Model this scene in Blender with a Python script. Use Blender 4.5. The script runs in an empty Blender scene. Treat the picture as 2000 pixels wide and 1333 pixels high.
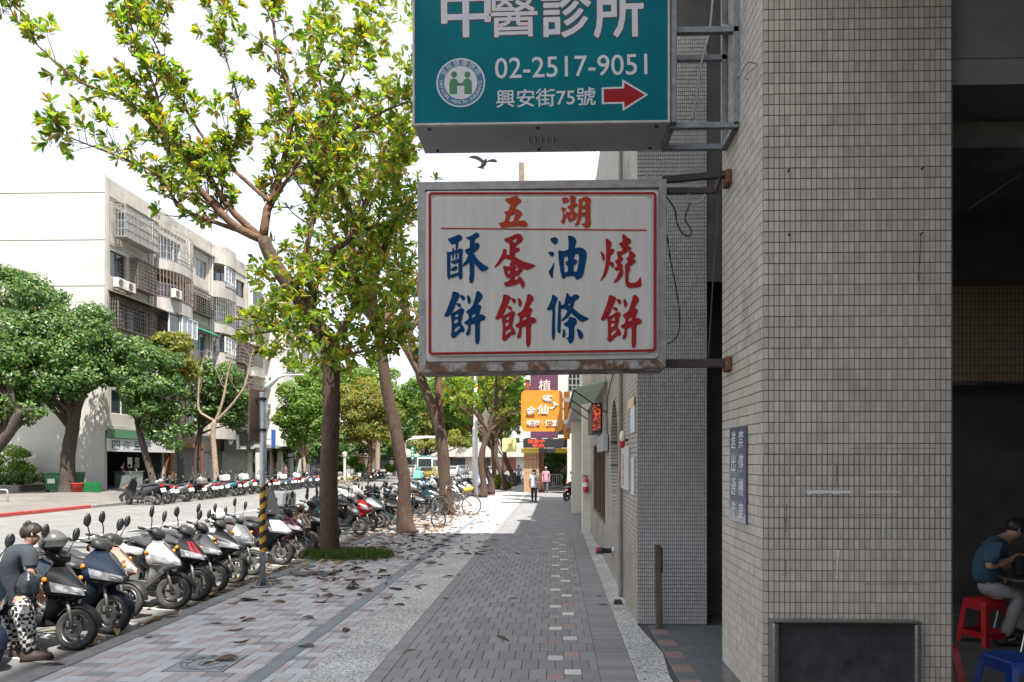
import bpy, bmesh, math, random
import numpy as np
from mathutils import Vector, Matrix, Euler
random.seed(7)
R = math.radians
sc = bpy.context.scene
col = sc.collection
# ------------------------------------------------------------------ camera
H = 2.0; PSI = R(1.57); F = 1380.0; CX = 1047.0; CY = 901.0
cam_d = bpy.data.cameras.new('camera'); cam = bpy.data.objects.new('camera', cam_d); col.objects.link(cam)
cam.location = (0, 0, H); cam.rotation_euler = (R(90), 0, PSI)
cam_d.sensor_width = 36.0; cam_d.lens = F / 2000 * 36
cam_d.shift_x = -0.0235; cam_d.shift_y = 0.11725
cam_d.clip_start = 0.05; cam_d.clip_end = 2000
sc.camera = cam
# ------------------------------------------------------------------ light
SUN_EL, SUN_AZ = R(63), R(28)
w = bpy.data.worlds.new('World'); sc.world = w; w.use_nodes = True
nt = w.node_tree; nt.nodes.clear()
sky = nt.nodes.new('ShaderNodeTexSky'); sky.sky_type = 'NISHITA'; sky.sun_disc = False
sky.sun_elevation = SUN_EL; sky.sun_rotation = R(180) + SUN_AZ
sky.air_density = 1.0; sky.dust_density = 2.0; sky.ozone_density = 1.0
bg = nt.nodes.new('ShaderNodeBackground'); bg.inputs[1].default_value = 0.138
out = nt.nodes.new('ShaderNodeOutputWorld')
hz = nt.nodes.new('ShaderNodeHueSaturation'); hz.inputs['Saturation'].default_value = .75; hz.inputs['Value'].default_value = 1.0
ov = nt.nodes.new('ShaderNodeMix'); ov.data_type = 'RGBA'; ov.inputs[0].default_value = .55; ov.inputs[7].default_value = (4.35, 4.45, 4.6, 1)
nt.links.new(sky.outputs[0], hz.inputs['Color']); nt.links.new(hz.outputs[0], ov.inputs[6]); nt.links.new(ov.outputs[2], bg.inputs[0]); nt.links.new(bg.outputs[0], out.inputs[0])
sun_d = bpy.data.lights.new('sun', 'SUN'); sun_d.energy = 4.6; sun_d.angle = R(0.53); sun_d.color = (1, 0.955, 0.88)
sun = bpy.data.objects.new('sun', sun_d); col.objects.link(sun)
ldir = Vector((-math.sin(SUN_AZ) * math.cos(SUN_EL), math.cos(SUN_AZ) * math.cos(SUN_EL), -math.sin(SUN_EL)))
sun.rotation_euler = ldir.to_track_quat('-Z', 'Y').to_euler(); sun.location = (10, -20, 40)
sc.view_settings.view_transform = 'Standard'; sc.view_settings.look = 'None'
sc.view_settings.exposure = 1.28; sc.view_settings.gamma = 1.0
sc.render.engine = 'CYCLES'
sc.cycles.use_denoising = True
sc.cycles.max_bounces = 8; sc.cycles.diffuse_bounces = 4; sc.cycles.transparent_max_bounces = 8
sc.cycles.caustics_reflective = False; sc.cycles.caustics_refractive = False
# ------------------------------------------------------------------ where a place in the street is
def ground(px, py, z=0.0):
	t = (H - z) * F / (py - CY); xr = (px - CX) / F * t
	return Vector((math.cos(PSI) * xr - math.sin(PSI) * t, math.sin(PSI) * xr + math.cos(PSI) * t, z))
def at(px, py, Y):
	k = (px - CX) / F; t = Y / (math.sin(PSI) * k + math.cos(PSI)); xr = k * t
	return Vector((math.cos(PSI) * xr - math.sin(PSI) * t, Y, H - (py - CY) / F * t))
def atx(px, py, X):
	k = (px - CX) / F; t = X / (math.cos(PSI) * k - math.sin(PSI))
	return Vector((X, math.sin(PSI) * k * t + math.cos(PSI) * t, H - (py - CY) / F * t))
# ------------------------------------------------------------------ materials
MATS = {}
def mat(name, c, rough=0.6, metal=0.0, c2=None, nscale=6.0, ndet=4.0, bump=0.0, bscale=40.0, rnd=0.0, coat=0.0,
		spec=0.5, emit=None, estr=1.0, trans=0.0, stretch=None, contrast=(0.35, 0.65), dirt=None):
	m = bpy.data.materials.new(name); m.use_nodes = True; MATS[name] = m
	n = m.node_tree.nodes; l = m.node_tree.links
	p = n['Principled BSDF']; o = n['Material Output']
	p.inputs['Base Color'].default_value = (*c, 1); p.inputs['Roughness'].default_value = rough
	p.inputs['Metallic'].default_value = metal; p.inputs['Specular IOR Level'].default_value = spec
	if coat: p.inputs['Coat Weight'].default_value = coat; p.inputs['Coat Roughness'].default_value = 0.08
	tc = n.new('ShaderNodeTexCoord'); src = tc.outputs['Object']
	if stretch:
		mp = n.new('ShaderNodeMapping'); mp.inputs['Scale'].default_value = stretch
		l.new(src, mp.inputs[0]); src = mp.outputs[0]
	cur = None
	if c2 is not None:
		nz = n.new('ShaderNodeTexNoise'); nz.inputs['Scale'].default_value = nscale; nz.inputs['Detail'].default_value = ndet
		nz.inputs['Roughness'].default_value = 0.65
		l.new(src, nz.inputs['Vector'])
		cr = n.new('ShaderNodeValToRGB'); cr.color_ramp.elements[0].position = contrast[0]; cr.color_ramp.elements[1].position = contrast[1]
		cr.color_ramp.elements[0].color = (*c, 1); cr.color_ramp.elements[1].color = (*c2, 1)
		l.new(nz.outputs['Fac'], cr.inputs[0]); cur = cr.outputs[0]
	if dirt:   # (colour, scale, threshold): stains with a shape of their own
		nz = n.new('ShaderNodeTexNoise'); nz.inputs['Scale'].default_value = dirt[1]; nz.inputs['Detail'].default_value = 6
		l.new(tc.outputs['Object'], nz.inputs['Vector'])
		cr = n.new('ShaderNodeValToRGB'); cr.color_ramp.elements[0].position = dirt[2]; cr.color_ramp.elements[1].position = min(1, dirt[2] + 0.14)
		l.new(nz.outputs['Fac'], cr.inputs[0])
		mx = n.new('ShaderNodeMix'); mx.data_type = 'RGBA'
		l.new(cr.outputs[0], mx.inputs[0])
		if cur is not None: l.new(cur, mx.inputs[6])
		else: mx.inputs[6].default_value = (*c, 1)
		mx.inputs[7].default_value = (*dirt[0], 1); cur = mx.outputs[2]
	if rnd:
		g = n.new('ShaderNodeNewGeometry'); oi = n.new('ShaderNodeObjectInfo')
		ad = n.new('ShaderNodeMath'); ad.operation = 'ADD'; l.new(g.outputs['Random Per Island'], ad.inputs[0]); l.new(oi.outputs['Random'], ad.inputs[1])
		fr = n.new('ShaderNodeMath'); fr.operation = 'FRACT'; l.new(ad.outputs[0], fr.inputs[0])
		mr = n.new('ShaderNodeMapRange'); mr.inputs[3].default_value = 1 - rnd; mr.inputs[4].default_value = 1 + rnd
		l.new(fr.outputs[0], mr.inputs[0])
		vm = n.new('ShaderNodeMix'); vm.data_type = 'RGBA'; vm.blend_type = 'MULTIPLY'; vm.inputs[0].default_value = 1
		if cur is not None: l.new(cur, vm.inputs[6])
		else: vm.inputs[6].default_value = (*c, 1)
		l.new(mr.outputs[0], vm.inputs[7]); cur = vm.outputs[2]
	if cur is not None: l.new(cur, p.inputs['Base Color'])
	if bump:
		nb = n.new('ShaderNodeTexNoise'); nb.inputs['Scale'].default_value = bscale; nb.inputs['Detail'].default_value = 5
		l.new(src, nb.inputs['Vector'])
		b = n.new('ShaderNodeBump'); b.inputs['Strength'].default_value = bump; b.inputs['Distance'].default_value = 0.02
		l.new(nb.outputs['Fac'], b.inputs['Height']); l.new(b.outputs[0], p.inputs['Normal'])
	if emit:
		p.inputs['Emission Color'].default_value = (*emit, 1); p.inputs['Emission Strength'].default_value = estr
	if trans:
		t = n.new('ShaderNodeBsdfTranslucent'); mx = n.new('ShaderNodeMixShader'); mx.inputs[0].default_value = trans
		if cur is not None:
			hs = n.new('ShaderNodeHueSaturation'); hs.inputs['Value'].default_value = 1.7; hs.inputs['Saturation'].default_value = 1.1
			l.new(cur, hs.inputs['Color']); l.new(hs.outputs[0], t.inputs[0])
		else: t.inputs[0].default_value = (*[min(1, x * 1.6) for x in c], 1)
		l.new(p.outputs[0], mx.inputs[1]); l.new(t.outputs[0], mx.inputs[2]); l.new(mx.outputs[0], o.inputs[0])
	return m
def leafmat(name, stops, rough=0.4, trans=0.4):
	"""one colour per leaf, out of a ramp of leaf colours"""
	m = mat(name, stops[0][1], rough, spec=0.4)
	n = m.node_tree.nodes; l = m.node_tree.links; p = n['Principled BSDF']; o = n['Material Output']
	g = n.new('ShaderNodeNewGeometry'); oi = n.new('ShaderNodeObjectInfo')
	ad = n.new('ShaderNodeMath'); ad.operation = 'ADD'; l.new(g.outputs['Random Per Island'], ad.inputs[0]); l.new(oi.outputs['Random'], ad.inputs[1])
	fr = n.new('ShaderNodeMath'); fr.operation = 'FRACT'; l.new(ad.outputs[0], fr.inputs[0])
	cr = n.new('ShaderNodeValToRGB'); e = cr.color_ramp.elements
	while len(e) < len(stops): e.new(0.5)
	for k, (pos, c) in enumerate(stops): e[k].position = pos; e[k].color = (*c, 1)
	l.new(fr.outputs[0], cr.inputs[0]); l.new(cr.outputs[0], p.inputs['Base Color'])
	t = n.new('ShaderNodeBsdfTranslucent'); mx = n.new('ShaderNodeMixShader'); mx.inputs[0].default_value = trans
	hs = n.new('ShaderNodeHueSaturation'); hs.inputs['Value'].default_value = 2.0; hs.inputs['Saturation'].default_value = 1.1
	l.new(cr.outputs[0], hs.inputs['Color']); l.new(hs.outputs[0], t.inputs[0])
	l.new(p.outputs[0], mx.inputs[1]); l.new(t.outputs[0], mx.inputs[2]); l.new(mx.outputs[0], o.inputs[0])
	return m
M = mat
# ------------------------------------------------------------------ mesh building
class MB:
	def __init__(s): s.v = []; s.f = []; s.m = []
	def add(s, vs, fs, mi=0):
		o = len(s.v); s.v.extend([tuple(v) for v in vs]); s.f.extend([tuple(i + o for i in f) for f in fs]); s.m.extend([mi] * len(fs)); return s
	def box(s, c, d, mi=0, rot=None, bev=0.0):
		x, y, z = [k / 2 for k in d]
		if bev:
			b = min(bev, x * .9, y * .9, z * .9); vs = []
			for sx in (-1, 1):
				for sy in (-1, 1):
					for sz in (-1, 1):
						vs += [(sx * x, sy * (y - b), sz * (z - b)), (sx * (x - b), sy * y, sz * (z - b)), (sx * (x - b), sy * (y - b), sz * z)]
			I = lambda sx, sy, sz, k: ((sx > 0) * 4 + (sy > 0) * 2 + (sz > 0)) * 3 + k
			fs = []
			for k, ax in ((0, 0), (1, 1), (2, 2)):
				for sg in (-1, 1):
					q = []
					for a, b2 in ((-1, -1), (1, -1), (1, 1), (-1, 1)):
						t = [a, b2]; t.insert(ax, sg); q.append(I(*t, k))
					fs.append(q)
			for ax in range(3):
				o1, o2 = [a for a in range(3) if a != ax]
				for a in (-1, 1):
					for b2 in (-1, 1):
						q = []
						for e, k in ((-1, o1), (1, o1), (1, o2), (-1, o2)):
							t = [0, 0, 0]; t[ax] = e; t[o1] = a; t[o2] = b2; q.append(I(*t, k))
						fs.append(q)
			for sx in (-1, 1):
				for sy in (-1, 1):
					for sz in (-1, 1): fs.append([I(sx, sy, sz, 0), I(sx, sy, sz, 1), I(sx, sy, sz, 2)])
		else:
			vs = [(-x, -y, -z), (x, -y, -z), (x, y, -z), (-x, y, -z), (-x, -y, z), (x, -y, z), (x, y, z), (-x, y, z)]
			fs = [(0, 3, 2, 1), (4, 5, 6, 7), (0, 1, 5, 4), (1, 2, 6, 5), (2, 3, 7, 6), (3, 0, 4, 7)]
		c = Vector(c)
		if rot is not None:
			e = rot if isinstance(rot, Matrix) else Euler(rot).to_matrix()
			vs = [e @ Vector(v) + c for v in vs]
		else: vs = [Vector(v) + c for v in vs]
		return s.add(vs, fs, mi)
	def bx(s, x0, x1, y0, y1, z0, z1, mi=0, bev=0.0):
		return s.box(((x0 + x1) / 2, (y0 + y1) / 2, (z0 + z1) / 2), (abs(x1 - x0), abs(y1 - y0), abs(z1 - z0)), mi, None, bev)
	def tube(s, pts, r, n=8, mi=0, cap=True):
		pts = [Vector(p) for p in pts]; N = len(pts)
		if not hasattr(r, '__len__'): r = [r] * N
		t0 = (pts[1] - pts[0]).normalized()
		u = t0.orthogonal().normalized(); vs = []
		for i, p in enumerate(pts):
			t = (pts[min(i + 1, N - 1)] - pts[max(i - 1, 0)])
			if t.length < 1e-9: t = t0
			t = t.normalized(); u = (u - t * u.dot(t))
			if u.length < 1e-6: u = t.orthogonal()
			u.normalize(); b = t.cross(u)
			for k in range(n):
				a = 2 * math.pi * k / n; vs.append(p + (u * math.cos(a) + b * math.sin(a)) * r[i])
		fs = [(i * n + k, i * n + (k + 1) % n, (i + 1) * n + (k + 1) % n, (i + 1) * n + k) for i in range(N - 1) for k in range(n)]
		if cap: fs += [tuple(range(n - 1, -1, -1)), tuple((N - 1) * n + k for k in range(n))]
		return s.add(vs, fs, mi)
	def loft(s, secs, mi=0, closed=True, cap=True):
		n = len(secs[0]); vs = [p for q in secs for p in q]; fs = []
		for i in range(len(secs) - 1):
			for k in range(n if closed else n - 1):
				fs.append((i * n + k, i * n + (k + 1) % n, (i + 1) * n + (k + 1) % n, (i + 1) * n + k))
		if cap and closed: fs += [tuple(range(n - 1, -1, -1)), tuple((len(secs) - 1) * n + k for k in range(n))]
		return s.add(vs, fs, mi)
	def ell(s, c, r, nu=14, nv=8, mi=0, rot=None):
		c = Vector(c); e = Euler(rot).to_matrix() if rot else Matrix.Identity(3)
		vs = [c + e @ Vector((0, 0, r[2]))]
		for j in range(1, nv):
			th = math.pi * j / nv
			for i in range(nu):
				a = 2 * math.pi * i / nu
				vs.append(c + e @ Vector((r[0] * math.sin(th) * math.cos(a), r[1] * math.sin(th) * math.sin(a), r[2] * math.cos(th))))
		vs.append(c + e @ Vector((0, 0, -r[2]))); L = len(vs) - 1
		fs = [(0, 1 + i, 1 + (i + 1) % nu) for i in range(nu)]
		for j in range(nv - 2):
			for i in range(nu):
				a = 1 + j * nu; fs.append((a + i, a + nu + i, a + nu + (i + 1) % nu, a + (i + 1) % nu))
		a = 1 + (nv - 2) * nu
		fs += [(a + i, L, a + (i + 1) % nu) for i in range(nu)]
		return s.add(vs, fs, mi)
	def lathe(s, prof, c=(0, 0, 0), axis='Z', n=24, mi=0, closed=False):
		c = Vector(c); vs = []
		for r, h in prof:
			for k in range(n):
				a = 2 * math.pi * k / n; x, y = r * math.cos(a), r * math.sin(a)
				vs.append(c + (Vector((x, y, h)) if axis == 'Z' else Vector((x, h, y)) if axis == 'Y' else Vector((h, x, y))))
		P = len(prof); fs = []
		for i in range(P if closed else P - 1):
			j = (i + 1) % P
			for k in range(n): fs.append((i * n + k, i * n + (k + 1) % n, j * n + (k + 1) % n, j * n + k))
		return s.add(vs, fs, mi)
	def prism(s, poly, d, mi=0):
		"""poly: 3-D points of a flat outline, swept by the vector d"""
		poly = [Vector(p) for p in poly]; d = Vector(d); n = len(poly)
		vs = poly + [p + d for p in poly]
		fs = [tuple(range(n - 1, -1, -1)), tuple(range(n, 2 * n))] + [(k, (k + 1) % n, n + (k + 1) % n, n + k) for k in range(n)]
		return s.add(vs, fs, mi)
	def mesh(s, name, mats, smooth=False):
		me = bpy.data.meshes.new(name); me.from_pydata(s.v, [], s.f)
		for m in mats: me.materials.append(m)
		if len(mats) > 1: me.polygons.foreach_set('material_index', s.m)
		if smooth: me.polygons.foreach_set('use_smooth', [True] * len(s.f))
		me.update(); return me
	def build(s, name, mats, parent=None, smooth=False, label=None, cat=None, group=None, kind=None, fix=True):
		if not isinstance(mats, (list, tuple)): mats = [mats]
		me = s.mesh(name, mats, smooth)
		if fix:
			bm = bmesh.new(); bm.from_mesh(me); bmesh.ops.recalc_face_normals(bm, faces=bm.faces); bm.to_mesh(me); bm.free()
		return link(name, me, parent, label, cat, group, kind)
def link(name, me, parent=None, label=None, cat=None, group=None, kind=None):
	o = bpy.data.objects.new(name, me); col.objects.link(o)
	if parent is not None: o.parent = parent
	return tag(o, label, cat, group, kind)
def tag(o, label=None, cat=None, group=None, kind=None):
	if label: o['label'] = label
	if cat: o['category'] = cat
	if group: o['group'] = group
	if kind: o['kind'] = kind
	return o
def thing(name, label, cat, loc=(0, 0, 0), rz=0.0, group=None):
	o = bpy.data.objects.new(name, None); col.objects.link(o); o.empty_display_size = 0.1
	o.location = loc; o.rotation_euler = (0, 0, rz)
	return tag(o, label, cat, group)
def copy_tree(o, parent=None):
	c = o.copy(); col.objects.link(c)
	if parent is not None: c.parent = parent
	for ch in list(o.children): copy_tree(ch, c)
	return c
def setmat(o, m, i=0):
	o.material_slots[i].link = 'OBJECT'; o.material_slots[i].material = m
def smooth_angle(me, ang=40):
	me.polygons.foreach_set('use_smooth', [True] * len(me.polygons))
	try: me.set_sharp_from_angle(angle=R(ang))
	except Exception: pass
def text_mesh(s, size=1.0, extrude=0.003, offset=0.0, align='CENTER', shear=0.0, spacing=1.0):
	cu = bpy.data.curves.new('lettering', 'FONT'); cu.body = s; cu.size = size; cu.extrude = extrude; cu.offset = offset
	cu.align_x = align; cu.align_y = 'CENTER'; cu.shear = shear; cu.space_character = spacing; cu.resolution_u = 3
	ob = bpy.data.objects.new('lettering', cu); col.objects.link(ob)
	dg = bpy.context.evaluated_depsgraph_get(); me = bpy.data.meshes.new_from_object(ob.evaluated_get(dg))
	bpy.data.objects.remove(ob); return me
def text(s, m, parent, size, loc, rot=(R(90), 0, 0), w=None, h=None, **k):
	"""lettering as a part; w, h stretch it to that width and height"""
	name = k.pop('name', 'lettering'); me = text_mesh(s, size, **k)
	me.materials.clear(); me.materials.append(m)
	if w or h:
		c = np.array([v.co for v in me.vertices])
		if len(c):
			mn, mx = c.min(0), c.max(0); ce = (mn + mx) / 2
			fx = w / (mx[0] - mn[0]) if w else None; fy = h / (mx[1] - mn[1]) if h else None
			fx = fx or fy; fy = fy or fx
			c[:, 0] = (c[:, 0] - ce[0]) * fx; c[:, 1] = (c[:, 1] - ce[1]) * fy
			me.vertices.foreach_set('co', c.astype(np.float32).ravel()); me.update()
	o = link(name, me, parent); o.location = loc; o.rotation_euler = rot; return o
def flat_poly(name, polys, m, parent=None, depth=0.004):
	"""polys: list of (outline, holes) in x, y; each stroke a little prouder than the one before"""
	mb = MB();
	for i, (outl, holes) in enumerate(polys):
		cu = bpy.data.curves.new('stroke', 'CURVE'); cu.dimensions = '2D'; cu.fill_mode = 'BOTH'; cu.extrude = depth
		for pts in [outl] + holes:
			sp = cu.splines.new('POLY'); sp.points.add(len(pts) - 1); sp.use_cyclic_u = True
			for k, p in enumerate(pts): sp.points[k].co = (p[0], p[1], 0, 1)
		ob = bpy.data.objects.new('stroke', cu); col.objects.link(ob)
		dg = bpy.context.evaluated_depsgraph_get(); me = bpy.data.meshes.new_from_object(ob.evaluated_get(dg))
		bpy.data.objects.remove(ob)
		mb.add([(v.co.x, v.co.y, v.co.z + i * 0.0003) for v in me.vertices], [tuple(p.vertices) for p in me.polygons])
		bpy.data.meshes.remove(me)
	return mb.build(name, m, parent, fix=False)
def chaikin(pts, n=1):
	for _ in range(n):
		q = []
		for i in range(len(pts)):
			a, b = pts[i], pts[(i + 1) % len(pts)]
			q += [(a[0] * .8 + b[0] * .2, a[1] * .8 + b[1] * .2), (a[0] * .2 + b[0] * .8, a[1] * .2 + b[1] * .8)]
		pts = q
	return pts
# ------------------------------------------------------------------ palette
def brickmat(name, c1, c2, mortar, bw, bh, ax='YZ', ms=0.02, off=0.5, rough=0.6, bump=0.4, dirt=None):
	m = mat(name, c1, rough); n = m.node_tree.nodes; l = m.node_tree.links; p = n['Principled BSDF']
	tc = n.new('ShaderNodeTexCoord'); sp = n.new('ShaderNodeSeparateXYZ'); cb = n.new('ShaderNodeCombineXYZ')
	l.new(tc.outputs['Object'], sp.inputs[0]); l.new(sp.outputs[ax[0]], cb.inputs[0]); l.new(sp.outputs[ax[1]], cb.inputs[1])
	b = n.new('ShaderNodeTexBrick'); l.new(cb.outputs[0], b.inputs['Vector']); b.offset = off
	b.inputs['Color1'].default_value = (*c1, 1); b.inputs['Color2'].default_value = (*c2, 1); b.inputs['Mortar'].default_value = (*mortar, 1)
	b.inputs['Scale'].default_value = 1; b.inputs['Mortar Size'].default_value = ms; b.inputs['Brick Width'].default_value = bw; b.inputs['Row Height'].default_value = bh
	src = b.outputs['Color']
	if dirt:
		nz = n.new('ShaderNodeTexNoise'); nz.inputs['Scale'].default_value = dirt[1]; nz.inputs['Detail'].default_value = 6
		l.new(tc.outputs['Object'], nz.inputs['Vector'])
		cr = n.new('ShaderNodeValToRGB'); cr.color_ramp.elements[0].position = dirt[2]; cr.color_ramp.elements[1].position = dirt[2] + .2
		l.new(nz.outputs['Fac'], cr.inputs[0]); mx = n.new('ShaderNodeMix'); mx.data_type = 'RGBA'; mx.blend_type = 'MULTIPLY'
		l.new(cr.outputs[0], mx.inputs[0]); l.new(src, mx.inputs[6]); mx.inputs[7].default_value = (*dirt[0], 1); src = mx.outputs[2]
	l.new(src, p.inputs['Base Color'])
	bp = n.new('ShaderNodeBump'); bp.inputs['Strength'].default_value = bump; bp.inputs['Distance'].default_value = 0.006; bp.invert = True
	l.new(b.outputs['Fac'], bp.inputs['Height']); l.new(bp.outputs[0], p.inputs['Normal'])
	return m
asphalt = M('asphalt', (.15, .145, .14), .9, c2=(.20, .195, .185), nscale=1.3, bump=.5, bscale=220, dirt=((.09, .088, .085), .5, .62))
concrete = M('concrete', (.30, .295, .28), .85, c2=(.22, .215, .2), nscale=2.2, bump=.25, bscale=60, dirt=((.13, .125, .11), 1.3, .62))
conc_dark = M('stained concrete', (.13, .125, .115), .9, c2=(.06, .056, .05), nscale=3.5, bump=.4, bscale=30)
earth = M('earth', (.16, .14, .11), .95, c2=(.10, .095, .07), nscale=.8, bump=.4, bscale=20)
kerbm = M('kerb stone', (.21, .21, .205), .85, c2=(.15, .15, .148), nscale=5, bump=.3, bscale=90, rnd=.12)
redpaint = M('red kerb paint', (.42, .05, .045), .7, c2=(.30, .06, .05), nscale=6, dirt=((.3, .28, .26), 5, .66))
white_line = M('road paint', (.62, .6, .56), .75, c2=(.42, .41, .39), nscale=9)
p_white = M('pale paver', (.42, .43, .445), .85, c2=(.35, .36, .37), nscale=60, rnd=.10, bump=.2, bscale=200, dirt=((.20, .20, .20), 1.1, .60))
p_pink = M('pink paver', (.385, .34, .34), .85, c2=(.32, .285, .285), nscale=60, rnd=.10, bump=.2, bscale=200, dirt=((.19, .175, .17), 1.1, .60))
p_dark = M('grey paver', (.25, .248, .255), .85, c2=(.20, .198, .205), nscale=60, rnd=.12, bump=.2, bscale=200)
p_blue = M('blue grey paver', (.20, .225, .245), .85, c2=(.15, .17, .185), nscale=40, rnd=.08, bump=.2, bscale=200)
p_char = M('charcoal paver', (.232, .226, .232), .88, c2=(.195, .19, .196), nscale=30, rnd=.13, bump=.25, bscale=160, dirt=((.155, .152, .158), 1.4, .62))
p_rose = M('rose brick', (.33, .215, .20), .85, c2=(.25, .18, .175), nscale=30, rnd=.14, bump=.2, bscale=160)
p_cream = M('cream brick', (.56, .54, .49), .85, c2=(.45, .44, .41), nscale=20, rnd=.1, bump=.2, bscale=160)
joint = M('joint sand', (.05, .05, .052), .95, c2=(.085, .083, .08), nscale=15)
def pebblemat():
	m = mat('washed pebble', (.4, .4, .38), .8); n = m.node_tree.nodes; l = m.node_tree.links; p = n['Principled BSDF']
	tc = n.new('ShaderNodeTexCoord'); v = n.new('ShaderNodeTexVoronoi'); v.inputs['Scale'].default_value = 62
	l.new(tc.outputs['Object'], v.inputs['Vector'])
	cr = n.new('ShaderNodeValToRGB'); e = cr.color_ramp.elements; e.new(.3); e.new(.62)
	for k, (q, c) in enumerate(((0, (.10, .10, .10)), (.22, (.30, .30, .295)), (.6, (.44, .44, .42)), (1, (.60, .60, .57)))): e[k].position = q; e[k].color = (*c, 1)
	sx = n.new('ShaderNodeSeparateXYZ'); l.new(v.outputs['Color'], sx.inputs[0]); l.new(sx.outputs[0], cr.inputs[0])
	nz = n.new('ShaderNodeTexNoise'); nz.inputs['Scale'].default_value = 1.2; nz.inputs['Detail'].default_value = 4; l.new(tc.outputs['Object'], nz.inputs['Vector'])
	mr = n.new('ShaderNodeMapRange'); mr.inputs[1].default_value = .35; mr.inputs[2].default_value = .7; mr.inputs[3].default_value = 1.05; mr.inputs[4].default_value = .72
	l.new(nz.outputs['Fac'], mr.inputs[0]); mx = n.new('ShaderNodeMix'); mx.data_type = 'RGBA'; mx.blend_type = 'MULTIPLY'; mx.inputs[0].default_value = 1
	l.new(cr.outputs[0], mx.inputs[6]); l.new(mr.outputs[0], mx.inputs[7]); l.new(mx.outputs[2], p.inputs['Base Color'])
	b = n.new('ShaderNodeBump'); b.inputs['Strength'].default_value = .7; b.inputs['Distance'].default_value = .006; b.invert = True
	l.new(v.outputs['Distance'], b.inputs['Height']); l.new(b.outputs[0], p.inputs['Normal'])
	return m
pebble = pebblemat()
tileA = M('beige wall tile', (.43, .390, .337), .5, spec=.3, c2=(.378, .340, .295), nscale=3, rnd=.12, bump=.05, bscale=30, dirt=((.22, .195, .165), 1.6, .64))
groutA = M('grey grout', (.15, .143, .13), .9, c2=(.105, .10, .09), nscale=5)
tileB = M('small grey tile', (.46, .445, .44), .38, c2=(.40, .385, .375), nscale=1.6, rnd=.10)
groutB = M('dark grout', (.055, .053, .05), .9, c2=(.09, .085, .08), nscale=2)
tile_wall = brickmat('brown wall tile', (.40, .35, .29), (.33, .29, .245), (.085, .075, .062), .20, .062, 'YZ', .006, .0, .5, .5, ((.5, .46, .4), 1.1, .52))
tile_pier = brickmat('cream pier tile', (.70, .65, .55), (.64, .59, .50), (.42, .38, .32), .11, .06, 'XZ', .004, .5, .5, .3, ((.7, .66, .58), 1.5, .55))
tile_brown = brickmat('dim brown tile', (.30, .215, .145), (.25, .18, .125), (.09, .07, .05), .05, .1, 'XZ', .006, 0, .5, .4)
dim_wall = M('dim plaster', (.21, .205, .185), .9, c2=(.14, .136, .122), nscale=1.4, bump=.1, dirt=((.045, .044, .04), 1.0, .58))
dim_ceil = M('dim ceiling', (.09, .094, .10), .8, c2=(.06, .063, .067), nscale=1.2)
steel = M('stainless steel', (.38, .38, .37), .32, .9, c2=(.25, .25, .25), nscale=12, stretch=(1, 1, 8))
dark_panel = M('smeared dark panel', (.025, .026, .028), .35, c2=(.055, .055, .057), nscale=7, bump=.1)
rust = M('rusted iron', (.10, .055, .035), .85, .3, c2=(.22, .10, .045), nscale=26, bump=.5, bscale=70, dirt=((.03, .022, .02), 9, .55))
iron = M('dark iron', (.035, .033, .032), .6, .4, c2=(.06, .045, .038), nscale=20, bump=.3, bscale=60)
galv = M('galvanised steel', (.23, .245, .26), .5, .6, c2=(.15, .165, .18), nscale=14)
alu = M('sign aluminium', (.27, .26, .245), .5, .5, c2=(.18, .17, .155), nscale=9, dirt=((.18, .16, .14), 6, .6))
black = M('black plastic', (.018, .018, .02), .45, c2=(.03, .03, .032), nscale=30)
rubber = M('tyre rubber', (.03, .03, .031), .8, c2=(.075, .07, .062), nscale=9, bump=.25, bscale=120)
glassd = M('dark window glass', (.03, .04, .045), .06, spec=.8)
glassb = M('pale window glass', (.22, .27, .30), .08, spec=.8)
whitep = M('white paint', (.72, .71, .68), .5, c2=(.62, .61, .58), nscale=4)
# ------------------------------------------------------------------ ground, road, pavements
def sheet(name, x0, x1, y0, y1, z, m, parent=None, kind='structure', nx=1, ny=1):
	mb = MB().add([(x0, y0, z), (x1, y0, z), (x1, y1, z), (x0, y1, z)], [(0, 1, 2, 3)])
	return mb.build(name, m, parent, kind=None if parent else kind, fix=False)
sheet('ground', -600, 600, -300, 1200, -.20, earth)
XK = -4.75                                                 # kerb, pavement side
XF = -21.0                                                 # kerb across the street
road = sheet('road', XF, XK - .25, -40, 420, -.12, asphalt)
sheet('lane_line', -13.05, -12.93, -40, 200, -.116, white_line, road)
for k in range(34):
	y = 7.25 + .85 * k
	mb = MB().add([(-7.2, y + .62, -.116), (-5.15, y - .06, -.116), (-5.15, y + .02, -.116), (-7.2, y + .70, -.116)], [(0, 1, 2, 3)])
	mb.build('bay_line', white_line, road, fix=False)
sheet('bay_edge_line', -7.32, -7.22, 4, 40, -.115, white_line, road)
mb = MB().bx(XK - .25, XK, -10, 140, -.3, -.03); kerb = mb.build('kerb', joint, kind='structure')
kb = MB(); kb.bx(-.125, .125, -.495, .495, -.27, 0, 0, .018); kme = kb.mesh('kerb_stone', [kerbm])
for k in range(44):
	o = link('kerb_stone', kme, kerb); o.location = (XK - .125, -2.5 + k, random.uniform(-.003, .004)); o.rotation_euler = (0, random.uniform(-.006, .006), random.uniform(-.004, .004))
mb = MB().bx(XK - .25, XK - .002, 41.5, 140, -.03, 0); mb.build('kerb_run', kerbm, kerb)
mb = MB().bx(XK, 14, -10, 140, -.3, -.014); walk = mb.build('sidewalk', joint, kind='structure')
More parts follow.
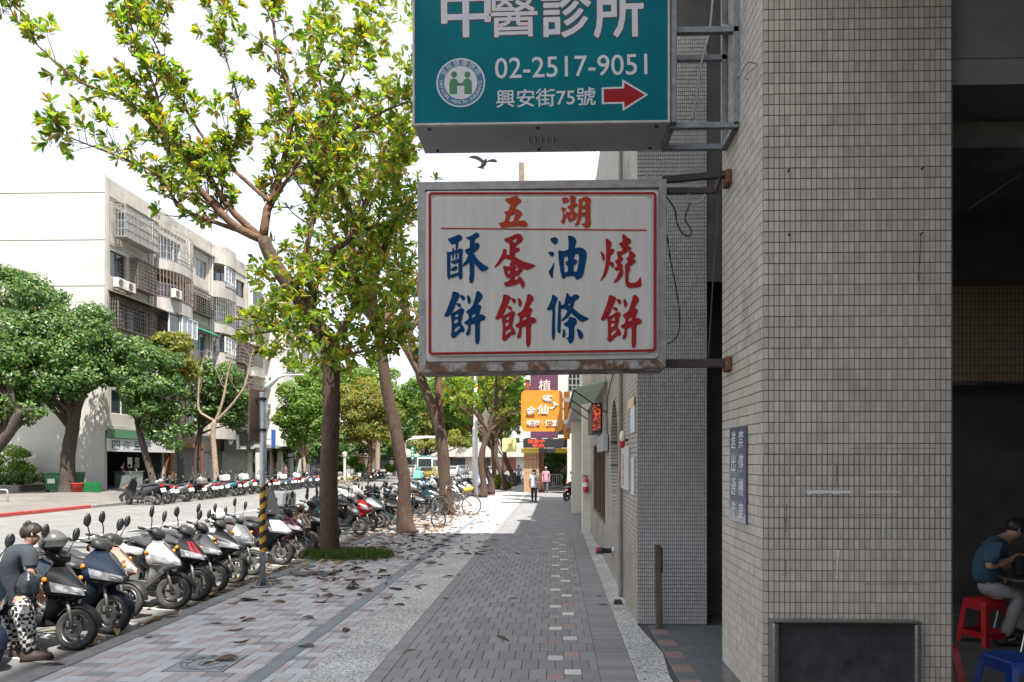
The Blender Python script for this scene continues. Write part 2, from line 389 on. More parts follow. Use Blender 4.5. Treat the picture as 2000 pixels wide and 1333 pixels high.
def lay(name, rects, mats, parent, zt=0.0, nparts=300, th=.03, key=None, jit=.0016, gap=.0022):
	"""rects: x0,x1,y0,y1,material number. The pieces that show largest are objects, the rest one mesh"""
	rects = [r for r in rects if r[1] - r[0] > .015 and r[3] - r[2] > .015]
	rects.sort(key=key or (lambda r: r[2]))
	cache = {}; stuff = MB()
	for i, (x0, x1, y0, y1, mi) in enumerate(rects):
		dx, dy = round(x1 - x0 - 2 * gap, 4), round(y1 - y0 - 2 * gap, 4); c = ((x0 + x1) / 2, (y0 + y1) / 2, zt + random.uniform(-jit, jit))
		if i < nparts:
			if (dx, dy, mi) not in cache:
				b = MB(); b.box((0, 0, -th / 2), (dx, dy, th), 0, None, .004); cache[dx, dy, mi] = b.mesh(name, [mats[mi]])
			o = link(name, cache[dx, dy, mi], parent); o.location = c
			o.rotation_euler = (random.uniform(-.004, .004), random.uniform(-.004, .004), 0)
		else:
			x, y, z = dx / 2, dy / 2, c[2]; e = .003
			vs = [(c[0] - x, c[1] - y, z - .012), (c[0] + x, c[1] - y, z - .012), (c[0] + x, c[1] + y, z - .012), (c[0] - x, c[1] + y, z - .012),
				(c[0] - x + e, c[1] - y + e, z), (c[0] + x - e, c[1] - y + e, z), (c[0] + x - e, c[1] + y - e, z), (c[0] - x + e, c[1] + y - e, z)]
			stuff.add(vs, [(4, 5, 6, 7), (0, 1, 5, 4), (1, 2, 6, 5), (2, 3, 7, 6), (3, 0, 4, 7)], mi)
	if stuff.f: stuff.build(name + '_field', mats, parent, kind='stuff', fix=False)
P, D = .1660, .319; X0 = -1.576; rc = [];
for j in range(0, 100):
	y = 5.2 + j * D
	if j % 2 == 0:
		for i in range(12):
			x = X0 + i * P
			if i in (9, 10) and y < 19.5:
				first = (j // 2) % 2 == 0
				if i == 9: fm, bm_ = (1, 0) if first else (2, 0)
				else: fm, bm_ = (0, 2) if first else (0, 1)
				rc += [(x, x + P, y, y + D / 2, fm), (x, x + P, y + D / 2, y + D, bm_)]
			else: rc.append((x, x + P, y, y + D, 0))
	else:
		rc.append((X0, X0 + P / 2, y, y + D, 0)); rc.append((X0 + 11.5 * P, X0 + 12 * P, y, y + D, 0))
		rc += [(X0 + (i + .5) * P, X0 + (i + 1.5) * P, y, y + D, 0) for i in range(11)]
lay('paver', rc, [p_char, p_rose, p_cream], walk)
rc = []
for j in range(420):
	y = 5.2 + j * .0755
	rc.append((-1.727, -1.576, y, y + .0755, 0)); rc.append((.416, .753, y, y + .0755, 0))
lay('edging_brick', rc, [p_char], walk, gap=.0012, jit=.001, nparts=160)
U = .1435; rc = []
def herring(x0, x1, y0, y1):
	for j in range(int(y0 / U) - 1, int(y1 / U) + 1):
		for i in range(int(x0 / U) - 2, int(x1 / U) + 2):
			k = (i - j) % 4
			if k == 0: r = [i * U, (i + 2) * U, j * U, (j + 1) * U, 0 if (i * 7 + j * 3) % 8 < 5 else 2]
			elif k == 3: r = [i * U, (i + 1) * U, j * U, (j + 2) * U, 1 if (i + j * 5) % 7 else 0]
			else: continue
			r[0] = max(r[0], x0); r[1] = min(r[1], x1)
			if r[1] - r[0] > .02: yield tuple(r)
DT = (-3.745, -3.155, 6.62, 7.21)
def cutout(r, b):
	x0, x1, y0, y1, m = r
	if x1 <= b[0] or x0 >= b[1] or y1 <= b[2] or y0 >= b[3]: return [r]
	u, v = max(x0, b[0]), min(x1, b[1])
	return [(x0, u, y0, y1, m), (v, x1, y0, y1, m), (u, v, y0, min(y1, b[2]), m), (u, v, max(y0, b[3]), y1, m)]
for a, b in ((XK + .004, -2.84), (-2.67, -2.34)): rc += [q for r in herring(a, b, 5.2, 24.5) for q in cutout(r, DT)]
lay('brick', rc, [p_white, p_pink, p_dark], walk, key=lambda r: r[2] - .25 * r[0])
rc = [(-2.84, -2.67, 5.2 + .2 * j, 5.4 + .2 * j, 0) for j in range(97)]
lay('border_stone', rc, [p_blue], walk)
mb = MB().bx(-2.34, -1.727, 4.6, 60, -.012, .001); mb.build('pebble_strip', pebble, walk)
mb = MB().add([(.753, 4.6, .001), (1.10, 4.6, .001), (1.06, 6.6, .001), (1.12, 7.4, .001), (1.0, 8.68, .001), (1.0, 20, .001), (.753, 20, .001)], [tuple(range(7))]); mb.build('pebble_strip', pebble, walk, fix=False)
sheet('paved_run', -4.74, -2.345, 24.5, 60, -.003, M('far herringbone', (.38, .355, .35), .85, c2=(.30, .285, .29), nscale=3), walk)
sheet('paved_run', -1.727, 1.1, 36.9, 60, -.003, p_char, walk)
sheet('paved_run', .753, 1.1, 20, 60, -.0025, p_char, walk)
cast = M('cast paving tile', (.25, .265, .275), .8, c2=(.20, .21, .22), nscale=12, bump=.2, bscale=120)
mb = MB().bx(DT[0] + .012, DT[1] - .012, DT[2] + .012, DT[3] - .012, -.03, .001); dec = mb.build('paving_tile', cast, walk, label='square paving tile with a carved swirl')
gr = MB(); cx, cy = (DT[0] + DT[1]) / 2, (DT[2] + DT[3]) / 2
def arc(cx, cy, r, a0, a1, n=16, e=1.0): return [(cx + r * math.cos(R(a0 + (a1 - a0) * k / n)), cy + e * r * math.sin(R(a0 + (a1 - a0) * k / n)), .0015) for k in range(n + 1)]
spir = [(cx + (.02 + .0165 * t) * math.cos(t), cy + (.02 + .0165 * t) * math.sin(t), .0015) for t in np.linspace(0, 11, 60)]
gr.tube(spir, .0045, 4); gr.tube(arc(cx, cy, .235, 190, 330), .0045, 4); gr.tube(arc(cx, cy, .225, 20, 150), .0045, 4)
for k in range(7): gr.tube(arc(cx + .22 * math.cos(k * .5 + .3), cy + .22 * math.sin(k * .5 + .3), .035, 180 + k * 30, 420 + k * 30, 8), .004, 4)
for sx in (-1, 1):
	for k in range(4): gr.tube(arc(cx + sx * .24, cy - sx * (.23 - .045 * k), .016, 0, 250, 7), .0035, 4)
gr.build('carved_line', joint, dec)
def cover(px, py, wx, wy, label):
	g = ground(px, py); t = thing('drain_grating', label, 'drain grating', (g.x, g.y, .003))
	f = MB(); f.bx(-wx, wx, -wy, wy, -.01, .002); f.build('grating_base', joint, t)
	f = MB(); n = int(wx * 2 / .045)
	for k in range(n): x = -wx + .02 + k * (2 * wx - .04) / max(1, n - 1); f.bx(x - .011, x + .011, -wy + .02, wy - .02, .0025, .008)
	f.bx(-wx, wx, -wy, -wy + .018, .0025, .009); f.bx(-wx, wx, wy - .018, wy, .0025, .009); f.build('bar', galv, t)
cover(605, 1121, .42, .2, 'iron drain grating among dry leaves beside the grassy tree')
for i, (px, py, wx) in enumerate(((1084, 1049, .40), (1090, 1016, .36), (1090, 1002, .33), (1092, 985, .3))):
	g = ground(px, py); t = thing('access_cover', ('long pale access cover nearest in the charcoal paving', 'second pale access cover along the charcoal paving', 'third pale access cover along the charcoal paving', 'farthest pale access cover before the walking woman')[i], 'access cover', (g.x, g.y, .004), 0, 'access covers in the charcoal paving')
	f = MB(); f.bx(-wx, wx, -.16, .16, -.012, 0, 0, .003); f.build('cover_frame', concrete, t)
	f = MB(); f.bx(-wx * .5, wx * .9, -.09, .09, .0005, .004, 0, .002); f.build('cover_plate', p_dark, t)
rc = []
for j in range(16):
	for i in range(8): rc.append((1.13 + i * .2, 1.33 + i * .2, 5.3 + j * .24, 5.54 + j * .24, 1 if i == 0 and j % 2 == 0 else 0))
rose_dim = M('dull rose tile', (.24, .15, .135), .7, c2=(.18, .13, .12), nscale=20)
slate = M('slate floor tile', (.115, .125, .135), .6, c2=(.085, .095, .10), nscale=9, rnd=.08)
lay('floor_tile', [r for r in rc if r[3] < 8.68 and r[0] > 1.1], [slate, rose_dim], walk, zt=.001, nparts=100)
mb = MB().add([(XF, -40, 0), (-25.5, -40, .3), (-90, -40, .3), (XF, 200, 0), (-25.5, 200, .3), (-90, 200, .3), (XF, -40, -.3), (XF, 200, -.3)],
	[(0, 3, 4, 1), (1, 4, 5, 2), (6, 7, 3, 0)]); mb.build('far_sidewalk', M('far paving', (.17, .155, .14), .9, c2=(.12, .11, .10), nscale=.7, bump=.2), kind='structure', fix=False)
mb = MB().bx(XF, XF + .16, 10, 31.2, -.3, .035, 0, .02); mb.build('red_kerb', redpaint, kind='structure')
mb = MB().bx(XF, XF + .16, 31.25, 200, -.3, .02, 0, .02); mb.build('far_kerb', kerbm, kind='structure')
# ------------------------------------------------------------------ the arcade building on our side
A = thing('arcade_building', 'beige tiled arcade building whose thick pier fills the right side', 'building', (1.43, 4.9, 0))
A0 = Vector((1.43, 4.9, 0)); AI = Matrix.Translation(-A0)
def under(o, p, off):
	o.parent = p; o.location = o.location - off; return o
def apart(name, mb, m, **k): o = mb.build(name, m, A, **k); o.location = -A0; return o
mb = MB().bx(1.43, 2.712, 4.906, 6.10, -.02, 6.4); apart('pier', mb, groutA)
TP, TH = 1.274 / 35, .0728
def tiles(rects, name, m, parent, nparts, order, stuff_name):
	"""rects: list of 4 corners + outward normal"""
	rects.sort(key=order); st = MB()
	base = MB(); base.box((0, .003, 0), (.0318, .006, .0688), 0, None, .0022); me = base.mesh(name, [m])
	for i, (c, ux, n) in enumerate(rects):
		if i < nparts:
			o = link(name, me, parent); o.location = Vector(c) - A0
			o.rotation_euler = (random.uniform(-.012, .012), 0, math.atan2(ux[1], ux[0]) + random.uniform(-.02, .02))
		else:
			u = Vector(ux); nn = Vector(n); c = Vector(c) + nn * random.uniform(-.0008, .0008); tw = random.uniform(-.01, .01)
			z = Vector((0, 0, 1)); hw, hh, e, d = .0159, .0344, .002, .006
			vs = [c + u * (sx * hw) + z * (sy * hh) for sx, sy in ((-1, -1), (1, -1), (1, 1), (-1, 1))]
			vs += [c + u * (sx * (hw - e)) + z * (sy * (hh - e)) + nn * (d + sx * tw * hw) for sx, sy in ((-1, -1), (1, -1), (1, 1), (-1, 1))]
			st.add(vs, [(4, 5, 6, 7), (0, 1, 5, 4), (1, 2, 6, 5), (2, 3, 7, 6), (3, 0, 4, 7)])
	if st.f: o = st.build(stuff_name, m, parent, kind='stuff', fix=False); o.location = -A0
rows = 78
front = [((1.43 + (i + .5) * TP, 4.9055, .30 + (j + .5) * TH), (1, 0, 0), (0, -1, 0)) for i in range(35) for j in range(rows)]
side = [((1.4295, 4.91 + (i + .5) * TP, .30 + (j + .5) * TH), (0, -1, 0), (-1, 0, 0)) for i in range(32) for j in range(rows)]
tiles(front, 'tile', tileA, A, 300, lambda r: abs(r[0][2] - 1.75), 'tile_field')
tiles(side, 'side_tile', tileA, A, 0, lambda r: 0, 'side_tile_field')
adh = M('old adhesive', (.55, .55, .53), .7); adh2 = M('old brown glue', (.20, .17, .12), .8)
def smear(name, px0, py0, px1, py1, m, n=14, th=.4):
	a = at(px0, py0, 4.897); b = at(px1, py1, 4.897); mb = MB(); d = b - a; up = Vector((-d.z, 0, d.x)).normalized(); top = []; bot = []
	for k in range(n + 1):
		q = a + d * k / n; wv = .006 * (0.6 + random.random()) * th
		top.append(q + up * wv); bot.append(q - up * wv * random.uniform(.4, 1.2))
	vs = top + bot; vs += [v + Vector((0, .002, 0)) for v in vs]; N = n + 1
	fs = [(k, k + 1, N + k + 1, N + k) for k in range(n)]
	mb.add(vs, fs); apart(name, mb, m)
smear('adhesive_smear', 1575, 962, 1660, 962, adh, th=1.7); smear('adhesive_smear', 1692, 962, 1760, 961, adh, th=.6)
smear('adhesive_smear', 1637, 1075, 1634, 1130, adh, 10, .9); smear('adhesive_smear', 1726, 1015, 1724, 1050, adh, 8, .6)
smear('adhesive_smear', 1660, 876, 1830, 876, adh2, 40, .35); smear('adhesive_smear', 1534, 1095, 1533, 1125, adh2, 8, 1.3); smear('adhesive_smear', 1634, 905, 1634, 940, adh2, 8, .8)
smear('adhesive_smear', 1690, 1141, 1800, 1141, adh2, 20, .35); smear('adhesive_smear', 1655, 1006, 1750, 1005, adh2, 20, .3); smear('adhesive_smear', 1536, 985, 1534, 1040, adh2, 12, .8)
for px, py in ((1540, 334), (1801, 330), (1541, 459), (1799, 457)):
	q = at(px, py, 4.89); mb = MB().tube([q + Vector((0, .015, 0)), q + Vector((0, -.02, .004))], .006, 6); apart('screw_stub', mb, iron)
q = at(1798, 460, 4.893); mb = MB().tube([q, q + Vector((-.004, 0, -.15)), q + Vector((-.018, 0, -.31))], .0022, 4); apart('loose_wire', mb, black)
a = at(1510, 1214, 4.80); b = at(1802, 1333, 4.80)
mb = MB(); x0, x1, zt = a.x, b.x, a.z
mb.bx(x0, x1, 4.80, 4.898, zt - .012, zt, 0, .003); mb.bx(x0, x0 + .045, 4.80, 4.898, 0, zt - .013, 0, .012); mb.bx(x1 - .045, x1, 4.80, 4.898, 0, zt - .013, 0, .012)
mb.bx(x0 + .046, x1 - .046, 4.80, 4.898, .44, .455); nt_ = thing('steel_niche', 'low stainless steel framed niche at the foot of the tiled pier', 'steel niche', (x0, 4.8, 0))
o = mb.build('steel_frame', steel, nt_); o.location = (-x0, -4.8, 0)
mb = MB().bx(x0 + .046, x1 - .046, 4.872, 4.888, .457, zt - .014); o = mb.build('back_panel', dark_panel, nt_); o.location = (-x0, -4.8, 0)
mb = MB().bx(2.715, 9, 5.0, 5.5, 4.62, 5.99); apart('beam', mb, M('grey painted beam', (.17, .175, .18), .7, c2=(.14, .145, .15), nscale=1.5, dirt=((.11, .11, .11), 1.8, .62)))
mb = MB().bx(2.715, 9, 4.992, 5.002, 4.80, 5.07); apart('beam_band', mb, M('grey plaster band', (.155, .157, .157), .85, c2=(.125, .126, .126), nscale=5, bump=.2))
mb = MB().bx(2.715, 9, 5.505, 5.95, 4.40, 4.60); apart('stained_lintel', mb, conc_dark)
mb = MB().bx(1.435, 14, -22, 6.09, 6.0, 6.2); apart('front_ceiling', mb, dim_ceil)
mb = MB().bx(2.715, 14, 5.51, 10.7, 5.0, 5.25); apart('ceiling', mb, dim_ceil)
mb = MB().bx(1.431, 14, -22, 6.5, 6.21, 29); apart('upper_floors', mb, M('upper wall tile', (.42, .40, .37), .6, c2=(.36, .34, .32), nscale=.6))
mb = MB().bx(2.35, 9, 9.0, 9.5, 3.0, 4.35); apart('tiled_beam', mb, tile_brown)
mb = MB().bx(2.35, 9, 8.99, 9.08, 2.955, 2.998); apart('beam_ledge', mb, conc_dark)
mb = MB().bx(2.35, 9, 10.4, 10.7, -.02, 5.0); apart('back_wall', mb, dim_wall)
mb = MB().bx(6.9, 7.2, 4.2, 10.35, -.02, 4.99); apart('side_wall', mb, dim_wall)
for y in (-2.9, -8.8, -14.7): mb = MB().bx(1.43, 2.71, y, y + 1.2, -.02, 5.99); apart('rear_pier', mb, tileA)
mb = MB().bx(2.72, 9, -2.6, -2.3, -.02, 5.99); mb.bx(4.6, 4.9, -22, -2.61, -.02, 5.99); apart('light_blocking_wall', mb, dim_wall, kind='stuff')  # unseen walls behind the camera, added to cut light into the arcade
mb = MB(); q = at(1925, 818, 10.38); mb.bx(q.x, q.x + .36, 10.37, 10.398, q.z - .28, q.z); apart('wall_patch', mb, M('dim brick patch', (.11, .10, .09), .9, c2=(.15, .14, .13), nscale=9))
mb = MB(); q = at(1892, 765, 10.39); mb.tube([q, q + Vector((.01, 0, -.5)), q + Vector((.03, 0, -.75))], .004, 5); apart('hanging_wire', mb, black)
mb = MB()
mb.tube([at(1850, 768, 9.3), at(1885, 762, 8.95), at(1925, 748, 8.95), at(2000, 752, 8.95), at(2080, 745, 8.95)], .012, 6)
apart('cable', mb, black); mb = MB().tube([at(1850, 430, 6.3), at(1890, 410, 6.8), at(1950, 370, 6.5), at(2030, 320, 6.0)], .008, 6); apart('cable', mb, black)
mb = MB(); a_, b_ = at(1858, 318, 6.1), at(1922, 258, 5.98); mb.tube([a_, b_], .014, 8); lt = apart('tube_light', mb, M('unlit lamp tube', (.30, .28, .23), .5))
mb = MB(); q = at(1850, 330, 7.5); mb.bx(2.75, 3.35, 6.6, 7.6, 4.93, 4.99); mb.bx(2.8, 3.3, 6.65, 7.5, 4.915, 4.929, 1); apart('ceiling_lamp', mb, [M('lamp frame', (.06, .06, .06), .5), M('lamp louvre', (.22, .20, .16), .5)])
mb = MB().tube([at(1850, 515, 8.9), at(2080, 515, 8.9)], .05, 8); mb.tube([at(1933, 520, 8.9), at(1933, 545, 8.9)], .03, 8); apart('pipe', mb, M('dim pipe', (.06, .06, .062), .6))
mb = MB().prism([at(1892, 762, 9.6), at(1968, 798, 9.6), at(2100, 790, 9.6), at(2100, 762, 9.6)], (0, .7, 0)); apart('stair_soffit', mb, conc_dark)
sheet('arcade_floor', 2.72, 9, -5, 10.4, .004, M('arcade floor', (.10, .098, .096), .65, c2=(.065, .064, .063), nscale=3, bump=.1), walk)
mb = MB().bx(2.9, 9, 9.3, 9.42, .004, .13); apart('floor_step', mb, conc_dark)
mb = MB(); Ys = 10.2
sh = thing('roller_shutter', 'dark ribbed roller shutter in the gap behind the tiled pier', 'shutter', (1.9, Ys, 0))
navy = M('navy shutter slat', (.018, .024, .034), .5, .2, c2=(.03, .036, .045), nscale=4)
sm = MB(); sm.box((.7, 0, 0), (1.6, .03, .070), 0, None, .012); sme = sm.mesh('slat', [navy])
for k in range(45): o = link('slat', sme, sh); o.location = (0, 0, .05 + k * .075)
mb.bx(1.2, 3.4, 10.26, 10.4, -.02, 3.5); apart('shutter_back', mb, black)
mb = MB().bx(1.5, 3.4, 10.0, 10.2, 3.46, 3.6); mb.bx(1.5, 3.4, 9.98, 10.25, 3.62, 3.80, 1); mb.bx(1.5, 3.4, 10.0, 10.3, 3.95, 5.0, 2); mb.bx(1.5, 3.4, 9.94, 10.1, 3.81, 3.94, 0); apart('shutter_head', mb, [black, dim_wall, M('pale grey wall', (.30, .30, .30), .8, c2=(.25, .25, .25), nscale=2)])
# ---- lower neighbour with the oval niche
B = thing('tiled_building', 'small grey and brown tiled building with an oval niche in its wall', 'building', (1.0, 8.7, 0)); B0 = Vector((1.0, 8.7, 0))
def bpart(name, mb, m, **k): o = mb.build(name, m, B, **k); o.location = -B0; return o
mb = MB().bx(1.004, 1.855, 8.706, 9.35, -.02, 9.0); bpart('corner_pier', mb, groutB)
mb = MB(); tp, th = .0244, .0487
for i in range(35):
	for j in range(150):
		x, z, y = 1.0 + (i + .5) * tp, (j + .5) * th, 8.7055 - random.uniform(0, .0008); w_, h_, d = .0090, .0221, .004
		mb.add([(x - w_, y, z - h_), (x + w_, y, z - h_), (x + w_, y, z + h_), (x - w_, y, z + h_), (x - w_ + .0015, y - d, z - h_ + .0015), (x + w_ - .0015, y - d, z - h_ + .0015), (x + w_ - .0015, y - d, z + h_ - .0015), (x - w_ + .0015, y - d, z + h_ - .0015)],
			[(4, 5, 6, 7), (0, 1, 5, 4), (1, 2, 6, 5), (2, 3, 7, 6), (3, 0, 4, 7)])
bpart('tile_field', mb, tileB, kind='stuff', fix=False)
oval = [(12.1 + .72 * math.cos(t), 2.13 + .93 * math.sin(t)) for t in np.linspace(0, 2 * math.pi, 33)[:-1]]
wall_out = [(8.706, 0), (14.2, 0), (14.2, .72), (18.6, .72), (18.6, 2.4), (14.2, 2.4), (14.2, 2.9), (19.7, 2.9), (19.7, 9), (8.706, 9)]
wall_out = [(8.712, -.02), (19.7, -.02), (19.7, 9.0), (8.712, 9.0)]
win = [(14.25, .72), (18.7, .72), (18.7, 2.42), (14.25, 2.42)]
o = flat_poly('side_wall', [(wall_out, [oval, win])], tile_wall, B, .06)
me = o.data; me.transform(Matrix(((0, 0, -1, 1.061), (1, 0, 0, 0), (0, 1, 0, 0), (0, 0, 0, 1)))); o.location = -B0
mb = MB().bx(1.2, 1.28, 11.2, 13.0, 1.1, 3.2); bpart('niche_back', mb, brickmat('niche tile', (.42, .42, .42), (.36, .36, .36), (.10, .10, .10), .035, .06, 'YZ', .006, 0, .4, .3))
mb = MB().bx(1.16, 1.19, 14.2, 18.75, .7, 2.45); bpart('window_pane', mb, glassb)
mb = MB()
for y in (14.28, 15.6, 17.0, 18.66): mb.bx(1.02, 1.14, y - .04, y + .04, .72, 2.42)
mb.bx(.99, 1.12, 14.32, 18.62, 2.36, 2.42); mb.bx(.99, 1.12, 14.32, 18.62, .72, .78); bpart('window_frame', mb, M('brown window frame', (.12, .085, .06), .5, .3))
mb = MB().bx(1.13, 12, 9.36, 19.7, -.02, 9.0); mb.bx(1.86, 12, 8.71, 9.35, 4.2, 9.0); bpart('body', mb, groutB)
mb = MB().bx(1.0, 1.1, 8.4, 9, 9, 9.05)
mb = MB().bx(.76, 1.14, 19.72, 20.2, -.02, 8.6); bpart('cream_pier', mb, tile_pier)
mb = MB().bx(.745, .76, 19.75, 20.15, -.02, 8.5); bpart('pier_edge', mb, whitep)
C = thing('cream_house', 'cream house in shade behind the tiled building', 'building', (1.2, 20.3, 0)); C0 = Vector((1.2, 20.3, 0))
def cpart(name, mb, m, **k): o = mb.build(name, m, C, **k); o.location = -C0; return o
creamw = M('cream wall', (.58, .55, .49), .8, c2=(.50, .47, .42), nscale=2, dirt=((.36, .33, .28), 1.5, .6))
mb = MB().bx(1.2, 12, 20.3, 35.5, -.02, 8.6); cpart('wall', mb, creamw)
mb = MB().bx(.5, 1.19, 21, 35, 3.55, 3.75); cpart('canopy', mb, M('canopy slab', (.35, .33, .30), .8, c2=(.28, .26, .24), nscale=3))
for y in (22, 26, 30): mb = MB().bx(1.17, 1.205, y, y + 2.4, .1, 2.8); cpart('shop_front', mb, glassd)
mb = MB().bx(.62, 1.18, 27.2, 27.5, -.02, 3.54); cpart('column', mb, tile_pier)
# ------------------------------------------------------------------ signs
ROLL = R(0.8)
FR = (R(90), 0, 0); SR = (R(90), 0, R(-90))
acr = M('sign acrylic', (.47, .455, .43), .5, spec=.25, c2=(.41, .40, .38), nscale=2.5, stretch=(6, 1, .5), dirt=((.33, .31, .29), 2.2, .66))
sred = M('sign red', (.27, .014, .018), .7, spec=.1, c2=(.23, .016, .018), nscale=8); sora = M('sign orange red', (.33, .045, .018), .7, spec=.1, c2=(.28, .04, .02), nscale=8); sblu = M('sign blue', (.0, .032, .10), .7, spec=.1, c2=(.002, .04, .115), nscale=8)
YS = 5.60
def q2(px, py, Y=YS): p = at(px, py, Y); return (p.x, p.z)
S = thing('bakery_sign', 'rectangular off-white lightbox sign with red and blue brush characters hanging below the teal sign', 'shop sign', (-.1, YS, 3.5)); S0 = Vector((-.1, YS, 3.5))
def sp_(o, p=S, off=S0): o.location = Vector(o.location) - off; return o
OUT = [(815, 356), (1302, 350), (1300, 719), (818, 727)]; INN = [(830, 371), (1287, 366), (1285, 703), (832, 710)]
def frame(outer, inner, Y0, Y1, m, name, parent, off):
	mb = MB()
	for k in range(4):
		a, b, c, d = outer[k], outer[(k + 1) % 4], inner[(k + 1) % 4], inner[k]
		P_ = [at(*p, Y0) for p in (a, b, c, d)]; mb.prism(P_, (0, Y1 - Y0, 0))
	o = mb.build(name, m, parent); o.location = -off; return o
body = [at(*p, YS) for p in OUT]
mb = MB().prism([p + Vector((0, .02, 0)) for p in [at(*q, YS) for q in INN]], (0, .30, 0)); o = mb.build('sign_box', M('grimy sign box', (.26, .25, .24), .6, c2=(.18, .16, .14), nscale=5), S); o.location = -S0
mb = MB()
for k in (0, 1, 3):
	a, b, c, d = OUT[k], OUT[(k + 1) % 4], INN[(k + 1) % 4], INN[k]
	mb2 = MB(); mb2.prism([at(*p, YS) for p in (a, b, c, d)], (0, .34, 0)); o = mb2.build('frame_rail', alu, S); o.location = -S0
mb2 = MB(); mb2.prism([at(*p, YS) for p in (OUT[2], OUT[3], INN[3], INN[2])], (0, .34, 0)); o = mb2.build('frame_rail', M('rusting rail', (.30, .285, .27), .6, .3, c2=(.11, .05, .028), nscale=7, contrast=(.42, .56), bump=.3, bscale=60), S, label='lower frame rail eaten by rust'); o.location = -S0
def rrect(x0, y0, x1, y1, r, n=5):
	p = []
	for cx, cy, a in ((x1 - r, y0 + r, -90), (x1 - r, y1 - r, 0), (x0 + r, y1 - r, 90), (x0 + r, y0 + r, 180)):
		p += [(cx + r * math.cos(R(a + 90 * k / n)), cy + r * math.sin(R(a + 90 * k / n))) for k in range(n + 1)]
	return p
def skew(p):   # the face hangs a little askew: px -> px
	x, y = p; u = (x - 815) / 487; return (x, y + 3 - 8 * u * ((y - 350) / 370))
secs = [[at(*skew(p), YS + y) for p in rrect(829 + k, 370 + k, 1288 - k, 706 - k, 8 + k)] for k, y in ((0, .012), (2, .002), (9, -.002), (12, -.016), (16, -.020))]
mb = MB().loft(secs, cap=False); mb.f.append(tuple(range(4 * 24, 5 * 24))); mb.m.append(0); o = mb.build('face_panel', acr, S, smooth=False); o.location = -S0
def ring_poly(x0, y0, x1, y1, r, wd): return ([q2(*skew(p), YS - .022) for p in rrect(x0, y0, x1, y1, r)], [[q2(*skew(p), YS - .022) for p in rrect(x0 + wd, y0 + wd, x1 - wd, y1 - wd, r - wd)]])
def onto(o, Y, off): o.rotation_euler = FR; o.location = Vector((0, Y, 0)) - off; return o
o = flat_poly('border_line', [ring_poly(837, 373, 1282, 691, 7, 4.6)], sred, S, .0015); onto(o, YS - .0225, S0)
o = flat_poly('rule_line', [([q2(862, 447), q2(1262, 450.5), q2(1262, 453), q2(862, 449.3)], [])], sora, S, .0015); onto(o, YS - .0225, S0)
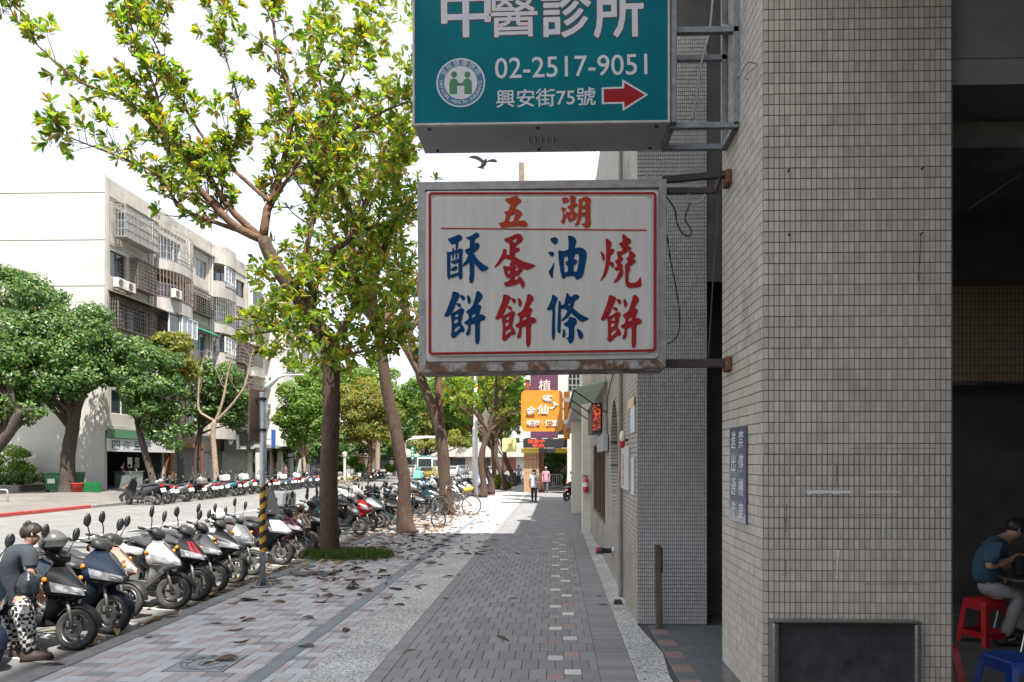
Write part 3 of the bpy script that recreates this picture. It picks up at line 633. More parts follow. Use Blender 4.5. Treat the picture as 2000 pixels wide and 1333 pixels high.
G = {
'wu': (960, 370, 15.68, [([(445,275),(500,285),(740,203),(780,215),(905,335),(915,375),(890,410),(830,440),(790,490),(705,610),(760,600),(850,640),(940,720),(950,770),(890,830),(800,968),(950,960),(1000,945),(1095,1030),(1115,1085),(1095,1130),(1020,1165),(850,1140),(680,1145),(500,1165),(310,1190),(270,1150),(215,1030),(380,1000),(400,950),(455,790),(420,770),(385,700),(410,680),(515,655),(550,560),(590,455),(530,455),(430,360),(420,310)], [[(580,790),(640,795),(735,725),(700,870),(665,985),(525,1000)]])]),
'hu': (1085, 370, 15.69, [([(190,295),(230,258),(345,245),(395,280),(420,350),(400,390),(330,425),(270,425),(230,455),(245,410),(215,360)],[]),([(160,580),(190,550),(250,555),(330,600),(320,640),(250,700),(235,840),(330,690),(370,690),(335,850),(290,960),(275,1050),(235,1068),(150,995),(210,920),(225,800),(215,680)],[]),([(425,210),(540,185),(640,275),(600,390),(570,560),(565,700),(450,700),(455,400)],[]),([(350,535),(400,510),(600,400),(640,415),(690,475),(660,520),(590,550),(430,605),(390,590)],[]),([(345,690),(400,700),(560,680),(680,740),(660,800),(610,930),(430,1010),(385,950),(350,850),(330,720)],[[(440,830),(480,775),(530,770),(500,860),(465,885)]]),([(690,330),(740,290),(780,300),(830,330),(820,500),(800,700),(800,850),(740,1020),(710,1085),(610,1140),(590,1090),(650,980),(690,740),(700,500),(710,380)],[]),([(740,300),(800,285),(910,212),(1030,255),(1095,330),(1065,420),(1065,800),(1085,1090),(1030,1160),(950,1195),(900,1170),(820,1110),(785,1050),(910,1045),(910,700),(905,340),(880,340),(800,390)],[]),([(790,510),(850,510),(930,480),(930,600),(860,605),(790,590)],[]),([(790,720),(930,705),(930,825),(870,830),(790,800)],[])]),
'su': (860, 445, 11.59, [([(165,250),(230,235),(410,155),(460,165),(498,215),(490,265),(410,320),(395,490),(345,500),(350,360),(265,385),(235,365),(185,300)],[]),([(265,450),(310,480),(320,510),(300,700),(270,720),(275,520)],[]),([(140,540),(190,555),(240,545),(230,640),(225,1000),(215,1150),(195,1190),(150,1110),(150,600)],[]),([(180,555),(260,545),(400,500),(440,465),(490,480),(515,525),(500,600),(495,900),(505,1130),(440,1190),(405,1090),(410,780),(420,560),(300,590),(200,640)],[]),([(345,480),(388,480),(380,700),(340,710)],[]),([(228,755),(290,745),(425,690),(420,775),(330,830),(290,825)],[]),([(230,935),(340,870),(380,880),(390,915),(350,965),(300,985),(240,970)],[]),([(218,1070),(410,1010),(425,1080),(210,1150)],[]),([(555,235),(690,190),(825,100),(885,165),(875,205),(785,245),(775,375),(660,470),(670,290),(640,260)],[]),([(545,510),(660,460),(820,340),(860,345),(890,400),(880,450),(765,570),(640,630),(590,590)],[]),([(640,600),(765,570),(770,800),(760,1170),(720,1250),(690,1260),(665,1240),(645,1150),(665,1110),(660,800)],[]),([(645,600),(720,700),(660,790),(520,880),(495,855),(580,745)],[]),([(755,580),(840,720),(940,810),(1100,910),(1080,935),(970,990),(920,985),(870,925),(760,790),(690,700)],[])]),
'dan': (955, 450, 11.11, [([(325,180),(400,165),(630,68),(700,100),(742,170),(735,215),(680,280),(600,330),(570,400),(560,600),(470,640),(440,530),(450,330),(430,270),(385,270),(350,240)],[[(490,230),(615,170),(580,278)]]),([(550,390),(640,370),(678,410),(660,450),(550,505)],[]),([(315,390),(385,430),(370,530),(440,540),(490,600),(470,650),(330,610),(270,690),(200,770),(115,815),(110,800),(200,680),(280,530)],[]),([(440,530),(560,570),(720,670),(880,720),(1025,765),(960,805),(830,868),(750,845),(640,800),(540,720),(470,660)],[]),([(480,670),(570,690),(570,1090),(450,1090),(460,760),(445,740)],[]),([(290,770),(400,785),(640,790),(745,840),(650,980),(560,1000),(390,1050),(340,950)],[[(400,880),(460,865),(450,960),(415,955)],[(575,815),(645,800),(620,870),(570,890)]]),([(315,1140),(420,1110),(470,1050),(560,1080),(640,1060),(670,1140),(600,1180),(480,1210),(350,1225)],[]),([(630,990),(700,1020),(780,1150),(770,1210),(725,1270),(700,1200),(660,1120),(625,1080)],[])]),
'you': (1060, 450, 12.12, [([(180,195),(215,190),(275,160),(345,190),(362,250),(340,310),(290,340),(240,315),(195,260)],[]),([(120,520),(160,520),(215,500),(265,530),(270,590),(225,628),(180,605),(140,555)],[]),([(280,735),(265,860),(240,1010),(240,1130),(215,1140),(175,1080),(132,970),(170,940)],[]),([(360,460),(490,500),(610,455),(750,430),(890,405),(1000,460),(1048,545),(1010,800),(960,1050),(915,1120),(820,1175),(790,1165),(740,1080),(540,1100),(515,1145),(460,1140),(420,1000),(380,740)],[[(495,650),(600,600),(600,990),(515,1005),(500,800)],[(740,570),(870,560),(815,985),(725,985)]]),([(590,125),(700,140),(760,180),(800,250),(760,390),(742,600),(728,1050),(598,1050),(605,430),(610,260)],[]),([(525,755),(610,715),(615,865),(560,840)],[]),([(720,685),(790,700),(822,740),(790,800),(718,828)],[])]),
'shao': (1165, 450, 11.11, [([(80,455),(125,470),(180,540),(185,610),(150,670),(130,650),(110,560)],[]),([(205,175),(240,185),(320,245),(328,290),(305,400),(300,650),(270,800),(230,920),(180,1020),(85,1105),(80,1085),(140,980),(200,730),(210,400),(195,260)],[]),([(300,410),(370,400),(390,440),(360,510),(295,555)],[]),([(280,690),(340,685),(385,740),(380,800),(345,820),(300,770)],[]),([(550,80),(630,105),(680,170),(720,180),(755,220),(740,270),(670,350),(740,360),(762,400),(720,440),(530,545),(460,570),(435,490),(455,445),(500,465),(555,440),(550,380),(490,310),(480,285),(565,250)],[]),([(455,530),(520,550),(580,600),(570,640),(510,710),(560,730),(580,780),(550,815),(590,880),(570,960),(520,1050),(440,1120),(370,1140),(360,1125),(430,1040),(510,860),(440,885),(375,840),(440,790),(450,760),(390,670),(465,630)],[]),([(705,460),(760,455),(800,495),(840,520),(845,570),(780,630),(850,650),(850,690),(715,790),(735,850),(695,910),(690,1080),(710,1130),(760,1150),(850,1135),(915,1085),(955,990),(980,1210),(940,1230),(740,1255),(670,1240),(640,1200),(620,1100),(620,850),(615,750),(690,680),(630,610),(700,570)],[])]),
'bing': (960, 565, 11.11, [([(255,115),(310,115),(390,145),(420,180),(400,240),(340,360),(265,545),(220,610),(150,665),(95,660),(75,635),(110,570),(180,390),(240,230)],[]),([(410,195),(480,195),(530,235),(530,270),(490,318),(460,290)],[]),([(315,370),(420,370),(450,420),(440,475),(380,440)],[]),([(215,590),(300,560),(420,480),(480,475),(518,520),(490,590),(440,820),(500,870),(520,930),(515,985),(480,998),(440,985),(280,1145),(215,1070),(235,1020),(240,800)],[[(300,640),(380,580),(380,670),(310,665)],[(300,725),(380,715),(375,775),(300,820)],[(300,920),(410,855),(425,905),(300,1010)]]),([(580,185),(620,210),(660,290),(640,370),(605,388),(585,340),(570,240)],[]),([(765,150),(800,105),(850,115),(915,190),(900,250),(800,395),(860,405),(890,450),(850,530),(840,620),(900,605),(975,660),(970,700),(940,735),(850,755),(850,1130),(830,1230),(795,1262),(760,1240),(745,1150),(750,800),(650,830),(650,960),(630,1040),(580,1078),(545,1050),(560,1000),(590,930),(600,845),(560,840),(500,790),(610,715),(605,610),(540,550),(670,470),(720,350),(765,200)],[[(675,630),(755,590),(755,650),(680,690)]])]),
'tiao': (1060, 560, 11.11, [([(220,165),(320,235),(320,290),(265,420),(270,600),(265,1100),(240,1165),(220,1165),(190,1080),(200,800),(210,490),(130,525),(85,490),(130,420),(190,270),(200,200)],[]),([(345,285),(395,350),(400,400),(390,900),(390,980),(360,1030),(310,970),(325,700),(335,400)],[]),([(520,130),(570,170),(605,235),(690,170),(740,170),(800,215),(770,265),(695,305),(655,470),(600,600),(540,680),(420,750),(390,735),(480,640),(540,530),(480,485),(385,485),(385,408),(470,385),(480,300),(505,210)],[[(535,400),(600,360),(585,425)]]),([(590,440),(650,460),(750,550),(880,635),(1005,690),(990,715),(920,740),(870,772),(810,755),(620,580),(560,500)],[]),([(580,655),(630,660),(720,695),(745,760),(720,825),(680,850),(685,1100),(660,1190),(600,1245),(560,1210),(540,1150),(495,1115),(560,1110),(565,885),(500,870),(445,810),(550,740)],[]),([(445,905),(480,950),(500,1030),(485,1085),(450,1115),(420,1080),(435,980)],[]),([(735,910),(800,935),(870,1020),(885,1070),(860,1130),(810,1145),(780,1110),(750,1000)],[])]),
}
def glyph(key, m, dx=0, dy=0):
	ox, oy, s, polys = G[key]
	cv = lambda pts: [q2(ox + x / s + dx, oy + y / s + dy, YS - .0225) for x, y in chaikin(pts, 1)]
	o = flat_poly('character', [(cv(a), [cv(h) for h in hs]) for a, hs in polys], m, S, .0012); onto(o, YS - .0228, S0)
glyph('wu', sora); glyph('hu', sora); glyph('su', sblu); glyph('dan', sred); glyph('you', sblu); glyph('shao', sred)
glyph('bing', sred); glyph('bing', sblu, -99.5, -5.5); glyph('bing', sred, 206, 1.7); glyph('tiao', sblu)
for a, b, r in (((1296, 352), (1428, 340), .028), ((1296, 374), (1398, 373), .024), ((1296, 711), (1430, 710), .035)):
	A_, B_ = at(*a, YS + .2), at(*b, YS + .2); A_.y = B_.y = YS + .2
	mb = MB().box((A_ + B_) / 2, ((B_ - A_).length + .02, r * 1.6, r * 1.9), 0, (0, -math.atan2(B_.z - A_.z, B_.x - A_.x), 0), .004); o = mb.build('mounting_bar', iron, S); o.location = -S0
mb = MB(); A_, B_ = at(1405, 345, YS + .2), at(1398, 372, YS + .2); mb.tube([A_, B_], .02, 6); o = mb.build('bar_brace', iron, S); o.location = -S0
for px, py in ((1420, 350), (1424, 712)):
	q = at(px, py, YS + .2); q.x = 1.40; mb = MB().box(q, (.05, .14, .12), 0, None, .01); o = mb.build('wall_bracket', rust, S); o.location = -S0
def wire(pts, r, m, label, name='loose_cable', Y=YS + .2):
	P_ = [at(px, py, Y + (p[0] if p else 0)) for px, py, *p in pts]
	q = []
	for i in range(len(P_) - 1):
		p0, p1, p2, p3 = P_[max(0, i - 1)], P_[i], P_[i + 1], P_[min(len(P_) - 1, i + 2)]
		for k in range(6):
			t = k / 6; q.append(.5 * ((2 * p1) + (-p0 + p2) * t + (2 * p0 - 5 * p1 + 4 * p2 - p3) * t * t + (-p0 + 3 * p1 - 3 * p2 + p3) * t ** 3))
	q.append(P_[-1]); mb = MB().tube([p - q[0] for p in q], r, 6); o = mb.build(name, m, None, True, label, 'cable'); o.location = q[0]; return o
wire([(1302, 385), (1318, 410), (1322, 435), (1332, 455), (1345, 462), (1350, 450), (1338, 428), (1345, 405), (1348, 395)], .006, black, 'thin black cable drooping in a loop beside the off-white sign')
wire([(1303, 460), (1310, 510), (1320, 560), (1327, 610), (1325, 650), (1312, 668), (1303, 672)], .005, black, 'thin dark wire bowed out from the right edge of the off-white sign')
wire([(1342, 383), (1352, 372), (1368, 366), (1376, 380), (1366, 395), (1346, 396), (1340, 384)], .008, M('grey cable', (.30, .29, .27), .5), 'grey cable tied in a ring on the upper sign bar')
wire([(1400, 372), (1404, 385), (1400, 460), (1392, 560), (1386, 660), (1383, 702)], .005, black, 'long wire hanging down beside the edge of the tiled pier')
# ---- teal clinic sign
YT = 5.45; teal = M('teal sign film', (.0, .135, .165), .6, spec=.08, c2=(.0, .105, .13), nscale=1.8, dirt=((.01, .05, .055), 9, .72))
wlet = M('white lettering film', (.50, .50, .53), .6, c2=(.45, .45, .47), nscale=8); dlet = M('dark outline film', (.02, .02, .035), .5)
T0 = at(806, 247, YT); T1 = at(1309, 245, YT); T = thing('clinic_sign', 'large teal lightbox sign with white telephone number and red arrow', 'shop sign', (T0.x, YT, T0.z)); TO = Vector((T0.x, YT, T0.z))
WT = T1.x - T0.x; HT = 2.75; DT_ = .50
def tp_(o): o.location = Vector(o.location) - TO; return o
mb = MB().bx(T0.x + .004, T1.x - .004, YT + .012, YT + DT_, T0.z + .004, T0.z + HT, 0, .004); tp_(mb.build('sign_case', M('grey sign case', (.34, .335, .35), .55, c2=(.28, .275, .285), nscale=3, dirt=((.22, .21, .2), 6, .66)), T))
mb = MB().bx(T0.x + .02, T1.x - .02, YT - .004, YT + .011, T0.z + .02, T0.z + HT - .02); tp_(mb.build('face_panel', teal, T))
for a in ((T0.x, T0.x + .019, T0.z, T0.z + HT), (T1.x - .019, T1.x, T0.z, T0.z + HT), (T0.x + .0195, T1.x - .0195, T0.z, T0.z + .019)):
	mb = MB().bx(a[0], a[1], YT - .010, YT + .02, a[2], a[3], 0, .003); tp_(mb.build('frame_rail', M('pale frame', (.42, .415, .40), .5, c2=(.30, .29, .27), nscale=7) if 'pale frame' not in MATS else MATS['pale frame'], T))
for px in (836, 1050, 1284):
	for Y in (YT + .06, YT + .44):
		q = at(px, 247, YT); mb = MB().lathe([(0, -.012), (.012, -.010), (.016, 0)], (q.x, Y, T0.z + .004), 'Z', 8); tp_(mb.build('case_screw', iron, T))
for k in range(5):
	x = at(1026 + k * 12.5, 247, YT).x + .02; mb = MB().ell((x, YT + .27, T0.z + .006), (.013, .07, .012), 8, 6); tp_(mb.build('vent_louvre', MATS['grey sign case'], T))
def on_teal(s, m, px, py, hpx, wpx=None, dy=-.006, roll=ROLL, **k):
	q = at(px, py, YT); sc_ = YT / F; o = text(s, m, T, 1.0, q, w=wpx * sc_ if wpx else None, h=hpx * sc_, **k)
	o.rotation_euler = (R(90), -roll, 0); o.location.y = YT + dy; return tp_(o)
def fatten(o, px, n, dz):
	"""thicker strokes: copies shifted round about, each a hair prouder"""
	v = [x.co.copy() for x in o.data.vertices]; f = [tuple(p.vertices) for p in o.data.polygons]; mb = MB(); r = px * YT / F
	for i in range(n): a = 2 * math.pi * i / n; mb.add([(q.x + r * math.cos(a), q.y + r * math.sin(a), q.z + dz * i) for q in v], f)
	me = mb.mesh(o.name, [o.data.materials[0]]); o.data = me
for ch, px in (('中', 910), ('醫', 1002), ('診', 1106), ('所', 1208)):
	g_ = 1.9 if ch != '醫' else .9
	fatten(on_teal(ch, dlet, px, 24, 97, 94, -.0046, name='character_outline', extrude=.0001), g_ + 2.6, 12, .00003)
	fatten(on_teal(ch, wlet, px, 24, 97, 94, -.0056, name='character', extrude=.0001), g_, 10, .00004)
fatten(on_teal('02-2517-9051', wlet, 1115, 130.5, 40, 296, -.0056, extrude=.0002, name='telephone_number'), .35, 5, .00005)
fatten(on_teal('興安街75號', wlet, 1066, 191.5, 35, 193, -.0056, extrude=.0002, name='street_address'), .35, 5, .00005)
sarrow = M('arrow red', (.25, .012, .018), .6, spec=.1)
def tq(pts): return [q2(x, y, YT) for x, y in pts]
o = flat_poly('arrow_outline', [(tq([(1175, 172), (1215, 170.5), (1215, 156), (1266, 186), (1216, 218), (1215.5, 203.5), (1175.5, 204.5)]), [])], wlet, T, .0006); o.rotation_euler = FR; o.location = Vector((0, YT - .0050, 0)) - TO
o = flat_poly('arrow', [(tq([(1179, 175.5), (1219, 174), (1219, 162.5), (1259, 186.3), (1219.5, 211.5), (1219, 200), (1179.3, 201)]), [])], sarrow, T, .0006); o.rotation_euler = FR; o.location = Vector((0, YT - .0062, 0)) - TO
lg = at(900, 162.5, YT); u = YT / F
def disc(r, m, dy, name):
	mb = MB(); pts = [(lg.x + r * u * math.cos(a), YT - dy, lg.z + r * u * math.sin(a)) for a in np.linspace(0, 2 * math.pi, 49)[:-1]]; mb.prism(pts, (0, .0004, 0)); tp_(mb.build(name, m, T))
bl = M('logo blue', (.01, .12, .22), .6); gn = M('logo green', (.015, .13, .04), .5)
disc(48, wlet, .0050, 'emblem_rim'); disc(45, bl, .0055, 'emblem_ring'); disc(32.5, wlet, .0060, 'emblem_disc')
def ringtext(s, r, a0, a1, size, inside, name):
	mb = MB()
	for i, ch in enumerate(s):
		if ch == ' ': continue
		a = R(a0 + (a1 - a0) * i / (len(s) - 1)); me = text_mesh(ch, size * u, .0004)
		rot = a - math.pi / 2 if not inside else a + math.pi / 2; cx, cz = lg.x + r * u * math.cos(a), lg.z + r * u * math.sin(a)
		mb.add([(cx + v.co.x * math.cos(rot) - v.co.y * math.sin(rot), YT - .0062 - v.co.z, cz + v.co.x * math.sin(rot) + v.co.y * math.cos(rot)) for v in me.vertices], [tuple(p.vertices) for p in me.polygons]); bpy.data.meshes.remove(me)
	tp_(mb.build(name, wlet, T, fix=False))
ringtext('全民健康保險', 38.5, 148, 32, 14, False, 'emblem_lettering'); ringtext('NATIONAL HEALTH INSURANCE', 38.8, 178, 362, 9.5, True, 'emblem_lettering')
for sx in (-1, 1):
	mb = MB(); c = at(900 + sx * 13, 147, YT); pts = [(c.x + 6 * u * math.cos(a), YT - .0064, c.z + 6.5 * u * math.sin(a)) for a in np.linspace(0, 2 * math.pi, 19)[:-1]]; mb.prism(pts, (0, .0003, 0)); tp_(mb.build('emblem_head', gn, T))
o = flat_poly('emblem_figure', [(tq([(878, 185), (878, 163), (880, 157), (887, 154), (893, 157), (895, 163), (904, 163), (906, 157), (913, 154), (920, 157), (922, 163), (922, 185), (907, 185), (907, 169), (893, 169), (893, 185)]), [])], gn, T, .0003); o.rotation_euler = FR; o.location = Vector((0, YT - .0064, 0)) - TO
def bar(p, q, r, name='bracket_bar'):
	mb = MB(); d = (q - p); mb.box((p + q) / 2, (d.length, r, r), 0, d.to_track_quat('X', 'Z').to_matrix(), .003); return tp_(mb.build(name, galv, T))
e = .045; zb = T0.z + .01
for Y in (YT + .08, YT + .46):
	bar(Vector((T1.x, Y, zb)), Vector((1.42, Y, zb)), e); bar(Vector((T1.x, Y, zb + .74)), Vector((1.42, Y, zb + .74)), e)
	bar(Vector((1.40, Y, zb)), Vector((1.40, Y, zb + 2.6)), e)
bar(Vector((1.40, YT + .08, zb)), Vector((1.40, YT + .46, zb)), e); bar(Vector((T1.x + .02, YT + .08, zb)), Vector((T1.x + .02, YT + .46, zb)), e); bar(Vector((T1.x + .03, YT + .03, zb)), Vector((T1.x + .03, YT + .03, zb + 2.6)), e)
bar(Vector((1.40, YT + .08, zb + .74)), Vector((1.40, YT + .46, zb + 1.0)), e)
wire([(1392, 0), (1386, 60), (1370, 125), (1362, 180), (1352, 235)], .009, M('pale cable', (.40, .39, .37), .5), 'pale grey cable running down between the teal sign and the pier', Y=YT + .3)
wire([(1442, 150), (1452, 132), (1462, 122), (1478, 126), (1470, 135), (1455, 150), (1462, 156)], .006, M('dirty wire', (.30, .27, .23), .6), 'knotted bit of old wire on the side of the tiled pier', Y=5.0)
# ---- blue notice on the side face
NB = thing('blue_notice', 'narrow blue notice with two columns of white characters on the pier side', 'notice', (1.42, 5.5, 1.9)); a = atx(1459, 831, 1.415); b = atx(1427, 1022, 1.415)
y0, y1 = a.y, b.y; zt, zb_ = 2.26, 1.53
mb = MB().bx(1.405, 1.417, y0, y1, zb_, zt, 0, .003); o = mb.build('notice_board', M('blue enamel', (.006, .035, .11), .2, c2=(.01, .045, .13), nscale=5, coat=.5), NB); o.location = (-1.42, -5.5, -1.9)
wch = M('notice white', (.50, .51, .52), .5); hh = (zt - zb_) / 4
for s, y in (('禁停機車', y0 + (y1 - y0) * .27), ('進出通道', y0 + (y1 - y0) * .73)):
	for k, ch in enumerate(s):
		o = text(ch, wch, NB, 1, (1.4035 - 1.42, y - 5.5, zt - hh * (k + .52) - 1.9), SR, w=.14, h=hh * .74, offset=.004, extrude=.0008, name='character', shear=.12)
# ------------------------------------------------------------------ trees
rng = np.random.default_rng(11)
bark = M('rough bark', (.05, .031, .022), .95, c2=(.098, .06, .041), nscale=14, ndet=8, bump=1.0, bscale=26, stretch=(1, 1, .45), dirt=((.10, .09, .08), 7, .70))
bark_red = M('reddish branch bark', (.19, .10, .06), .9, c2=(.075, .045, .03), nscale=16, bump=.7, bscale=40, stretch=(1, 1, .5))
bark_dark = M('dark bark', (.085, .065, .05), .95, c2=(.05, .04, .032), nscale=9, bump=.9, bscale=22, stretch=(1, 1, .4))
bark_pale = M('pale dry bark', (.36, .27, .20), .9, c2=(.25, .18, .13), nscale=8, bump=.5, bscale=30)
lf_mag = leafmat('broad leaf', [(0, (.045, .10, .016)), (.28, (.10, .18, .024)), (.52, (.18, .25, .034)), (.76, (.26, .28, .04)), (.88, (.27, .20, .03)), (.95, (.20, .10, .022)), (1, (.12, .06, .02))], .36, .56)
lf_mag2 = leafmat('broad yellowing leaf', [(0, (.05, .11, .018)), (.30, (.10, .17, .025)), (.55, (.18, .22, .035)), (.75, (.27, .22, .035)), (.90, (.27, .13, .03)), (1, (.14, .07, .025))], .4, .45)
lf_magd = leafmat('broad dark leaf', [(0, (.022, .07, .016)), (.5, (.045, .115, .02)), (.85, (.075, .15, .025)), (1, (.16, .16, .03))], .28, .3)
lf_dense = leafmat('small dark leaf', [(0, (.025, .065, .018)), (.45, (.06, .13, .03)), (.8, (.11, .19, .042)), (1, (.20, .25, .06))], .42, .32)
lf_fresh = leafmat('fresh green leaf', [(0, (.06, .13, .02)), (.5, (.11, .20, .03)), (.9, (.18, .26, .04)), (1, (.24, .24, .05))], .45, .45)
lf_yel = leafmat('yellowing leaf', [(0, (.08, .13, .025)), (.4, (.16, .20, .035)), (.75, (.26, .24, .045)), (1, (.26, .15, .05))], .5, .45)
TB = np.array([(0, 0, 0), (.35, .14, .03), (.35, 0, -.02), (.35, -.14, .03), (.72, .185, .015), (.72, 0, -.05), (.72, -.185, .015), (1, 0, -.13)])
TBF = [(0, 2, 1), (0, 3, 2), (1, 2, 5, 4), (2, 3, 6, 5), (4, 5, 7), (5, 6, 7)]
TS = np.array([(0, 0, 0), (.5, .27, .05), (1, 0, -.04), (.5, -.27, .05)]); TSF = [(0, 3, 2), (0, 2, 1)]
def leaf_arrays(pos, dirn, nrm, size):
	x = dirn / np.linalg.norm(dirn, axis=1)[:, None]; y = np.cross(nrm, x); y /= np.linalg.norm(y, axis=1)[:, None] + 1e-9; z = np.cross(x, y)
	return np.stack([x, y, z], 2), size
def leaf_mesh(name, pos, dirn, nrm, size, m, big=True, width=1.0):
	T, Fc = (TB, TBF) if big else (TS, TSF)
	A_, _ = leaf_arrays(pos, dirn, nrm, size); t = T * np.array([1, width, 1])
	V = (np.einsum('nij,kj->nki', A_, t) * size[:, None, None] + pos[:, None, :]).reshape(-1, 3); n = len(pos); k = len(T)
	idx = np.concatenate([np.array(f) for f in Fc]); per = np.array([len(f) for f in Fc])
	loops = (idx[None, :] + (np.arange(n) * k)[:, None]).ravel(); tot = np.tile(per, n); start = np.concatenate([[0], np.cumsum(tot)[:-1]])
	me = bpy.data.meshes.new(name); me.vertices.add(len(V)); me.vertices.foreach_set('co', V.astype(np.float32).ravel())
	me.loops.add(len(loops)); me.loops.foreach_set('vertex_index', loops.astype(np.int32))
	me.polygons.add(len(tot)); me.polygons.foreach_set('loop_start', start.astype(np.int32)); me.polygons.foreach_set('loop_total', tot.astype(np.int32))
	me.materials.append(m); me.update(calc_edges=True); return me
def rv(n=None): v = rng.normal(size=(n, 3) if n else 3); return v / np.linalg.norm(v, axis=-1, keepdims=True)
def rosettes(tips, per, size, spread=.9, droop=.35):
	"""whorls of leaves at the ends of twigs"""
	P_, D_, N_, S_ = [], [], [], []
	for p, d in tips:
		d = d / (np.linalg.norm(d) + 1e-9); u = np.cross(d, rv()); u /= np.linalg.norm(u); v = np.cross(d, u); k = rng.integers(per[0], per[1] + 1); a0 = rng.uniform(0, 6.28)
		for i in range(k):
			a = a0 + 2.4 * i + rng.normal(0, .2); el = spread * rng.uniform(.45, 1.15); q = d * math.cos(el) + (u * math.cos(a) + v * math.sin(a)) * math.sin(el)
			q = q + np.array([0, 0, -droop * rng.uniform(.2, 1.2)]); q /= np.linalg.norm(q)
			P_.append(p - d * rng.uniform(0, .08) + q * .015); D_.append(q); n = d + rv() * .35; N_.append(n - q * n.dot(q)); S_.append(size * rng.uniform(.55, 1.15))
	return np.array(P_), np.array(D_), np.array(N_), np.array(S_)
def rough_tube(mb, pts, rad, n=12, wob=.10, seed=0):
	rs = np.random.default_rng(seed); o = len(mb.v); mb.tube(pts, rad, n); N = len(pts)
	for i in range(N):
		c = np.array(pts[i])
		for k in range(n):
			v = np.array(mb.v[o + i * n + k]); f = 1 + wob * rs.normal() * .6 + wob * .8 * math.sin(3 * k * 6.28 / n + i * .7); mb.v[o + i * n + k] = tuple(c + (v - c) * f)
def resample(pts, step):
	"""(x,y,z,r) path, smoothed and cut every step metres"""
	p = np.array(pts, float); out_ = []
	for i in range(len(p) - 1):
		p0, p1, p2, p3 = p[max(0, i - 1)], p[i], p[i + 1], p[min(len(p) - 1, i + 2)]
		n = max(2, int(np.linalg.norm(p2[:3] - p1[:3]) / step))
		for k in range(n):
			t = k / n; out_.append(.5 * ((2 * p1) + (-p0 + p2) * t + (2 * p0 - 5 * p1 + 4 * p2 - p3) * t * t + (-p0 + 3 * p1 - 3 * p2 + p3) * t ** 3))
	out_.append(p[-1]); q = np.array(out_); q[:, 3] = np.maximum(q[:, 3], .006); return q
def grow(limb, start, dens, length, up, tips, tw, depth=1, rmin=.006):
	"""twigs off a limb; fills tips with (point, direction)"""
	L = np.concatenate([[0], np.cumsum(np.linalg.norm(np.diff(limb[:, :3], axis=0), axis=1))]); tot = L[-1]
	n = max(1, int((tot * (1 - start)) * dens)) if tot > 0 else 0
	for s in np.sort(rng.uniform(start * tot, tot, n)):
		i = min(len(L) - 2, int(np.searchsorted(L, s)) - 1); i = max(i, 0); f = (s - L[i]) / max(1e-6, L[i + 1] - L[i]); p = limb[i] * (1 - f) + limb[i + 1] * f
		d = limb[min(i + 1, len(limb) - 1), :3] - limb[i, :3]; d /= np.linalg.norm(d) + 1e-9
		q = rv() * 1.0 + d * .75 + np.array([0, 0, up]); q /= np.linalg.norm(q); ln = length * rng.uniform(.45, 1.2) * (1 - .4 * s / tot); c = [p[:3]]; v = q.copy()
		nst = 4
		for k in range(nst): v = v + rv() * .28 + np.array([0, 0, .10]); v /= np.linalg.norm(v); c.append(c[-1] + v * ln / nst)
		c = np.array(c); r0 = min(p[3] * .55, .016 if depth == 0 else .022) ; r0 = max(r0, rmin); rad = np.linspace(r0, rmin * .7, nst + 1)
		tw.tube(c, list(rad), 5); tips.append((c[-1], v));
		if rng.random() < .6: tips.append((c[2], np.cross(v, rv()) + np.array([0, 0, .4])))
		if depth > 0: grow(np.column_stack([c, rad]), .25, 2.6 / max(.3, ln), ln * .6, up, tips, tw, depth - 1, rmin)
	tips.append((limb[-1, :3], limb[-1, :3] - limb[-2, :3]))
def broad_tree(label, base, trunk, limbs, group, dens=1.5, length=1.1, size=.24, per=(6, 10), up=.35, nleafparts=0, m=None, bm=None, extra_tips=None, n=14, start=.25, depth=1):
	t = thing('broadleaf_tree', label, 'tree', base, 0, group); b0 = np.array(base)
	loc = lambda P_: [(p[0] - b0[0], p[1] - b0[1], p[2] - b0[2], p[3]) for p in P_]
	mb = MB(); q = resample(loc(trunk), .22); rough_tube(mb, q[:, :3], list(q[:, 3]), n, .07, 3); mb.build('trunk', bm or bark, t, True)
	tips = []; tw = MB()
	for k, lb in enumerate(limbs):
		q = resample(loc(lb), .25); mb = MB(); rough_tube(mb, q[:, :3], list(q[:, 3]), 9, .05, k); mb.build('limb', bark_red if bm is None else bm, t, True)
		grow(q, start, dens, length, up, tips, tw, depth)
	tw.build('twig_work', bark_red if bm is None else bm, t, True, kind='stuff', fix=False)
	if extra_tips: tips += [(np.array(p) - b0, d) for p, d in extra_tips]
	P_, D_, N_, S_ = rosettes(tips, per, size)
	k0 = 0
	if nleafparts:
		oi = np.argsort(np.linalg.norm(P_ + b0 - np.array([0, 0, H]), axis=1)); P_, D_, N_, S_ = P_[oi], D_[oi], N_[oi], S_[oi]
		me = leaf_mesh('leaf', np.zeros((1, 3)), np.array([[1., 0, 0]]), np.array([[0, 0, 1.]]), np.ones(1), m or lf_mag)
		A_, _ = leaf_arrays(P_, D_, N_, S_)
		for i in range(nleafparts):
			o = link('leaf', me, t); o.matrix_local = Matrix.Translation(P_[i]) @ Matrix(A_[i].tolist()).to_4x4() @ Matrix.Scale(S_[i], 4)
		k0 = nleafparts
	me = leaf_mesh('foliage', P_[k0:], D_[k0:], N_[k0:], S_[k0:], m or lf_mag); link('foliage', me, t, kind='stuff'); return t
def pxl(pts, Y, dy=0.0):
	"""limb drawn as it is seen: (px, py, radius[, further back])"""
	out_ = []
	for i, q in enumerate(pts):
		p = at(q[0], q[1], Y + (q[3] if len(q) > 3 else dy * i / max(1, len(pts) - 1))); out_.append((p.x, p.y, p.z, q[2]))
	return out_
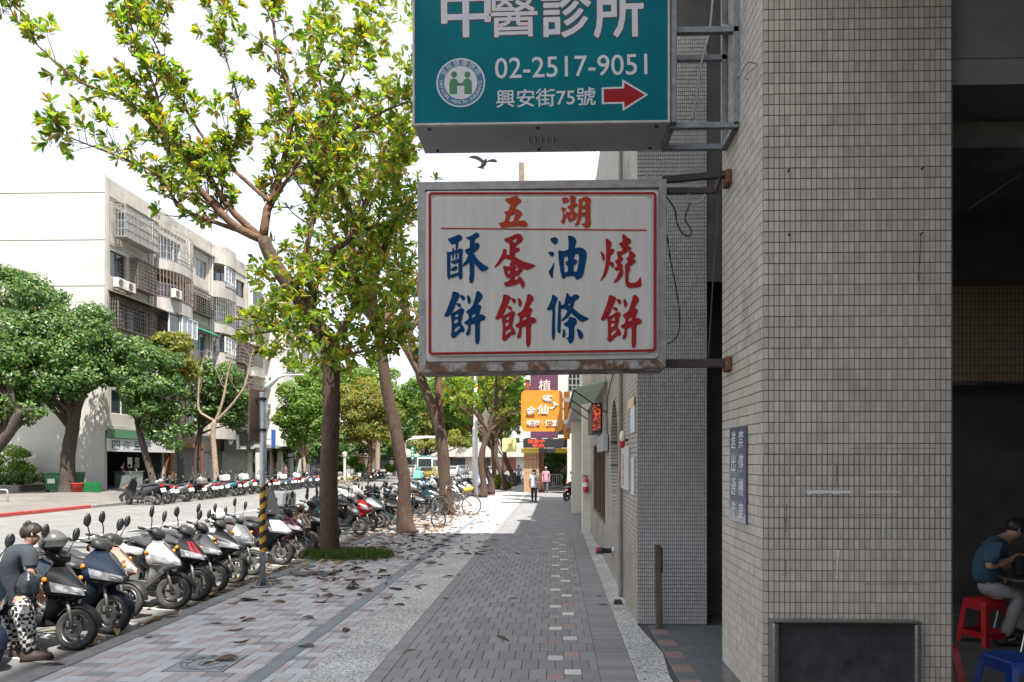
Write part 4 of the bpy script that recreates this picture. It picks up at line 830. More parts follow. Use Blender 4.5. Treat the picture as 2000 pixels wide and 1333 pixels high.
GT = 'broadleaf trees along the near kerb'
Y1 = 14.8; g = ground(645, 1088); b1 = (g.x, g.y, 0)
trunk = pxl([(645, 1092, .29), (644, 1075, .22), (643, 1040, .19), (642, 950, .18), (646, 820, .175), (648, 730, .18), (640, 680, .175), (610, 620, .16), (575, 570, .155), (530, 505, .14), (514, 466, .13)], Y1)
limbs = [pxl(p, Y1, d) for p, d in (
([(514, 468, .105), (470, 450, .085), (430, 415, .075), (385, 365, .065), (340, 320, .058), (316, 267, .05), (246, 197, .038), (156, 160, .026), (60, 75, .014), (15, 10, .008)], -1.2),
([(470, 452, .05), (410, 431, .042), (345, 402, .034), (320, 349, .028), (246, 312, .022), (172, 283, .015), (98, 254, .008)], -1.6),
([(514, 468, .095), (522, 410, .085), (532, 390, .08), (560, 290, .06), (570, 200, .048), (545, 120, .036), (530, 0, .028), (525, -120, .012)], .4),
([(528, 395, .05), (480, 353, .042), (410, 287, .032), (350, 190, .024), (300, 80, .016), (240, -20, .008)], .8),
([(514, 468, .085), (460, 420, .07), (420, 365, .055), (385, 300, .045), (310, 260, .036), (308, 190, .03), (268, 90, .022), (235, -30, .010)], -.6),
([(605, 620, .10), (618, 545, .085), (650, 490, .075), (692, 455, .065), (672, 390, .05), (656, 328, .045), (690, 255, .034), (750, 218, .022), (803, 198, .010)], -1.0),
([(640, 690, .09), (690, 610, .075), (735, 530, .06), (765, 440, .045), (780, 340, .03), (790, 250, .012)], .8),
([(575, 572, .07), (600, 480, .055), (620, 380, .045), (640, 240, .034), (620, 120, .022), (640, -30, .01)], 1.5),
([(692, 455, .04), (740, 440, .03), (790, 420, .02), (830, 400, .008)], -.5),
([(532, 392, .045), (575, 330, .035), (620, 250, .028), (680, 130, .018), (720, 20, .008)], .2),
([(430, 415, .03), (440, 330, .025), (470, 230, .02), (440, 110, .014), (400, -20, .008)], .6),
([(300, 80, .012), (330, 0, .01), (345, -60, .006)], 0),
([(610, 640, .05), (560, 640, .035), (515, 650, .022), (470, 655, .010)], -.8), ([(650, 700, .05), (690, 690, .035), (740, 680, .02), (780, 665, .01)], -.6))]
et = []
for _ in range(540):
	px, py = rng.uniform(490, 805), rng.uniform(500, 735)
	if py > 735 - .0022 * (px - 650) ** 2: continue
	p = at(px, py, Y1 + rng.uniform(-1.3, 1.2)); et.append((tuple(p), rv() + np.array([0, 0, .2])))
for _ in range(420):
	px, py = rng.uniform(590, 815), rng.uniform(-40, 560); p = at(px, py, Y1 + rng.uniform(-1.2, 1.8)); et.append((tuple(p), rv() + np.array([0, 0, .3])))
broad_tree('nearest big-leaved street tree with a straight trunk in a patch of grass', b1, trunk, limbs, GT, dens=8.5, length=.9, size=.205, per=(5, 8), nleafparts=300, extra_tips=et, n=18, start=.10)
def radial_tree(label, base, trunk, Y, spread, nlimb, rise, group, dens=1.3, length=1.2, size=.25, per=(6, 9), m=None, bm=None, seed=1, start=.2, n=12, depth=1, lean=(0, 0)):
	rs = np.random.default_rng(seed); top = np.array(trunk[-1]); limbs = []
	for k in range(nlimb):
		a = 2 * math.pi * (k + rs.uniform(-.3, .3)) / nlimb; r = spread * rs.uniform(.65, 1.1); h = rise * rs.uniform(.5, 1.15)
		i = rs.integers(max(1, len(trunk) - 3), len(trunk)); s = np.array(trunk[i]); r0 = s[3] * .6
		m1 = s[:3] + np.array([r * .4 * math.cos(a) + lean[0] * .4, r * .4 * math.sin(a), h * .5]); e_ = s[:3] + np.array([r * math.cos(a) + lean[0], r * math.sin(a) + lean[1], h])
		limbs.append([(*s[:3], r0), (*m1, r0 * .6), (*((m1 + e_) / 2 + rs.normal(size=3) * .15), r0 * .35), (*e_, .01)])
	return broad_tree(label, base, trunk, limbs, group, dens, length, size, per, .35, 0, m, bm, None, n, start, depth)
g = ground(792, 1040); radial_tree('second kerbside tree with a trunk leaning left over dead leaves', (g.x, g.y, 0), pxl([(796, 1045, .36), (792, 1028, .25), (788, 990, .195), (790, 940, .18), (782, 890, .175), (764, 800, .165), (752, 740, .16), (738, 640, .14), (715, 540, .12), (700, 430, .09)], g.y), g.y, 3.0, 9, 3.6, GT, dens=6.5, length=1.2, size=.20, per=(5, 8), m=lf_mag2, seed=4)
g = ground(872, 1005); radial_tree('third kerbside tree whose reddish trunk forks above the bicycle', (g.x, g.y, 0), pxl([(878, 1008, .38), (872, 990, .27), (868, 930, .23), (865, 880, .22), (850, 810, .19), (822, 740, .17), (800, 650, .13), (790, 560, .1)], g.y), g.y, 3.2, 8, 4.2, GT, dens=6.5, length=1.3, size=.22, per=(5, 8), m=lf_mag2, seed=5)
g3 = ground(872, 1005); q = pxl([(864, 875, .15), (858, 800, .14), (856, 740, .13), (860, 640, .10), (850, 520, .07)], g3.y + .3); mb = MB(); qq = resample(q, .3); mb.tube(qq[:, :3] - np.array([g3.x, g3.y, 0]), list(qq[:, 3]), 10)
mb.build('second_stem', bark_red, [o for o in col.objects if o.get('label', '').startswith('third kerbside')][0], True)
for i, (px, py, lb, lean, Yt) in enumerate(((943, 972, 'fourth kerbside tree with a crooked trunk right of the white lamp post', (.3, 0), 0), (958, 966, 'slim kerbside tree just behind the crooked fourth one', (-.4, 0), 0), (983, 958, 'kerbside tree with a pale sunlit leaning trunk by the orange sign', (-.5, 0), 0), (1003, 950, 'farthest kerbside tree with a dark trunk near the wooden column', (-.8, 0), 0))):
	g = ground(px, py); k = g.y / F; x0 = g.x
	tr = [(x0, g.y, 0, .30), (x0 + .05, g.y, .6, .19), (x0 - .25 + lean[0] * .5, g.y, 2.2, .16), (x0 + lean[0], g.y + .2, 3.6, .14), (x0 + lean[0] * 2.2, g.y + .3, 5.2, .11), (x0 + lean[0] * 2.5, g.y, 6.6, .07)]
	radial_tree(lb, (x0, g.y, 0), tr, g.y, 2.7, 9, 2.8, GT, dens=3.4, length=1.5, size=.32, per=(6, 9), seed=20 + i, depth=1, m=[lf_mag, lf_fresh, lf_mag, lf_fresh][i], n=9)
def lobe_tree(name, label, base, trunk, lobes, nleaf, size, m, bm, group, forks=(), width=1.0, shell=.45):
	t = thing(name, label, 'tree', base, 0, group); b0 = np.array(base)
	mb = MB(); q = resample([(p[0] - b0[0], p[1] - b0[1], p[2] - b0[2], p[3]) for p in trunk], .3); rough_tube(mb, q[:, :3], list(q[:, 3]), 10, .08, 5); mb.build('trunk', bm, t, True)
	top = q[-1]
	fk = MB()
	for c, r in lobes:
		c = np.array(c) - b0; i = rng.integers(len(q) // 2, len(q)); s = q[i]; mid = (s[:3] + c) / 2 + rv() * .2
		fk.tube([s[:3], mid, c], [s[3] * .5, s[3] * .3, .015], 6)
	fk.build('limb_work', bm, t, True, kind='stuff', fix=False)
	w_ = np.array([r[0] * r[1] + r[1] * r[2] + r[0] * r[2] for c, r in lobes]); w_ = w_ / w_.sum(); P_, D_, N_ = [], [], []
	for (c, r), f in zip(lobes, w_):
		n = int(nleaf * f); d = rv(n); rad = shell + (1 - shell) * rng.random(n) ** .6; bump_ = 1 + .16 * np.sin(d[:, 0] * 7 + c[0]) * np.sin(d[:, 2] * 6 + c[2]) + .10 * np.sin(d[:, 1] * 11)
		p = np.array(c) - b0 + d * (rad * bump_)[:, None] * np.array(r); P_.append(p); N_.append(d + rv(n) * .55 + np.array([0, 0, .35])); q_ = np.cross(d, rv(n)) + d * .25 - np.array([0, 0, .25]); D_.append(q_)
	P_, D_, N_ = np.concatenate(P_), np.concatenate(D_), np.concatenate(N_); D_ /= np.linalg.norm(D_, axis=1)[:, None]
	link('crown', leaf_mesh('crown', P_, D_, N_, size * rng.uniform(.6, 1.25, len(P_)), m, False, width), t, kind='stuff'); return t
def lobes_px(items, dY=1.6):
	"""lobes given as seen: px, py, radius px, distance"""
	L = []
	for px, py, rp, Y in items:
		p = at(px, py, Y); r = rp * Y / F; L.append((tuple(p), (r * .86, r * .9, r * .62)))
		for _ in range(4 if rp > 24 else 2): d = rv(); q = rng.uniform(.32, .5); L.append(((p.x + d[0] * r * .95, p.y + d[1] * r * .8, p.z + d[2] * r * .75), (r * q * 1.2, r * q * 1.2, r * q * .7)))
	return L
GL = 'dense trees on the pavement across the street'
def tpx(pts, Y, z0): return pxl(pts, Y)
Yb = 38.0
def gp(px, Y, z): p = at(px, 900, Y); return (p.x, Y, z)
lobe_tree('shade_tree', 'large dense shade tree with a thick dark trunk before the blank white wall', gp(130, 38, .28), pxl([(130, 972, .62), (131, 955, .42), (133, 900, .36), (140, 840, .33), (150, 790, .30), (162, 760, .26), (170, 700, .2)], 38),
	lobes_px([(30, 575, 55, 38.5), (75, 590, 50, 38), (20, 640, 60, 37), (95, 640, 60, 37.5), (150, 640, 55, 38), (190, 645, 38, 38), (60, 690, 60, 37), (140, 690, 62, 37), (195, 690, 45, 38), (110, 740, 50, 36.5), (165, 735, 45, 37), (30, 740, 50, 36.5), (205, 735, 32, 38), (75, 770, 42, 36.5), (60, 550, 32, 38.5), (200, 620, 25, 38.5)]), 30000, .23, lf_dense, bark_dark, GL)
lobe_tree('shade_tree', 'dense tree at the left picture edge with only its crown and leaning trunk showing', gp(-25, 35, .28), pxl([(-25, 985, .5), (-24, 920, .34), (-10, 880, .3), (18, 845, .26), (40, 800, .2)], 35),
	lobes_px([(0, 790, 42, 35), (-40, 760, 60, 35), (20, 740, 35, 35.5), (-30, 700, 70, 35), (55, 800, 30, 35.5), (0, 690, 45, 35)]), 9000, .22, lf_dense, bark_dark, GL)
lobe_tree('shade_tree', 'shade tree whose leaning trunk rises out of the scooters by the white shop sign', gp(303, 38.6, .2), pxl([(303, 965, .24), (298, 935, .2), (285, 890, .18), (272, 840, .17), (266, 790, .16), (272, 740, .12)], 38.6),
	lobes_px([(250, 690, 40, 38.6), (290, 700, 38, 38), (245, 735, 36, 38), (290, 750, 40, 38), (330, 745, 36, 39), (260, 780, 28, 38), (305, 795, 36, 38.3), (335, 800, 26, 39), (320, 850, 30, 38.5), (295, 830, 22, 38.2), (225, 690, 26, 39), (325, 700, 26, 39)]), 14000, .22, lf_dense, bark_dark, GL)
lobe_tree('yellowing_tree', 'yellow and green tree rising behind the dark shade tree', gp(345, 42, .2), pxl([(352, 960, .26), (352, 900, .2), (345, 820, .17), (335, 760, .14), (335, 700, .1)], 42),
	lobes_px([(335, 680, 34, 41), (355, 705, 32, 41), (315, 690, 26, 41), (365, 730, 22, 41.5), (320, 665, 20, 41), (345, 730, 30, 42)]), 7000, .26, lf_yel, bark_dark, GL)
lobe_tree('shade_tree', 'dark green tree behind the bare tree across the street', gp(385, 47, .2), pxl([(385, 950, .3), (386, 880, .2), (395, 820, .16), (410, 770, .12)], 47),
	lobes_px([(395, 730, 34, 47), (440, 735, 36, 47), (420, 770, 38, 47), (465, 775, 32, 47.5), (395, 800, 30, 47), (445, 810, 34, 47.5), (375, 770, 24, 47), (470, 820, 22, 48), (365, 840, 22, 46.5)]), 11000, .24, lf_dense, bark_dark, GL)
tb = thing('bare_tree', 'bare pinkish tree without leaves among the scooters across the street', 'tree', gp(424, 45, .2)); b0 = np.array(tb.location)
for nm, pts in (('trunk', [(424, 955, .24), (421, 920, .19), (418, 880, .17), (416, 850, .16), (420, 820, .14)]), ('limb', [(418, 830, .11), (430, 800, .09), (438, 770, .08), (445, 730, .05), (458, 690, .03), (470, 650, .012)]), ('limb', [(420, 825, .1), (445, 800, .08), (465, 775, .07), (480, 750, .05), (490, 700, .03), (500, 670, .01)]), ('limb', [(417, 822, .09), (400, 812, .08), (388, 800, .075), (388, 760, .06), (392, 720, .04), (405, 690, .02), (425, 670, .01)])):
	q = resample(pxl(pts, 45), .3); q[:, :3] -= b0; mb = MB().tube(q[:, :3], list(q[:, 3]), 8); mb.build(nm, bark_pale, tb, True)
	if nm == 'limb':
		tp_l = []; tw = MB(); grow(q, .3, 2.2, 1.9, .8, tp_l, tw, 1, .014); tw.build('twig_work', bark_pale, tb, True, kind='stuff', fix=False)
GB = 'trees farther up the street'
def far_tree(label, px, Y, z0, crown, n, size, m, bm, trunk_px=None):
	b = gp(px, Y, z0); p0 = at(px, 900, Y)
	tr = pxl(trunk_px, Y) if trunk_px else [(b[0], Y, z0, .25), (b[0] + .1, Y, z0 + 2, .2), (b[0], Y, z0 + 4, .15)]
	lobe_tree('street_tree', label, b, tr, lobes_px([(a, c_, r_ * 1.22, d_) for a, c_, r_, d_ in crown]), int(n * 1.5), size, m, bm, GB)
far_tree('young fresh green tree with a slim trunk at the end of the far scooter row', 592, 58, .1, [(580, 770, 34, 58), (605, 790, 34, 58), (565, 815, 26, 58), (590, 835, 32, 58), (625, 830, 24, 58), (580, 860, 20, 58), (560, 760, 18, 58), (612, 750, 22, 59)], 8000, .32, lf_fresh, bark_pale, [(597, 948, .16), (594, 900, .13), (588, 860, .12)])
far_tree('yellow green tree with a curved reddish trunk behind the green bin', 722, 72, .2, [(690, 800, 34, 72), (720, 790, 36, 72), (700, 840, 32, 72), (735, 835, 30, 72), (675, 850, 24, 72), (745, 800, 30, 72), (715, 760, 32, 73), (760, 850, 20, 72)], 9000, .36, lf_yel, bark_red, [(720, 925, .3), (724, 890, .25), (722, 865, .24), (716, 830, .2)])
far_tree('tall green tree with a grey trunk beside the curved reddish trunk', 736, 80, .2, [(745, 770, 34, 80), (770, 800, 30, 80), (700, 745, 34, 82), (735, 735, 30, 82), (780, 770, 26, 80), (660, 770, 30, 80), (670, 740, 30, 80), (690, 770, 30, 84), (640, 790, 30, 80)], 11000, .40, lf_fresh, bark_pale, [(737, 920, .3), (738, 880, .26), (742, 840, .2)])
far_tree('dark tree in front of the pale low building up the street', 770, 92, .2, [(690, 880, 22, 94), (660, 885, 22, 94), (770, 860, 26, 92), (755, 880, 18, 92), (790, 830, 24, 92), (640, 870, 22, 94), (720, 870, 22, 94)], 7000, .42, lf_dense, bark_dark)
far_tree('yellowing tree behind the bus', 830, 120, .2, [(820, 815, 28, 120), (850, 800, 28, 120), (800, 840, 20, 120), (835, 850, 18, 120), (880, 810, 30, 120), (860, 840, 20, 120), (905, 830, 22, 120), (780, 860, 18, 110), (815, 868, 14, 110), (850, 868, 14, 110), (890, 860, 16, 110), (760, 840, 20, 110), (915, 865, 12, 110)], 12000, .55, lf_yel, bark_dark)
far_tree('fresh green tree filling the gap above the bus', 880, 150, .2, [(900, 790, 30, 150), (860, 770, 28, 150), (930, 810, 26, 150), (820, 780, 26, 150), (950, 780, 28, 150), (780, 790, 26, 150), (910, 850, 18, 150)], 8000, .7, lf_fresh, bark_dark)
far_tree('green tree closing the end of the street by the yellow light box', 985, 110, .2, [(960, 790, 32, 110), (985, 800, 30, 110), (1000, 760, 28, 110), (970, 840, 24, 110), (1005, 820, 20, 110), (940, 840, 22, 110)], 8000, .5, lf_fresh, bark_dark)
far_tree('big green tree rising over the far end of the kerbside row', 930, 75, 0, [(900, 760, 34, 75), (930, 740, 34, 75), (965, 770, 32, 75), (990, 745, 32, 75), (870, 780, 30, 76), (945, 800, 28, 75), (1005, 780, 26, 75), (845, 750, 30, 78), (820, 785, 30, 80), (985, 820, 22, 75), (905, 815, 26, 76)], 14000, .36, lf_fresh, bark_red, [(965, 935, .25), (962, 880, .2), (950, 830, .17)])
far_tree('shady tree beyond the young green tree', 545, 68, .2, [(560, 860, 22, 68), (600, 880, 18, 68), (545, 880, 16, 68), (620, 870, 18, 69), (640, 850, 20, 70)], 4000, .36, lf_dense, bark_dark)
def bush(name, label, cat, items, n, size, m, z0=.2):
	L = lobes_px(items); c = np.mean([l[0] for l in L], 0); t = thing(name, label, cat, (c[0], c[1], z0)); b0 = np.array(t.location)
	P_, D_, N_ = [], [], []
	for cc, r in L:
		k = n // len(L); d = rv(k); p = np.array(cc) - b0 + d * (.6 + .4 * rng.random(k))[:, None] * np.array(r); ok = p[:, 2] > 0; P_.append(p[ok]); N_.append((d + rv(k) * .5 + np.array([0, 0, .3]))[ok]); D_.append((np.cross(d, rv(k)) + d * .3)[ok])
	link('foliage', leaf_mesh('foliage', np.concatenate(P_), np.concatenate(D_), np.concatenate(N_), size * rng.uniform(.6, 1.2, sum(map(len, P_))), m, False, 1.2), t, kind='stuff')
	mb = MB()
	for cc, r in L[:6]: mb.tube([Vector((cc[0] - b0[0], cc[1] - b0[1], 0)), Vector(np.array(cc) - b0)], [.04, .015], 6)
	mb.build('stem', bark_dark, t, kind='stuff', fix=False); return t
bush('round_shrub', 'tall rounded shrub against the white end wall at the left edge', 'shrub', [(20, 900, 32, 40), (5, 920, 34, 40), (35, 925, 26, 40), (-20, 910, 30, 40)], 5000, .16, lf_fresh)
bush('clipped_hedge', 'low clipped hedge on the brick planter left of the green bin', 'hedge', [(15, 933, 14, 38.5), (40, 935, 13, 38.5), (60, 935, 13, 38.5), (80, 933, 13, 38.5), (95, 938, 10, 38.5), (0, 935, 14, 38.5), (28, 936, 13, 38.5)], 5000, .11, lf_dense)
bush('flowering_bush', 'orange and green bush at the foot of the kerbside trees', 'shrub', [(978, 940, 13, 50), (985, 947, 10, 50), (970, 950, 10, 50), (990, 952, 7, 50)], 2200, .22, lf_yel, 0)
bush('garden_shrub', 'dark garden shrubs behind the white rail under the shop sign', 'shrub', [(1060, 935, 14, 60), (1085, 930, 14, 60), (1105, 935, 14, 60), (1070, 915, 10, 60), (1040, 938, 10, 60)], 4000, .3, lf_dense, 0)
bush('garden_shrub', 'shrubs under the trees beyond the green bin', 'shrub', [(690, 905, 10, 74), (705, 912, 8, 74), (668, 912, 8, 74), (760, 915, 8, 82), (780, 912, 8, 82)], 2500, .35, lf_fresh)
lobe_tree('garden_tree', 'dark garden tree seen through the opening beside the wooden column', gp(1088, 58, 0), pxl([(1090, 950, .14), (1088, 925, .11), (1085, 905, .09)], 58), lobes_px([(1070, 890, 14, 58), (1095, 888, 15, 58), (1082, 900, 12, 58), (1110, 895, 12, 58), (1058, 897, 10, 58)]), 4000, .3, lf_dense, bark_dark, GB)
gb = MB(); gx, gy = b1[0], b1[1]; nb = 4200
pos = []
while len(pos) < nb:
	x, y = rng.uniform(-1, 1), rng.uniform(-1, 1)
	if x * x + y * y < 1 * (0.75 + .3 * math.sin(5 * math.atan2(y, x)) ** 2): pos.append((gx + .40 + x * .95 + rng.normal(0, .07), gy - .05 + y * .60 + rng.normal(0, .08), 0))
pos = np.array(pos); d = rv(nb) * .45 + np.array([0, 0, 1]); me = leaf_mesh('grass', pos, d / np.linalg.norm(d, axis=1)[:, None], np.cross(d, rv(nb)), rng.uniform(.03, .19, nb) * (.5 + .7 * (np.sin(pos[:, 0] * 9) * np.sin(pos[:, 1] * 11) > -.2)), leafmat('grass blade', [(0, (.03, .075, .012)), (.6, (.06, .125, .02)), (1, (.16, .16, .05))], .5, .3), False, .16)
link('grass_patch', me, None, 'patch of green grass round the foot of the nearest tree', 'grass', None, 'stuff')
# ------------------------------------------------------------------ apartment block across the street
XB = -27.0; YB = 41.6
whitewall = M('white painted wall', (.52, .50, .455), .75, c2=(.475, .455, .415), nscale=.5, dirt=((.43, .41, .37), .35, .58))
facade = M('grimy cement facade', (.50, .46, .40), .85, c2=(.40, .365, .32), nscale=.6, ndet=8, bump=.15, bscale=12, dirt=((.25, .235, .21), .5, .58))
facade2 = M('streaked cement', (.46, .43, .40), .85, c2=(.30, .28, .26), nscale=1.0, ndet=8, stretch=(1, 1, .22), dirt=((.2, .185, .165), .8, .62))
cage = M('window cage steel', (.42, .42, .41), .5, .3, c2=(.30, .27, .24), nscale=5); cage_d = M('rusty cage steel', (.20, .17, .15), .7, .2, c2=(.12, .09, .07), nscale=5)
alu_w = M('white window frame', (.60, .60, .58), .5); alu_d = M('dark window frame', (.08, .08, .085), .4, .4)
AP = thing('apartment_building', 'pale apartment block with barred windows, curved balconies and a blank white end wall', 'building', (XB, YB, 0)); AO = Vector((XB, YB, 0))
def ap(name, mb, m, parent=None, smooth=False, **k): o = mb.build(name, m, parent or AP, smooth, **k); o.location = -AO; return o
mb = MB().bx(-48, XB - .6, YB + .25, 61.4, 3.9, 19.0); ap('wall', mb, facade)
mb = MB().bx(-48, XB - .6, 49.05, 61.4, -.1, 3.89); ap('ground_floor_wall', mb, facade)
mb = MB().bx(-60, XB, YB, YB + .24, -.1, 19.2); ap('end_wall', mb, whitewall)
gm = M('wall groove', (.12, .115, .11), .9)
for z in (18.1, 15.26, 12.5, 9.7): mb = MB().bx(-60, XB + .004, YB - .006, YB + .02, z - .025, z + .025); ap('wall_groove', mb, gm)
def win(y0, y1, z0, z1, d=-.25, fr=alu_w, gl=glassb, nx=2, nz=1, grid=0):
	w_ = MB(); t = .06; x = XB + d
	w_.bx(x - .05, x + .05, y0, y0 + t, z0, z1); w_.bx(x - .05, x + .05, y1 - t, y1, z0, z1); w_.bx(x - .048, x + .048, y0 + t, y1 - t, z0, z0 + t); w_.bx(x - .048, x + .048, y0 + t, y1 - t, z1 - t, z1)
	for k in range(1, nx): y = y0 + (y1 - y0) * k / nx; w_.bx(x - .04, x + .04, y - t / 2, y + t / 2, z0 + t, z1 - t)
	for k in range(1, grid): z = z0 + (z1 - z0) * k / grid; w_.bx(x - .02, x + .02, y0 + t, y1 - t, z - .02, z + .02)
	f = ap('window', w_, fr)
	for k in range(nx):
		ya, yb = y0 + t + (y1 - y0 - 2 * t) * k / nx, y0 + t + (y1 - y0 - 2 * t) * (k + 1) / nx; g_ = MB(); g_.bx(x - .025, x - .005, ya, yb, z0 + t, z1 - t); o = g_.build('pane', gl, f)
	return f
def cagebox(y0, y1, z0, z1, dep, m, step=.14, rows=4, roof=True):
	c = MB(); x0, x1 = XB - .02, XB + dep; r = .018
	n = int((y1 - y0) / step)
	for k in range(n + 1): y = y0 + (y1 - y0) * k / n; c.bx(x1 - r, x1 + r, y - r, y + r, z0, z1)
	for y in (y0, y1):
		for k in range(4): x = x0 + (x1 - x0) * (k + .5) / 4; c.bx(x - r, x + r, y - r, y + r, z0, z1)
	for k in range(rows + 1):
		z = z0 + (z1 - z0) * k / rows; c.bx(x1 - r - .01, x1 + r + .01, y0, y1, z - r, z + r)
		for y in (y0, y1): c.bx(x0, x1, y - r - .01, y + r + .01, z - r, z + r)
	ap('window_cage', c, m, kind='stuff', fix=False)
	c = MB(); c.bx(x0, x1, y0, y1, z0 - .05, z0 - .02); ap('cage_floor', c, m)
	if roof: c = MB(); c.add([(x0, y0, z1 + .2), (x1 + .05, y0, z1 + .03), (x1 + .05, y1, z1 + .03), (x0, y1, z1 + .2), (x0, y0, z1 + .22), (x1 + .05, y0, z1 + .05), (x1 + .05, y1, z1 + .05), (x0, y1, z1 + .22)], [(0, 1, 2, 3), (4, 5, 6, 7), (0, 1, 5, 4), (1, 2, 6, 5), (2, 3, 7, 6)]); ap('cage_roof', c, m)
FZ = (4.1, 6.9, 9.7, 12.5, 15.3); bays = ((41.85, 46.4), (46.4, 51.1), (51.1, 54.6), (54.6, 58.2), (58.2, 61.4))
def panel(y0, y1, z0, z1, m=facade, d0=-.62, d1=-.1):
	mb = MB().bx(XB + d0, XB + d1, y0, y1, z0, z1); ap('facade_panel', mb, m)
def bay_wall(y0, y1, zf, wy0, wy1, wz0, wz1, d=-.1, m=facade):
	"""wall round one window opening"""
	zt = zf + 2.8
	panel(y0, y1, zf, wz0, m, -.6, d); panel(y0, y1, wz1, zt, m, -.6, d); panel(y0, wy0, wz0, wz1, m, -.6, d); panel(wy1, y1, wz0, wz1, m, -.6, d)
for z in FZ: mb = MB().bx(XB - .12, XB - .05, 41.9, 61.4, z - .14, z + .06); ap('floor_band', mb, facade2)
mb = MB().bx(XB - .6, XB - .04, 41.86, 61.4, 18.1, 19.15); ap('parapet', mb, facade)
for y0, y1 in ((51.2, 58.0),): mb = MB().bx(XB - .03, XB + .25, y0, y1, 18.0, 18.12); ap('parapet_ledge', mb, facade2)
for y in (41.9, 46.4, 51.1, 54.6, 58.2, 61.2): mb = MB().bx(XB - .2, XB + .02, y - .14, y + .14, 4.1, 19.1); ap('pilaster', mb, facade)
bay_wall(42.0, 46.3, 15.3, 43.0, 45.6, 16.2, 17.6); win(43.0, 45.6, 16.2, 17.6, nx=3); cagebox(42.5, 46.0, 15.75, 17.7, .75, cage)
bay_wall(42.0, 46.3, 12.5, 42.3, 44.0, 13.3, 14.9); win(42.3, 43.8, 13.3, 14.9, fr=alu_d, gl=glassd); cagebox(44.2, 46.2, 13.0, 14.8, .5, cage_d, .16, 8)
bay_wall(42.0, 46.3, 9.7, 42.2, 46.1, 10.3, 12.0); win(42.2, 46.1, 10.3, 12.0, fr=alu_d, gl=glassd, nx=4); cagebox(42.1, 46.2, 10.1, 11.9, .55, cage_d, .2, 7)
mb = MB().prism([(XB - .05, 41.9, 12.35), (XB + 1.0, 41.9, 12.0), (XB + 1.0, 41.9, 12.06), (XB - .05, 41.9, 12.42)], (0, 6.6, 0)); ap('tin_awning', mb, M('rusty tin sheet', (.22, .18, .15), .7, .3, c2=(.14, .10, .08), nscale=4))
bay_wall(42.0, 46.3, 6.9, 42.4, 45.9, 7.6, 9.3); win(42.4, 45.9, 7.6, 9.3, nx=4, gl=glassd); bay_wall(42.0, 46.3, 4.1, 42.4, 45.9, 4.9, 6.4); win(42.4, 45.9, 4.9, 6.4, nx=3, gl=glassd)
def curved(y0, y1, zf, dep, cm, par=1.0, bars=True, slots=True):
	ym, a = (y0 + y1) / 2, (y1 - y0) / 2; n = 20
	pts = [(math.sin(math.pi * k / n) ** .75 * dep, ym - a * math.cos(math.pi * k / n)) for k in range(n + 1)]
	sec = []
	for d, y in pts:
		k = .10; i = (max(0, d - k)); yi = ym + (y - ym) * (1 - .10 / a)
		sec.append([(XB - .05 + d, y, zf - .35), (XB - .05 + d, y, zf + par), (XB - .05 + i, yi, zf + par), (XB - .05 + i, yi, zf - .35)])
	mb = MB().loft(sec); ap('balcony_wall', mb, facade2, smooth=False)
	mb = MB().prism([(XB - .1 + d * .97, ym + (y - ym) * .97, zf - .30) for d, y in pts], (0, 0, .16)); ap('balcony_floor', mb, facade)
	if slots:
		for k in range(8, 14): d, y = pts[k]; d2, y2 = pts[k + 1];
		mb = MB().loft([[(XB - .045 + pts[k][0] + e, pts[k][1], zf + .52 + z) for e, z in ((0, 0), (.012, 0), (.012, .10), (0, .10))] for k in range(6, 15)]); ap('balcony_slot', mb, gm)
	if bars:
		c = MB(); r = .017; z1 = zf + 2.45
		for k in range(n + 1):
			d, y = pts[k]; x = XB - .06 + d * 1.02; c.bx(x - r, x + r, y - r, y + r, zf + par, z1)
		for z in (zf + par + .05, zf + par + .5, zf + par + .95, z1): c.tube([(XB - .06 + d * 1.02, y, z) for d, y in pts], .02, 4)
		ap('balcony_cage', c, cm, kind='stuff', fix=False)
bay_wall(46.5, 51.0, 15.3, 47.2, 50.4, 15.6, 17.6); win(47.2, 50.4, 15.6, 17.6, nx=4, gl=glassd); curved(46.7, 50.9, 15.3, 1.15, cage, .35)
bay_wall(46.5, 51.0, 12.5, 47.2, 50.4, 12.9, 14.9); win(47.2, 50.4, 12.9, 14.9, nx=4, gl=glassd); curved(46.7, 50.9, 12.5, 1.15, M('pinkish cage steel', (.36, .27, .23), .6, .2, c2=(.26, .19, .16), nscale=5), .55)
bay_wall(46.5, 51.0, 9.7, 47.2, 50.4, 10.2, 12.0); curved(46.7, 50.9, 9.7, 1.15, cage, 1.0, False); win(47.0, 48.4, 10.75, 12.1, .9, nx=1, gl=glassd); win(48.5, 50.6, 10.75, 12.1, 1.0, nx=3)
bay_wall(46.5, 51.0, 6.9, 47.2, 50.4, 7.4, 9.2); curved(46.7, 50.9, 6.9, 1.15, cage, .9); win(47.2, 50.4, 7.4, 9.2, nx=4, gl=glassd); bay_wall(46.5, 51.0, 4.1, 47.2, 50.4, 4.8, 6.4); win(47.2, 50.4, 4.8, 6.4, nx=3)
bay_wall(51.2, 54.5, 15.3, 51.5, 54.2, 16.0, 17.4); win(51.5, 52.2, 16.0, 17.4, nx=1); win(52.5, 53.9, 16.0, 17.4, nx=2); panel(52.2, 52.5, 16.0, 17.4)
bay_wall(51.2, 54.5, 12.5, 51.6, 54.2, 13.3, 14.6); win(51.6, 54.2, 13.3, 14.6, fr=alu_d, gl=glassd, nx=3); cagebox(51.5, 54.3, 13.1, 14.7, .45, cage_d, .3, 8)
bay_wall(51.2, 54.5, 9.7, 51.5, 54.2, 10.4, 11.9); win(51.5, 54.2, 10.4, 11.9, nx=3, gl=M('green tinted glass', (.04, .13, .11), .1));
